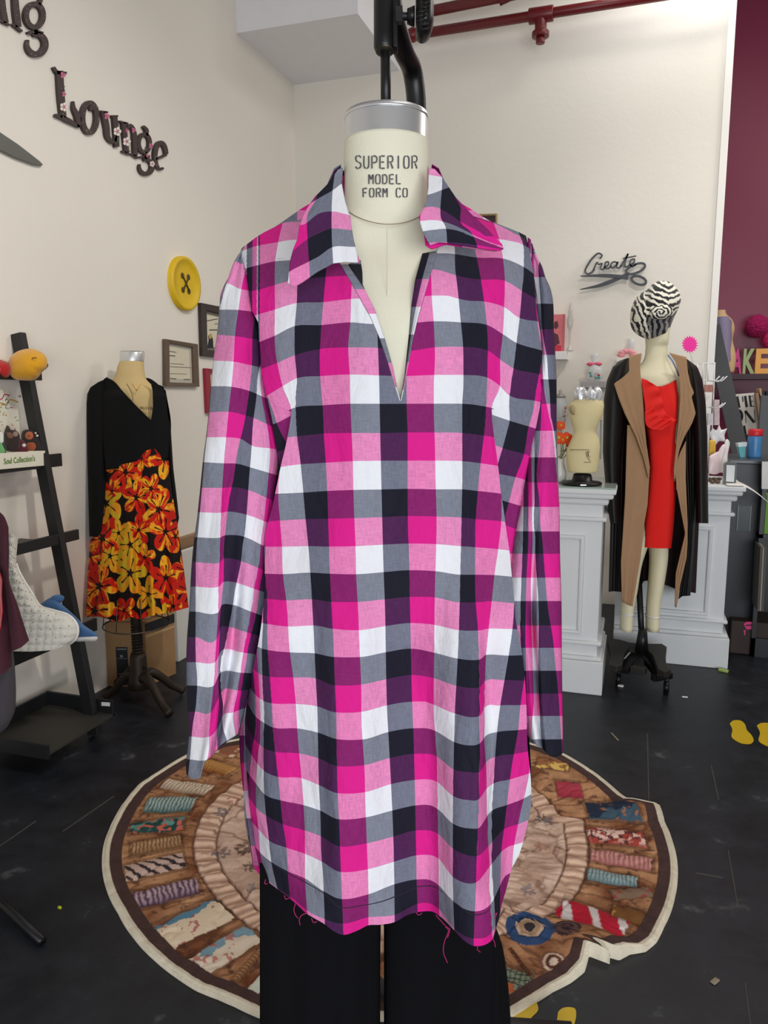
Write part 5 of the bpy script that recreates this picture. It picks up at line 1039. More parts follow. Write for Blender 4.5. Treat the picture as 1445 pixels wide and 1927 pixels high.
cloth('sleeve', bt, BT, [(164,742),(170,729),(185,719),(201,712)], [(168,1010),(185,1009),(202,1006)], [(164,742),(162,760),(162,790),(164,860),(166,930),(168,1010)], [(201,712),(206,780),(203,880),(202,1006)], DT-0.02, 0.05, 0.05, 24, 60)
cloth('sleeve', bt, BT, [(300,724),(308,728),(312,745)], [(326,1000),(331,1000),(337,975)], [(300,724),(306,800),(314,900),(326,1000)], [(312,745),(316,785),(321,800),(326,880),(332,930),(337,975)], DT+0.03, 0.04, 0.04, 16, 60)
# floral skirt: dense painted cloth
def floral(u, v):
    shp = u.shape; base = np.tile(lin((16,10,10)), shp+(1,)); best = np.full(shp, 9.0); out = base.copy()
    for layer in range(2):
        cell = 1.0; uu = u+0.5*layer; vv = v+0.37*layer; ci = np.floor(uu).astype(int); cj = np.floor(vv).astype(int)
        for di in (-1, 0, 1):
            for dj in (-1, 0, 1):
                a, b = ci+di, cj+dj; cx = a+0.2+0.6*hsh(a, b, 3+layer); cy = b+0.2+0.6*hsh(a, b, 4+layer); ph = hsh(a, b, 5)*6.28; sz = (0.55, 0.38)[layer]+0.14*hsh(a, b, 6)
                dx, dy = uu-cx, vv-cy; r = np.hypot(dx, dy); an = np.arctan2(dy, dx)+0.25*(fbm(uu*4, vv*4, 8, 2)-0.5)
                pr = sz*(0.42+0.62*np.abs(np.cos(2.5*an+ph))**0.8)*(0.85+0.4*fbm(uu*3, vv*3, 9, 2)); t = r/pr
                k = np.where((t < 1) & (t < best), True, False); best = np.where(k, t, best)
                n = fbm(np.cos(an)*2.6+a*3.1+t*0.9, np.sin(an)*2.6+b*1.7+t*0.6, 10, 3)*0.75+0.25*fbm(uu*6, vv*6, 14, 2); ridge = np.abs(np.sin(2.5*an+ph+pi/2))
                c = np.where((n+0.12*(1-t)-0.02 > 0.50)[..., None], lin((198,30,14)), np.where((n > 0.40)[..., None], lin((236,124,22)), np.where((n > 0.30)[..., None], lin((242,178,40)), lin((214,84,16)))))
                if True: c = np.where((hsh(a, b, 12) > 0.84)[..., None], np.where((n > 0.5)[..., None], lin((226,150,30)), lin((206,170,36))), c)
                c = np.where(((t < 0.13+0.08*n) | (t > 0.90) | ((ridge > 0.985) & (t < 0.55)))[..., None], lin((22,10,10)), c)
                out = np.where(k[..., None], c, out)
    return out
sk = thing('floral_skirt', 'flared skirt with big orange, red and yellow flowers on black, on the tan dress form', 'skirt', pd(255, 1160, DT))
XY = coons([(195,886),(230,874),(258,868),(275,848),(290,843),(306,862),(317,866)], [(162,1161),(185,1160),(201,1164),(215,1170),(230,1168),(245,1161),(262,1165),(283,1160),(300,1156),(330,1150),(355,1143)],
           [(195,884),(192,940),(182,1000),(170,1016),(165,1080),(162,1161)], [(317,866),(325,930),(336,1000),(347,1080),(355,1143)], 260, 330, False)
s_ = np.linspace(-1, 1, 260)[None]*np.ones((330, 1)); t_ = np.linspace(0, 1, 330)[:, None]; c_ = np.sqrt(np.clip(1-s_*s_, 0, 1))
wave = 0.028*t_*np.sin(s_*13+0.6)*c_+0.01*t_*np.sin(s_*29+t_*2)*c_
X, Y = XY[..., 0], XY[..., 1]; A = pd(X, Y, DT-(0.13+0.06*t_)*c_+wave); B = pd(X, Y, DT+(0.10+0.06*t_)*c_)
uu = (X-150)/64.0+0.15*s_; vv = (Y-840)/72.0; cc = floral(uu, vv)
V = np.vstack([A.reshape(-1, 3), B.reshape(-1, 3)]); C = np.vstack([cc.reshape(-1, 3), cc.reshape(-1, 3)])
link('skirt_cloth', V, grid_faces(330, 260)+grid_faces(330, 260, 330*260, True), vmat('printed_skirt', 0.85, 0.1, 200), sk, col=C, solid=0)

# ================================================================== cardboard box, white board
CB = mat('cardboard', (150,116,78), 0.85, noise=0.1, nscale=20)
ca, cb, cd = onz(203, 1296), onz(282, 1296), onz(332, 1268); Yc = float(cb[1])
a0 = onz(203, 1292); b0 = onz(278, 1292); 
zt = 0.40; v1 = (cd-b0); v1[2] = 0; w1 = b0-a0; w1[2] = 0
bx = thing('cardboard_box', 'brown cardboard box with black tape standing on the floor behind the cast iron stand', 'box', (a0+b0)/2)
P = [a0, b0, b0+v1, a0+v1]; zz = np.array([0, 0, float(ony(240, 1176, float(a0[1]))[2])])
link('box_body', *hexa([P[0], P[1], P[1]+zz, P[0]+zz, P[3], P[2], P[2]+zz, P[3]+zz]), CB, bx, smooth=False, bevel=0.003)
n1 = np.cross(w1, [0,0,1]); n1 /= np.linalg.norm(n1)
def onface(t, z, o=0.0015): return a0+w1*t+zz*z+n1*o
def facequad(t0, t1, z0, z1, o=0.0015, th=0.001):
    P = [onface(t0, z0, o), onface(t1, z0, o), onface(t1, z1, o), onface(t0, z1, o)]; Q = [p+n1*th for p in P]; return hexa(Q+P)
link('black_tape', *facequad(0.25, 0.54, 0.02, 0.62), mat('tape_black', (22,24,28), 0.4), bx, smooth=False)
link('printed_marks', *join(facequad(0.28, 0.52, 0.58, 0.60, .0028), facequad(0.35, 0.42, 0.46, 0.5, .0028), facequad(0.28, 0.52, 0.44, 0.445, .0028), facequad(0.28, 0.52, 0.2, 0.21, .0028)), mat('tape_print', (120,124,120), 0.6), bx, smooth=False)
n2 = np.cross(v1, [0,0,1]); n2 /= np.linalg.norm(n2)
P = [b0+zz*.84, b0+v1+zz*.84, b0+v1+zz*.98, b0+zz*.98]; link('side_tape', *hexa([p+n2*.002 for p in P]+P), mat('tape_dark', (40,38,40), 0.5), bx, smooth=False)
P = [b0+zz*.76, b0+v1+zz*.76, b0+v1+zz*.79, b0+zz*.79]; link('crease_strip', *hexa([p+n2*.0016 for p in P]+P), mat('cardboard_light', (180,148,108), 0.8), bx, smooth=False)
q1 = onz(338, 1246); q2 = onz(372, 1240)
P = [q1, q2, ]; hgt_ = float(onx(336, 1035, XL+0.12)[2]); q1 = onx(336, 1160, XL+0.12)
wb = link('white_board', *box(XL+0.10, XL+0.13, float(onz(338,1246)[1]), float(onz(338,1246)[1])+0.5, 0.0, hgt_*0.98), mat('white_board', (214,212,206), 0.6), bevel=0.003, smooth=False)
tag(wb, 'white foam board leaning by the wall between the floral skirt and the plaid sleeve', 'board')
for i, (x, y, w, h) in enumerate([(288,1165,7,22),(300,1163,8,20)]):
    pass
tag(link('paper_roll', *cyl(b0+v1*.35+zz+[-.05,0.0,0.003], b0+v1*.35+zz+[-.05,0,.07], 0.02), PLAS), 'short white paper roll standing upright on the cardboard box, nearer one', 'paper roll', 'paper rolls on the cardboard box')
tag(link('paper_roll', *cyl(b0+v1*.6+zz+[-.05,0,0.003], b0+v1*.6+zz+[-.05,0,.07], 0.02), PLAS), 'short white paper roll standing upright on the cardboard box, farther one', 'paper roll', 'paper rolls on the cardboard box')
# ================================================================== white panelled counters
def counter(label, xr, yf, xl, dep, zt, panel, glass, group='white panelled counters'):
    t = thing('counter', label, 'counter', ((xl+xr)/2, yf+dep/2, 0), group)
    B = lambda n, x0, x1, y0, y1, z0, z1, m=WHITE, bv=0.004: link(n, *box(x0, x1, y0, y1, z0, z1), m, t, smooth=False, bevel=bv)
    B('counter_body', xl, xr-0.03, yf+0.03, yf+dep, 0.0, zt-0.02)
    B('plinth', xl, xr, yf, yf+dep, 0, 0.155); B('base_moulding', xl, xr-0.008, yf+0.008, yf+dep, 0.155, 0.175, bv=0.008)
    B('lower_moulding', xl, xr-0.012, yf+0.012, yf+dep, 0.225, 0.245, bv=0.008)
    B('upper_moulding', xl, xr-0.012, yf+0.012, yf+dep, zt-0.15, zt-0.13, bv=0.008)
    B('cornice', xl, xr-0.006, yf+0.006, yf+dep, zt-0.075, zt-0.045, bv=0.012); B('cornice_lip', xl, xr+0.014, yf-0.014, yf+dep, zt-0.045, zt-0.02, bv=0.01)
    B('countertop', xl, xr+0.024, yf-0.024, yf+dep+0.01, zt-0.022, zt)
    if glass: B('glass_top', xl, xr+0.02, yf-0.02, yf+dep, zt, zt+0.007, mat('green_glass', (196,214,206), 0.08, trans=0.25), 0.001)
    x0, x1, z0, z1 = panel; w = 0.022; gs = []
    V = []
    for yy, ins in ((yf+0.031, 0), (yf+0.016, 0.004), (yf+0.014, 0.010), (yf+0.016, w-0.004), (yf+0.031, w)):
        V += [(x0+ins, yy, z0+ins), (x1-ins, yy, z0+ins), (x1-ins, yy, z1-ins), (x0+ins, yy, z1-ins)]
    gs.append((np.array(V), [[r*4+i, r*4+(i+1) % 4, r*4+4+(i+1) % 4, r*4+4+i] for r in range(4) for i in range(4)]))
    link('panel_moulding', *join(*gs), WHITE, t, smooth=False)
    return t
yL = float(onz(1132, 1310)[1]); xLr = float(onz(1132, 1310)[0]); zL = float(ony(1150, 922, yL-0.024)[2])
pr = ony(1101, 1008, yL+0.02); pb_ = ony(1092, 1195, yL+0.02)
counter('near white panelled counter with glass top, beside the right plaid sleeve', xLr, yL, xLr-0.95, 0.45, zL, (xLr-0.75, float(pr[0]), float(pb_[2]), float(pr[2])), True)
yR = float(onz(1369, 1260)[1]); xRr = float(onz(1369, 1260)[0]); zR = float(ony(1392, 917, yR-0.024)[2])
pr = ony(1343, 992, yR+0.02); pb_ = ony(1330, 1160, yR+0.02); xRl = xLr+0.03
counter('far white panelled counter with bare top edge, behind the mannequin in open coat', xRr, yR, xRl, 0.5, zR, (xRl+0.08, float(pr[0]), float(pb_[2]), float(pr[2])), False)

# ================================================================== mannequin with coat, red dress and turban
gm = onz(1204, 1288); DMn = depth(gm)
mq = thing('mannequin', 'cream full length mannequin with cut off legs on a black caster base', 'mannequin', gm*[1,1,0])
SKIN = mat('mannequin_cream', (234,226,192), 0.6, noise=0.04)
V1, F1 = sections(dense([(1236,610,22,.08,DMn),(1236,640,20,.07,DMn),(1235,655,19.5,.05,DMn),(1234,672,20.5,.05,DMn),(1234,684,27,.055,DMn),(1235,696,44,.065,DMn),(1236,710,62,.08,DMn),(1240,735,48,.085,DMn),(1245,790,30,.10,DMn),(1247,850,21,.08,DMn),(1245,930,20,.08,DMn),(1240,985,20,.08,DMn)], 60), 44)
V2, F2 = sections(dense([(1242,970,15,.08,DMn),(1238,1015,17,.075,DMn),(1239,1050,16,.06,DMn),(1234,1100,13.5,.055,DMn),(1229,1140,12,.05,DMn),(1227,1185,11.5,.05,DMn)], 30), 30)
V3, F3 = sections(dense([(1222,970,14,.085,DMn),(1206,1015,14,.075,DMn),(1193,1060,13,.06,DMn),(1185,1110,13,.055,DMn),(1180,1145,11.5,.05,DMn),(1178,1185,11,.05,DMn)], 30), 30)
link('mannequin_body', *join((V1, F1), (V2, F2), (V3, F3)), SKIN, mq)
gb = gm*[1,1,0]
link('base_pole', *cyl(pd(1202, 1090, DMn+.03), gb+[0,0,.20], 0.014), BLK, mq)
link('pole_socket', *cyl(gb+[0,0,.16], gb+[0,0,.27], 0.032, 0.019), BLK, mq)
BASE = mat('scuffed_black', (44,42,38), 0.6, 0.2, 0.3, 20)
def flr(x, y, z): return onz(x, y, z)
pts = [(1143,1218),(1150,1212),(1165,1214),(1185,1220),(1205,1222),(1225,1222),(1245,1222),(1254,1228),(1252,1245),(1253,1262),(1262,1272),(1250,1277),(1237,1270),(1228,1245),(1215,1230),(1200,1230),(1184,1228),(1174,1240),(1170,1262),(1160,1266),(1145,1262),(1148,1245)]
g = slab(pts, lambda x, y: onz(x, y, 0.12), (0,0,1), 0.03); link('base_plate', *g, BASE, mq, smooth=False, bevel=0.004)
for a, b in (((1205,1225),(1172,1262)), ((1205,1225),(1246,1275)), ((1202,1225),(1202,1262))):
    link('base_leg', *bar(onz(*a, 0.115), onz(*b, 0.085), 0.05, 0.03), BLK, mq, smooth=False, bevel=0.004)
link('weight_bar', *bar(onz(1188, 1258, .1), onz(1215, 1264, .1), 0.04, 0.03), BASE, mq, smooth=False, bevel=0.003)
link('caster_arm', *bar(onz(1228, 1276, .075), onz(1262, 1270, .075), 0.03, 0.03), BLK, mq, smooth=False, bevel=0.003)
for cx, cy in ((1253, 1304), (1163, 1288), (1160, 1245), (1246, 1240)):
    c = onz(cx, cy); link('caster', *join(cyl(c+[-.012,0,.028], c+[.012,0,.028], 0.027), bar(c+[0,0,.03], c+[0,0.0,.085], 0.018, 0.014, (0,1,0))), BLK, mq)
link('boot_band', *join(*[sections([(cx, y, 12.2, .052, DMn), (cx, y+3, 12.2, .052, DMn)], 30) for cx, y in ((1179.5,1152),(1227.8,1157))]), PLAS, mq)
dr = thing('red_dress', 'short bright red sleeveless dress with a diagonal ruffle on the cream mannequin', 'dress', pd(1236, 1032, DMn-.1))
RD = mat('red_rib_knit', (236,22,10), 0.75, noise=0.04, bump=0.0); RDm = RD
XY = coons([(1206,712),(1216,722),(1230,727),(1246,727),(1262,721),(1278,710)], [(1208,1029),(1222,1031),(1240,1032),(1263,1032)], [(1206,712),(1209,740),(1213,790),(1219,830),(1221,880),(1217,930),(1211,985),(1208,1029)], [(1278,710),(1281,740),(1280,790),(1274,830),(1273,880),(1272,930),(1268,985),(1263,1032)], 160, 80, False)
s_ = np.linspace(-1, 1, 160)[None]*np.ones((80, 1)); c_ = np.sqrt(np.clip(1-s_*s_, 0, 1)); rib = 0.0012*np.sin(s_*150)
X, Y = XY[..., 0], XY[..., 1]; bust = 0.02*np.exp(-((Y-770)/35.0)**2)
V = np.vstack([pd(X, Y, DMn-(0.115+bust)*c_**0.8+rib).reshape(-1, 3), pd(X, Y, DMn+0.10*c_).reshape(-1, 3)])
link('dress_body', V, grid_faces(80, 160)+grid_faces(80, 160, 80*160, True), RD, dr)
for k, (L, R) in enumerate([([(1207,712),(1209,730),(1213,760),(1216,790),(1222,800),(1235,802)], [(1218,716),(1236,728),(1246,755),(1252,778),(1262,785),(1272,792)]), ([(1213,775),(1216,800),(1226,808),(1245,810)], [(1228,765),(1240,785),(1256,790),(1273,790)])]):
    L = resample(L, 50); R = resample(R, 50); t_ = np.linspace(0, 1, 20)[None, :, None]; XY = L[:, None]*(1-t_)+R[:, None]*t_
    D = DMn-0.145-0.006*np.sin(np.linspace(0, 26, 50))[:, None]*np.linspace(0, 1, 20)[None]-0.004*k
    link('ruffle', pd(XY[..., 0], XY[..., 1], D+0*XY[..., 0]).reshape(-1, 3), grid_faces(50, 20), RD, dr, solid=0.002)
link('blue_strap', *tube(pd(*np.array([(1257,668),(1266,680),(1273,695),(1277,708)]).T, np.array([DMn-.05,DMn-.07,DMn-.085,DMn-.09])), 0.004, 6), mat('blue_strap', (140,160,196), 0.7), dr)
# coat
ct = thing('open_coat', 'long open black coat with wide tan lapels and lining on the cream mannequin', 'coat', pd(1235, 1125, DMn))
BC = mat('black_leatherette', (20,18,18), 0.5, noise=0.1, spec=0.35); TC = mat('tan_suede', (170,134,100), 0.9, noise=0.06, nscale=20); DM2 = mat('dark_lining', (34,14,16), 0.8)
def piece(name, m, top, bot, left, right, D, f, b, nu=30, nv=60, fold=0.0, fr_=9.0, solid=None):
    XY = coons(top, bot, left, right, nu, nv, False); s = np.linspace(-1, 1, nu)[None]*np.ones((nv, 1)); c = np.sqrt(np.clip(1-s*s, 0, 1)); X, Y = XY[..., 0], XY[..., 1]
    t = np.linspace(0, 1, nv)[:, None]; w = fold*np.sin(s*fr_)*t
    if solid: return link(name, pd(X, Y, D(X, Y)+w if callable(D) else D+w+0*X).reshape(-1, 3), grid_faces(nv, nu), m, ct, solid=solid)
    Dv = D(X, Y) if callable(D) else D
    V = np.vstack([pd(X, Y, Dv-f*c+w*c).reshape(-1, 3), pd(X, Y, Dv+b*c+0*X).reshape(-1, 3)]); return link(name, V, grid_faces(nv, nu)+grid_faces(nv, nu, nv*nu, True), m, ct)
piece('back_panel', DM2, [(1165,700),(1235,690),(1310,700)], [(1146,1112),(1200,1116),(1212,1092),(1245,1098),(1275,1110),(1308,1116)], [(1165,700),(1150,900),(1146,1112)], [(1310,700),(1318,900),(1308,1116)], DMn+0.13, 0, 0, 40, 60, 0.02, 14, solid=0.004)
piece('front_panel', BC, [(1176,675),(1190,672),(1200,672)], [(1145,1114),(1158,1112),(1170,1111)], [(1176,675),(1163,680),(1150,698),(1146,760),(1148,860),(1149,960),(1147,1040),(1145,1114)], [(1200,672),(1190,760),(1180,860),(1176,960),(1172,1040),(1170,1111)], DMn+0.01, 0.05, 0.1, 30, 80, 0.01)
piece('front_panel', BC, [(1282,672),(1292,675),(1304,685)], [(1276,1128),(1284,1122),(1299,1121)], [(1282,672),(1284,760),(1288,860),(1294,960),(1290,1040),(1276,1128)], [(1304,685),(1316,760),(1312,860),(1309,960),(1305,1040),(1299,1121)], DMn+0.01, 0.04, 0.1, 24, 80, 0.01)
def cs(name, L, R, top, bot): piece('sleeve', BC, top, bot, L, R, DMn-0.035, 0.075, 0.06, 24, 70)
cs('', [(1172,677),(1153,690),(1142,715),(1136,750),(1135,800),(1134,850),(1138,900),(1143,950),(1148,985)], [(1184,676),(1183,700),(1178,760),(1172,830),(1168,900),(1166,985)], [(1172,677),(1184,676)], [(1148,985),(1166,985)])
cs('', [(1290,676),(1296,700),(1302,760),(1306,830),(1308,900),(1309,984)], [(1296,678),(1312,690),(1322,715),(1328,760),(1331,820),(1332,900),(1333,985)], [(1290,676),(1296,678)], [(1309,984),(1333,985)])
piece('lapel', TC, [(1183,672),(1195,667),(1207,665)], [(1221,900),(1222,880)], [(1183,672),(1183.5,700),(1170,712),(1155,722),(1164,750),(1176,780),(1196,820),(1211,860),(1221,900)], [(1207,665),(1204,690),(1206,720),(1210,760),(1213,800),(1217,840),(1222,880)], DMn-0.135, 0, 0, 24, 60, 0.004, solid=0.003)
piece('lapel', TC, [(1259,664),(1275,668),(1291,672)], [(1268,888),(1269,906)], [(1259,664),(1270,680),(1278,705),(1280,740),(1277,790),(1273,840),(1268,888)], [(1291,672),(1294,700),(1299,722),(1306,740),(1301,746),(1306,765),(1309,778),(1302,797),(1288,822),(1277,850),(1272,880),(1269,906)], DMn-0.135, 0, 0, 24, 60, 0.004, solid=0.003)
piece('lining_panel', TC, [(1180,800),(1200,800),(1221,880)], [(1170,1131),(1180,1138),(1190,1141)], [(1180,800),(1178,860),(1176,930),(1172,1000),(1168,1060),(1170,1131)], [(1221,880),(1221,900),(1218,950),(1211,990),(1205,1050),(1198,1090),(1190,1141)], DMn-0.115, 0, 0, 24, 60, 0.006, 5, solid=0.003)
piece('lining_panel', TC, [(1270,880),(1280,850),(1290,830)], [(1270.5,1141),(1272,1143)], [(1270,880),(1273,920),(1283,970),(1290,1005),(1279,1050),(1272,1080),(1270.5,1141)], [(1290,830),(1290,900),(1293,960),(1294,1020),(1292,1050),(1285,1080),(1280,1100),(1272,1143)], DMn-0.10, 0, 0, 16, 60, 0.006, solid=0.003)
# zebra turban
tb = thing('zebra_turban', 'black and white zebra striped turban hat with knot on the mannequin head', 'hat', pd(1235, 638, DMn))
V, Fc, P = lens_blob([(1185,602),(1187,584),(1193,567),(1203,554),(1217,546),(1226,536),(1240,529),(1255,529),(1268,537),(1278,551),(1281,563),(1278,577),(1272,590),(1265,605),(1260,620),(1255,632),(1244,637),(1230,639),(1214,637),(1198,629),(1188,617)], DMn-0.01, 0.13, 90, 260, T2=0.12)
X, Y = P[:, 0], P[:, 1]; kx, ky = 1238, 590
n1_ = fbm(X/14, Y/14, 21, 3)-0.5; n2_ = fbm(X/6, Y/6, 22, 2)-0.5
an = np.arctan2(Y-ky, X-kx); rr = np.hypot((X-kx), (Y-ky)*1.1)
top = np.sin(((Y-ky)*0.85+np.abs(X-1258)*0.42+n1_*12+n2_*3)/1.55*1.0); left = np.sin(((X-1185)*0.95-(Y-600)*0.35+n1_*16+n2_*4)/1.7); low = np.sin((X+n1_*9+(Y-620)*0.06)/1.75)
# each lobe of the turban has its own stripe run
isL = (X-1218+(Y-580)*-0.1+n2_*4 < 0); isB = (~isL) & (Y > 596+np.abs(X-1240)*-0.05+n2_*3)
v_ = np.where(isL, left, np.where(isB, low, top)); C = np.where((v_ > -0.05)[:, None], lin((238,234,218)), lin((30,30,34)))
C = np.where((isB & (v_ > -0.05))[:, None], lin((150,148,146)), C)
dk = 0.012*np.exp(-((rr-14)/7.0)**2); gro = 0.02*np.exp(-((X-1220+(Y-580)*-0.1)/4.0)**2)*(Y < 612)+0.016*np.exp(-((Y-604)/4.0)**2)*(X > 1216)
V = V+(gro[:, None])*FW*np.where(np.arange(len(V)) < len(V)//2, 1, 0)[:, None]*np.sqrt(np.clip(1-((X-1234)/50)**2, 0, 1))[:, None]
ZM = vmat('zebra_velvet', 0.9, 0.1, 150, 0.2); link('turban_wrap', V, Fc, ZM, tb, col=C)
V, Fc, P = lens_blob([(1222,592),(1224,580),(1236,575),(1252,573),(1264,578),(1266,588),(1258,597),(1240,601),(1228,600)], DMn-0.125, 0.035, 50, 140)
X, Y = P[:, 0], P[:, 1]; q = np.hypot(X-1243, (Y-588)*1.3)+3*np.arctan2(Y-588, X-1243)/pi*1.6+(fbm(X/5, Y/5, 31, 2)-0.5)*6
C = np.where((np.sin(q/1.2) > -0.1)[:, None], lin((238,234,218)), lin((30,30,34))); link('turban_knot', V, Fc, ZM, tb, col=C)

# ================================================================== small things on the near counter and wall shelves
zt = zL+0.007; 
def on_counter(x, y): return onz(x, y, zt)
gmf = on_counter(1095, 912); Ds = depth(gmf)
mf2 = thing('mini_dress_form', 'small cream dress form with silver neck ruffle on a black disc on the counter', 'dress form', gmf)
CRM = mat('cream_foam', (224,210,160), 0.6, noise=0.03)
link('torso', *sections(dense([(1106,748,14,.03,Ds),(1106,754,26,.04,Ds),(1103,764,33,.05,Ds),(1102,780,31,.055,Ds),(1101,797,25,.05,Ds),(1100,812,20,.042,Ds),(1101,822,24,.046,Ds),(1100,834,28,.055,Ds),(1097,850,31,.06,Ds),(1096,870,29.5,.06,Ds),(1096,886,27,.055,Ds),(1096,888,24,.05,Ds)], 50), 44), CRM, mf2)
link('arm_plate', *sections([(1077,762,2,.01,Ds-.035),(1076,768,5,.02,Ds-.035),(1077,776,4,.02,Ds-.035),(1079,781,1,.01,Ds-.035)], 20), mat('darker_cream', (176,156,116), 0.7), mf2)  # plate in a darker cream than the torso
link('waist_line', *tube([pd(1069+k*5.6, 846.5, Ds-.062*sqrt(max(0, 1-((k-5)/5)**2))) for k in range(11)], 0.0015, 6), mat('brown_line', (120,104,70), 0.7), mf2)
link('base_disc', *lathe(gmf, [(0.085,0.0),(0.088,0.008),(0.08,0.015),(0.045,0.019),(0.04,0.045),(0.035,0.05)], 40), BLK, mf2)
link('brass_tag', *slabd([(1092,912),(1103,912),(1103,914),(1092,914)], Ds-.09, .001), CHR, mf2, smooth=False)
link('needle_logo', *join(*[stroke(p, 1.0, lambda x, y: pd(x, y, Ds-.0635), -FH, 0.0006, n=6) for p in ([(1102,850),(1106,862),(1111,868)],[(1109,848),(1106,856),(1110,861)],[(1105,849),(1108,859)],[(1098,870),(1112,870)])]), mat('logo_ink', (90,84,70), 0.7), mf2, smooth=False)
sr = []; P_ = []
n = 60; V = []; 
for i in range(n):
    a = 2*pi*i/n; c = pd(1107, 743, Ds)
    for k in range(12):
        b = 2*pi*k/12; r = 0.036+0.016*cos(b)*(1+0.3*sin(a*9)); z = (0.026+0.008*sin(a*7))*sin(b)+0.006*sin(a*11)
        V.append(c+RT*r*cos(a)*1.15+FH*r*sin(a)+np.array([0, 0, z]))
Fc = [[i*12+k, i*12+(k+1) % 12, ((i+1) % n)*12+(k+1) % 12, ((i+1) % n)*12+k] for i in range(n) for k in range(12)]
tag(link('silver_scrunchie', np.array(V), Fc, mat('silver_foil', (226,228,232), 0.3, 0.55), smooth=False), 'crumpled silver scrunchie around the neck of the small counter dress form', 'scrunchie')
tag(link('hanging_rod', *join(bar(pd(1131, 790, Ds+.05), pd(1130, 864, Ds+.05), 0.008, 0.004, FW))[0:2], mat('grey_tape', (130,136,132), 0.5), smooth=False), 'thin grey strip hanging behind the small counter dress form, right side', 'strip')
# poppies in a vase
vs = on_counter(1052, 908)
t = thing('poppy_vase', 'orange red poppies in a pale vase beside the small counter dress form', 'flowers', vs); Dv = depth(vs)
link('vase', *lathe(vs, [(0.02,0),(0.03,0.01),(0.032,0.05),(0.018,0.09),(0.02,0.11)], 24), mat('pale_vase', (214,210,204), 0.3), t)
POP = mat('poppy_orange', (232,80,24), 0.7, noise=0.15, nscale=60); STG = mat('stem_green', (120,124,84), 0.8); PCN = mat('poppy_centre', (214,176,70), 0.8)
for x, y, r in ((1055,801,8),(1050,824,11),(1066,824,10),(1079,834,13),(1058,828,8)):
    c = pd(x, y, Dv-0.02); R_ = r/F*Dv; gs = []
    for k in range(5): a = k*2*pi/5+x; gs.append(ellip(c+RT*R_*0.5*cos(a)+UP*R_*0.5*sin(a), (R_*0.62, R_*0.35, R_*0.62), 12, 8))
    pf_ = link('poppy', *join(*gs), POP, t); link('poppy_centre', *ellip(c-FW*R_*0.5, (R_*.3,)*3, 10, 8), PCN, pf_)
    link('stem', *tube(resample([tuple(vs+[0,0,.1]), tuple((vs+[0,0,.1])*.5+c*.5+[0.01,0,0]), tuple(c)], 12), 0.002, 6), STG, t)
for p in ([(1052,850),(1064,845),(1074,838),(1066,850)],[(1048,860),(1056,856),(1060,848),(1054,862)]):
    link('leaf', *slabd(p, Dv-.03, .002), STG, t, smooth=False)
# shelves on the white back wall
def wshelf(label, x0, x1, y0, y1, grp='small floating shelves on the back wall', m=PLAS):
    a = ony(x0, y0, YB); b = ony(x1, y1, YB); t = link('floating_shelf', *box(float(a[0]), float(b[0]), YB-0.14, YB, float(b[2]), float(a[2])), m, smooth=False, bevel=0.002)
    tag(t, label, 'shelf', grp); return float(a[2])
z1 = wshelf('white floating shelf holding the pink box, right of the plaid shoulder', 1005, 1070, 664, 678)
z2 = wshelf('grey floating shelf behind the silver scrunchie, under the candy bag', 1097, 1140, 718, 730, m=mat('shelf_grey', (176,172,174), 0.5))
z3 = wshelf('small shelf carrying a glass jar beside the plaid sleeve, lowest of the wall shelves', 1005, 1064, 786, 793, m=mat('shelf_grey', (176,172,174), 0.5))
yy = YB-0.11
a = ony(1036, 592, yy); b = ony(1060, 664, yy); t = thing('pink_box', 'tall pink and red box with a dark figure print on the white wall shelf', 'box', ((a[0]+b[0])/2, yy, z1))
link('box_body', *box(float(a[0])-.05, float(b[0])-.012, yy, yy+0.06, z1, float(a[2])), mat('pink_card', (214,112,120), 0.5, noise=0.3, nscale=25), t, smooth=False)
link('box_spine', *box(float(b[0])-.012, float(b[0]), yy, yy+0.06, z1, float(a[2])), mat('rose_card', (196,96,104), 0.5), t, smooth=False)
link('printed_figure', *join(*[slab(p, lambda x, y: ony(x, y, yy-0.0005), (0,-1,0), 0.0006) for p in ([(1043,606),(1049,604),(1051,614),(1046,620),(1042,616)],[(1042,626),(1050,630),(1053,646),(1043,652)])]), mat('print_dark', (90,40,52), 0.6), t, smooth=False)
link('lower_band', *slab([(1036,650),(1056,650),(1056,664),(1036,664)], lambda x, y: ony(x, y, yy-0.0005), (0,-1,0), 0.0006), mat('print_red', (196,40,66), 0.6), t, smooth=False)
c = ony(1071, 664, yy); t = thing('glass_figurine', 'slender clear white figurine standing beside the tall pink box', 'figurine', c)
link('figurine_body', *lathe(c*[1,1,0]+[0,0,z1], [(0.025,0),(0.02,0.01),(0.006,0.03),(0.006,0.12),(0.016,0.15),(0.02,0.19),(0.012,0.22),(0.014,0.24),(0.004,0.29)], 16), mat('clear_plastic', (226,224,222), 0.15, trans=0.5), t)
yy2 = YB-0.08; c = ony(1118, 718, yy2)*[1,1,0]+[0,0,z2]
t = thing('candy_bag', 'clear bag of coloured sweets tied with pink bow on the grey wall shelf', 'bag', c)
CL_ = mat('clear_film', (226,232,236), 0.12, alpha=0.5)
link('bag_film', *lathe(c, [(0.035,0.0),(0.05,0.02),(0.05,0.07),(0.03,0.10),(0.012,0.105),(0.03,0.15),(0.02,0.17)], 16), CL_, t)
link('pink_bow', *join(ellip(c+[-.025,-.02,.105], (.025,.012,.012)), ellip(c+[.02,-.02,.105], (.025,.012,.012))), mat('bow_pink', (226,96,130), 0.5), t)
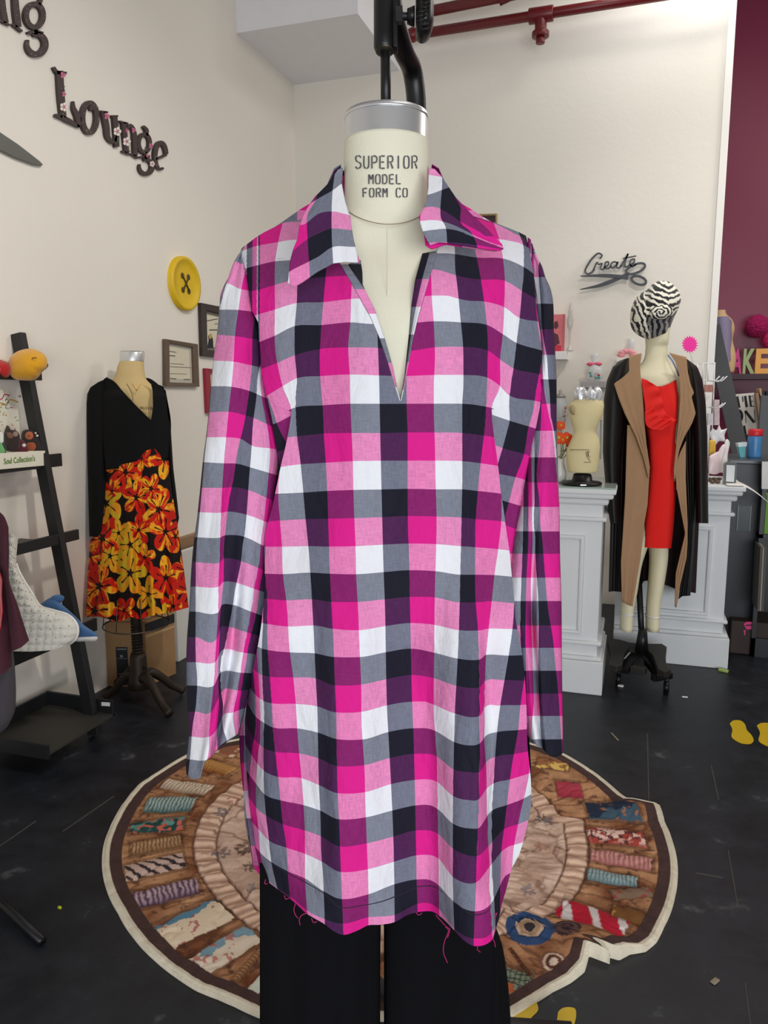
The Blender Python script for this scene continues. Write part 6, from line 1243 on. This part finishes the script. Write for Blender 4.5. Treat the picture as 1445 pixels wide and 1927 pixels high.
for k in range(9):
    cc = [(70,150,170),(90,160,110),(60,110,170),(200,70,60),(214,220,224)][k % 5]; link('sweet', *ellip(c+[random.uniform(-.03,.03), -.035+random.uniform(-.004,.004), .018+.012*(k//3)+random.uniform(0,.01)], (.011,.011,.009), 10, 6), mat('sweet_%d' % (k % 5), cc, 0.3), t)
c = ony(1053, 786, YB-0.07)*[1,1,0]+[0,0,z3]
t = thing('glass_jar', 'clear lidded glass jar of trinkets on the lowest wall shelf by the sleeve', 'jar', c)
link('jar_glass', *lathe(c, [(0.04,0.0),(0.052,0.02),(0.052,0.09),(0.03,0.12),(0.03,0.128)], 24), CL_, t)
link('jar_lid', *lathe(c+[0,0,.129], [(0.032,0),(0.034,0.01),(0.02,0.022),(0.008,0.03),(0.01,0.045),(0.003,0.05)], 20), mat('lid_grey', (150,146,140), 0.3), t)
link('trinkets', *join(*[ellip(c+[random.uniform(-.035,.035), -.03, .02+.012*k], (.013,)*3, 8, 6) for k in range(5)]), mat('trinket_brown', (180,130,100), 0.6), t)['kind'] = 'stuff'
c = ony(1180, 672, YB-0.05); t = thing('pink_bow', 'pale pink ribbon bow on a wrapped bottle behind the left coat shoulder', 'bow', c)
link('bow_loops', *join(*[ellip(c+[0.035*cos(a), -.02, 0.012+0.022*abs(sin(a))], (.025,.014,.016), 12, 8) for a in np.linspace(0, pi, 6)]), mat('bow_pale', (228,150,156), 0.5), t)
link('clear_top', *lathe(c+[0.02,0,.03], [(0.02,0),(0.018,0.05),(0.022,0.08)], 14), CL_, t)
tag(link('jar_shelf_bracket', *box(float(c[0])-.06, float(c[0])+.06, YB-.1, YB, float(c[2])-.03, float(c[2])-.012), PLAS, smooth=False), 'short white shelf behind the coat shoulder, under the pink bow', 'shelf')

# ================================================================== far counter goods
zc = zR
def onc(x, y): return onz(x, y, zc)
# wire rack with hooks
rk = onc(1335, 905); Dr = depth(rk); WR = mat('white_wire', (226,226,226), 0.35)
t = thing('wire_rack', 'white wire spinner rack with hooks standing behind the coat on the far counter', 'rack', rk)
P_ = lambda x, y, d=0.0: pd(x, y, Dr+d)
link('rack_frame', *join(*[tube([P_(*a), P_(*b)], 0.003, 8) for a, b in [((1345,682),(1338,860)),((1312,682),(1316,860)),((1312,684),(1345,684)),((1322,684),(1322,716)),((1332,684),(1332,716)),((1314,716),(1344,716)),((1316,766),(1342,766)),((1338,860),(1332,903)),((1316,860),(1332,903))]]), WR, t)
for x, y, d in ((1344,716,-.02),(1338,717,-.05),(1330,716,-.07),(1341,766,-.02),(1336,767,-.05)):
    link('hook', *tube([P_(x, y), P_(x+14, y+1, d), P_(x+18, y-2, d), P_(x+24, y-8, d)], 0.0028, 8), WR, t)
for k, (x0, y0, x1, y1, cc) in enumerate([(1326,724,1341,738,(176,120,110)),(1328,742,1338,756,(226,222,216)),(1332,778,1342,800,(200,196,200)),(1344,752,1354,800,(196,176,180))]):
    link('hanging_packet', *slabd([(x0,y0),(x1,y0),(x1,y1),(x0,y1)], Dr-.02, .01), mat('packet_%d' % k, cc, 0.4, noise=0.25, nscale=60), t, smooth=False)
st_ = onc(1298, 905); sb_ = [( (1298+ (16 if k % 2 else 11.5)*cos(2*pi*k/36)), 648+(17 if k % 2 else 12.5)*sin(2*pi*k/36)) for k in range(36)]
t = thing('starburst_tag', 'hot pink starburst price tag on a clear stick behind the coat shoulder', 'tag', pd(1298, 690, Dr-.1)); link('tag_card', *slabd(sb_, Dr-.1, .002), mat('hot_pink_card', (246,40,160), 0.6), t, smooth=False)
link('clear_stick', *tube([pd(1300, 664, Dr-.097), pd(1305, 690, Dr-.09), pd(1314, 740, Dr-.05), pd(1318, 800, Dr-.02), pd(1322, 896, Dr-.0)], 0.004, 8), CL_, t)
# packaged goods
pk = [('packet', 'yellow backed blister packet between the coat sleeve and white packets', [(1334,828),(1345,828),(1345,856),(1334,856)], (212,170,60), .02),
      ('packet', 'white packet with pink print leaning on the far counter, nearest the sleeve', [(1334,858),(1352,850),(1354,872),(1350,892),(1334,890)], (226,206,208), -.03),
      ('packet', 'tall white packet leaning right, tallest of the white packets', [(1352,888),(1360,845),(1368,826),(1373,832),(1370,852),(1362,890)], (228,226,224), .0),
      ('packet', 'white packet with pink drawing in the middle of the leaning packets', [(1346,888),(1352,848),(1362,836),(1366,840),(1358,870),(1354,890)], (230,214,216), -.02),
      ('packet', 'crumpled clear bag topping the pile of white packets', [(1334,816),(1342,806),(1347,810),(1353,800),(1358,809),(1368,806),(1363,820),(1366,832),(1354,830),(1344,840),(1338,828)], (222,222,224), .03)]
for k, (nm, lb, pts, cc, d) in enumerate(pk):
    V, Fc, P = lens_blob(pts, Dr-.03+d, 0.012, 6, 40); tag(link(nm, V, Fc, mat('sachet_%d' % k, cc, 0.3, noise=0.15, nscale=40)), lb, 'packet', 'packets on the far counter')
tag(link('trinket_pile', *join(*[ellip(onc(1334+k*3.2, 904+(k % 3)*3)+[0,0,.008], (.014,.01,.008), 10, 6) for k in range(7)]), mat('trinket_mix', (96,76,60), 0.5, noise=0.5, nscale=80)), 'heap of small dark trinkets at the counter edge by the coat sleeve', 'trinkets', kind='stuff')
ch = onc(1374, 912); Dh = depth(ch); t = thing('card_holder', 'clear acrylic holder with a white card on the far counter corner', 'card holder', ch)
link('acrylic_frame', *slabd([(1361,911),(1363,872),(1367,869),(1384,870),(1387,874),(1385,912)], Dh, .012), mat('acrylic_grey', (120,122,126), 0.15, trans=0.3), t, smooth=False, bevel=0.002)
link('white_card', *slabd([(1366,906),(1367,875),(1383,876),(1381,907)], Dh-.002, .001), mat('card_white', (214,220,220), 0.6), t, smooth=False)
L_ = resample([(1378,912),(1392,911),(1405,918),(1418,930),(1427,944)], 24); R_ = resample([(1330,918),(1388,915),(1403,922),(1416,934),(1426,946)], 24)
G_ = [onz(x, y, zc+0.003) if False else None for x, y in L_]
pa_ = []
for i, s in enumerate(np.linspace(0, 1, 24)):
    x = xRr-0.06+0.22*s; z = zc+0.004-0.11*max(0, s-0.3)**1.4*1.6
    pa_ += [(x, yR+0.00+0.0*s, z), (x, yR+0.16, z+0.004)]
tag(link('paper_sheet', np.array(pa_), [[2*i, 2*i+2, 2*i+3, 2*i+1] for i in range(23)], mat('sheet_white', (232,230,226), 0.6), solid=0.0008), 'white sheet of paper curling over the right end of the far counter', 'paper')

# ================================================================== right rear: maroon wall corner
PM = lambda x, y, d=0.0: ony(x, y, YM-d)
DKM = mat('dark_shelf', (58,30,44), 0.5)
a, b = PM(1340, 704, .25), PM(1520, 713, .25)
tag(link('wall_shelf', *box(float(XE)+.05, float(b[0])+.2, YM-.26, YM, float(b[2])-.0, float(a[2])), DKM, smooth=False), 'dark shelf on the maroon wall under the coloured block letters', 'shelf')
zs = float(a[2])+0.001
for ch_, x0, x1, cc, lb in (('A',1374,1394,(196,60,130),'pink block letter A standing on the dark shelf, maroon wall behind'),('K',1395,1418,(158,176,124),'green block letter K between the pink and orange block letters'),('E',1418,1446,(232,168,84),'orange block letter E standing at the right edge of the photo')):
    yv = YM-.16; p0 = ony(x0, 704, yv); p1 = ony(x1, 704, yv); pt = ony(x0, 657, yv); hh = float(pt[2])-zs; w = float(p1[0]-p0[0])
    V, Fc = text_geo(ch_, 1.0, (0,0,0), (1,0,0), (0,0,1), 0.05, bold=0.035); bw = V[:, 0].max()-V[:, 0].min(); V[:, 0] = (V[:, 0]-V[:, 0].min())/bw*w*0.98; V[:, 2] = (V[:, 2]-V[:, 2].min())/(V[:, 2].max()-V[:, 2].min())*hh
    V = V+[p0[0], yv, zs]; tag(link('block_letter', V, Fc, mat('letter_'+ch_, cc, 0.6), smooth=False), lb, 'block letter', 'block letters on the dark shelf')
for x, y, r, lb in ((1425,614,20,'large dark magenta yarn pompom on the maroon wall, whole in view'),(1450,640,14,'magenta yarn pompom cut by the right edge above the letter E')):
    c = PM(x, y, .12); R_ = r/F*depth(c); V, Fc = ellip(c, (R_,)*3, 40, 28); V = c+(V-c)*(1+0.10*rng.random((len(V), 1)))
    t = link('yarn_pompom', V, Fc, mat('magenta_yarn_%d' % r, (150,10,80) if r > 15 else (190,20,96), 0.95, noise=0.35, nscale=60), smooth=False); tag(t, lb, 'pompom', 'yarn pompoms')
# lavender dressed little form
c = PM(1362, 703, .2)*[1,1,0]+[0,0,zs]; Dq = depth(PM(1362, 650, .2)); t = thing('small_dress_form', 'little tan dress form in a lavender halter dress at the edge of the maroon wall', 'dress form', c)
link('form_torso', *sections(dense([(1356,584,8,.04,Dq),(1357,592,9,.045,Dq),(1360,602,16,.06,Dq),(1363,618,18,.07,Dq),(1363,640,14,.06,Dq),(1365,665,17,.08,Dq),(1368,690,13,.07,Dq),(1368,701,11,.06,Dq)], 30), 30), mat('tan_form', (206,172,130), 0.8), t)
XY = coons([(1349,596),(1370,595),(1378,606)], [(1356,680),(1367,683),(1378,676)], [(1349,596),(1350,615),(1352,640),(1356,680)], [(1378,606),(1378,630),(1377,650),(1378,676)], 20, 30, False)
V, Fc = lens_grid(XY, Dq-.03, .07, .0); tag(link('lavender_dress', V, Fc, mat('lavender_cloth', (138,128,156), 0.8)), 'lavender halter dress worn by the little tan dress form', 'dress')
# leaning black ladder, books
yb_ = YM-.45
def pb2(x, y, yv): return ony(x, y, yv)
t = thing('leaning_ladder_shelf', 'dark slanted shelf upright in front of the maroon wall, right of the wire rack', 'shelf', ony(1398, 1130, YM-.5)*[1,1,0])
link('ladder_rail', *bar(ony(1340, 615, YM-.35), ony(1395, 866, YM-.7), 0.10, 0.04, (0,1,0)), mat('slate_black', (46,50,56), 0.5), t, smooth=False)
link('ladder_rail', *bar(ony(1395, 866, YM-.7), ony(1440, 1150, YM-1.1), 0.10, 0.04, (0,1,0)), mat('slate_black', (46,50,56), 0.5), t, smooth=False)
link('ladder_board', *box(float(ony(1380, 818, YM-.6)[0]), float(ony(1500, 818, YM-.6)[0]), YM-.62, YM-.3, float(ony(1400, 828, YM-.6)[2]), float(ony(1400, 820, YM-.6)[2])), mat('slate_black', (46,50,56), 0.5), t, smooth=False)
yk = YM-.55; t = thing('fashion_book', 'white book with big black serif capitals THE, ON on the cover, leaning on the shelf', 'book', ony(1405, 820, yk))
cov = [(1369,743),(1419,739),(1430,814),(1385,820)]
link('book_cover', *slab(cov, lambda x, y: ony(x, y, yk), (0,1,0), 0.03), mat('cover_white', (226,222,214), 0.5), t, smooth=False)
Kb = mat('cover_black', (26,26,30), 0.5); Kg = mat('cover_grey', (110,108,98), 0.5)
pk_ = lambda x, y: ony(x, y, yk-0.001)
S_ = lambda p, w, n=6: stroke(p, w, pk_, (0,-1,0), 0.0008, n=n, smooth=len(p) > 2)
link('cover_letters', *join(S_([(1376,748),(1380,768)], 4), S_([(1387,746),(1391,767)], 4.5), S_([(1397,746),(1398,756)], 2), S_([(1402,745),(1405,766)], 5), S_([(1410,744),(1413,765)], 4), S_([(1411,746),(1417,745)], 1.2), S_([(1412,755),(1417,755)], 1.2), S_([(1413,765),(1419,764)], 1.2),
     S_(ring(1389,783,7,11,-80,80), 5, 12), S_(ring(1389,783,8,11,100,260), 1.5, 12), S_([(1402,773),(1419,795)], 5), S_([(1402,773),(1404,796)], 1.2), S_([(1419,771),(1421,795)], 1.2),
     S_(ring(1390,810,6,9,-80,60), 4, 10), S_([(1400,801),(1403,817)], 4)), Kb, t, smooth=False)
for k, (x0, y0, x1, y1, w, cc, lb) in enumerate([(1421,740,1432,816,5,(156,124,100),'tan spined book directly right of the white fashion book'),(1427,731,1437,797,3,(196,160,116),'thin beige book leaning in the row of books'),(1432,738,1442,794,5,(38,44,66),'navy book leaning in the row of books'),(1440,736,1449,790,5,(30,32,44),'darkest book at the right end of the leaning row')]):
    tag(link('book', *bar(ony(x0, y0, yk+.02), ony(x1, y1, yk+.02), w/F*5.8, 0.16, (0,1,0)), mat('book_%d' % k, cc, 0.6), smooth=False, bevel=0.002), lb, 'book', 'books leaning in front of the maroon wall')
# black cabinet with things on top
yc = YR0 = yR+0.35
ca_ = ony(1383, 872, yc); cb_ = ony(1436, 872, yc); 
t = thing('black_cabinet', 'tall black cabinet right of the white counters with a label holder on its front', 'cabinet', ((ca_[0]+cb_[0])/2, yc+.2, 0))
KB = mat('cabinet_black', (24,28,34), 0.4)
link('cabinet_body', *box(xRr+0.0, float(cb_[0]), yc, yc+.45, 0.0, float(ca_[2])), KB, t, smooth=False, bevel=0.003)
link('cabinet_top', *box(xRr-.02, float(cb_[0])+.01, yc-.015, yc+.46, float(ca_[2]), float(ca_[2])+.02), mat('cabinet_top', (64,68,76), 0.3), t, smooth=False, bevel=0.003)
pq = lambda x, y: ony(x, y, yc-0.001)
link('label_holder', *slab([(1388,952),(1412,952),(1409,998),(1386,998)], pq, (0,-1,0), .004), mat('holder_teal_grey', (44,56,60), 0.2), t, smooth=False)
link('holder_rail', *join(stroke([(1389,950),(1386,998)], 1.5, pq, (0,-1,0), .008, n=3), stroke([(1413,951),(1410,999)], 1.5, pq, (0,-1,0), .008, n=3)), mat('holder_rail', (120,130,132), 0.3), t, smooth=False)
zcb = float(ca_[2])+.02
c = onz(1418, 862, zcb)*1.0; c = ony(1418, 862, yc+.15)*[1,1,0]+[0,0,zcb]; Dk = depth(c); rk_ = 12.5/F*Dk
t = thing('wipes_canister', 'blue printed canister with a red lid on top of the black cabinet', 'canister', c); hh = float(ony(1418, 820, yc+.15)[2])-zcb
link('canister_body', *lathe(c, [(rk_*.95,0),(rk_,.01),(rk_,hh*.92),(rk_*.95,hh)], 28), mat('canister_blue', (70,130,186), 0.35, noise=0.4, nscale=18), t)
link('red_lid', *lathe(c+[0,0,hh], [(rk_,0),(rk_*1.03,.004),(rk_*1.03,.03),(rk_*.9,.036)], 28), mat('lid_red', (204,32,44), 0.4), t)
c = ony(1397, 862, yc+.12)*[1,1,0]+[0,0,zcb]; D_ = depth(c)
t = thing('teal_tube', 'white and teal tube standing on its cap left of the blue canister', 'tube', c); z_ = [832, 862]
link('tube_body', *slabd([(1389,834),(1405,832),(1402,862),(1393,862)], D_, .03), mat('tube_teal', (96,170,180), 0.4), t, smooth=False, bevel=0.004)
link('tube_crimp', *slabd([(1388.5,834),(1405.5,832),(1405,840),(1390,841)], D_-.001, .032), mat('tube_white', (206,220,222), 0.4), t, smooth=False)
# far right edge things
pr_ = lambda x, y: ony(x, y, yc-.1)
t = thing('storage_unit', 'dark open storage unit cut by the right edge, holding green and white goods', 'shelf', ony(1450, 1150, yc-.1)*[1,1,0])
xu = float(ony(1436, 900, yc-.1)[0])
link('unit_frame', *join(box(xu, xu+.5, yc+.15, yc+.2, 0, 1.35), box(xu, xu+.02, yc-.1, yc+.2, 0, .98), box(xu, xu+.5, yc-.1, yc+.2, float(pr_(1440, 1006)[2])-.02, float(pr_(1440, 1006)[2])), box(xu, xu+.5, yc-.1, yc+.2, .0, .1)), KB, t, smooth=False)
tag(link('green_bin', *box(xu+.025, xu+.3, yc-.08, yc+.1, float(pr_(1440, 1006)[2])+.001, float(pr_(1440, 935)[2])), mat('leaf_green_card', (110,160,44), 0.6), smooth=False), 'bright green folder box at the right edge, right of the black cabinet', 'box')
tag(link('white_picture', *slab([(1434,869),(1470,869),(1470,921),(1433,920)], lambda x, y: ony(x, y, yc-.12), (0,1,0), .015), mat('picture_white', (206,204,200), 0.4, noise=0.3, nscale=8), smooth=False), 'pale framed print at the right edge above the green box', 'picture')
for k, x in enumerate((1427, 1431, 1435)):
    tag(link('cardboard_sheet', *bar(ony(x, 1024, yc-.14)*[1,1,1], ony(x-6, 1140, yc-.14), .008, .2, (0,1,0)), mat('sheet_edge_%d' % (k % 2), (150,140,126) if k % 2 else (84,80,76), 0.6), smooth=False), ['left', 'middle', 'right'][k]+'most upright board edge standing between black cabinet and right photo edge', 'board', 'upright boards beside the cabinet')
# dark brown box with pink tag
ba = onz(1372, 1252); bb_ = onz(1372, 1215)
z_b = float(ony(1400, 1172, float(onz(1372, 1232)[1]))[2]); yb0 = float(onz(1400, 1232)[1])
t = thing('dark_brown_box', 'dark brown wooden box on the floor right of the far counter, pink tag in front', 'box', (0.75, yb0+.2, 0))
link('box_body', *box(float(ony(1374, 1200, yb0)[0]), float(ony(1374, 1200, yb0)[0])+.34, yb0, yb0+.42, 0.0, z_b), mat('dark_brown_wood', (48,32,26), 0.6, noise=0.35, nscale=14), t, smooth=False, bevel=0.006)
link('pink_tag', *slab([(1399,1174),(1404,1170),(1417,1170),(1417,1184),(1404,1184)], lambda x, y: ony(x, y, yb0-.002), (0,-1,0), .003), mat('hot_pink_tag', (226,60,130), 0.6), t, smooth=False)
link('pink_tail', *slab([(1399,1185),(1403,1186),(1402,1196),(1400,1194)], lambda x, y: ony(x, y, yb0-.002), (0,-1,0), .003), mat('hot_pink_tag', (226,60,130), 0.6), t, smooth=False)
link('tag_print', *stroke([(1403,1177),(1415,1176)], 2.4, lambda x, y: ony(x, y, yb0-.0055), (0,-1,0), .0005, n=3), mat('tag_ink', (70,20,40), 0.7), t, smooth=False)
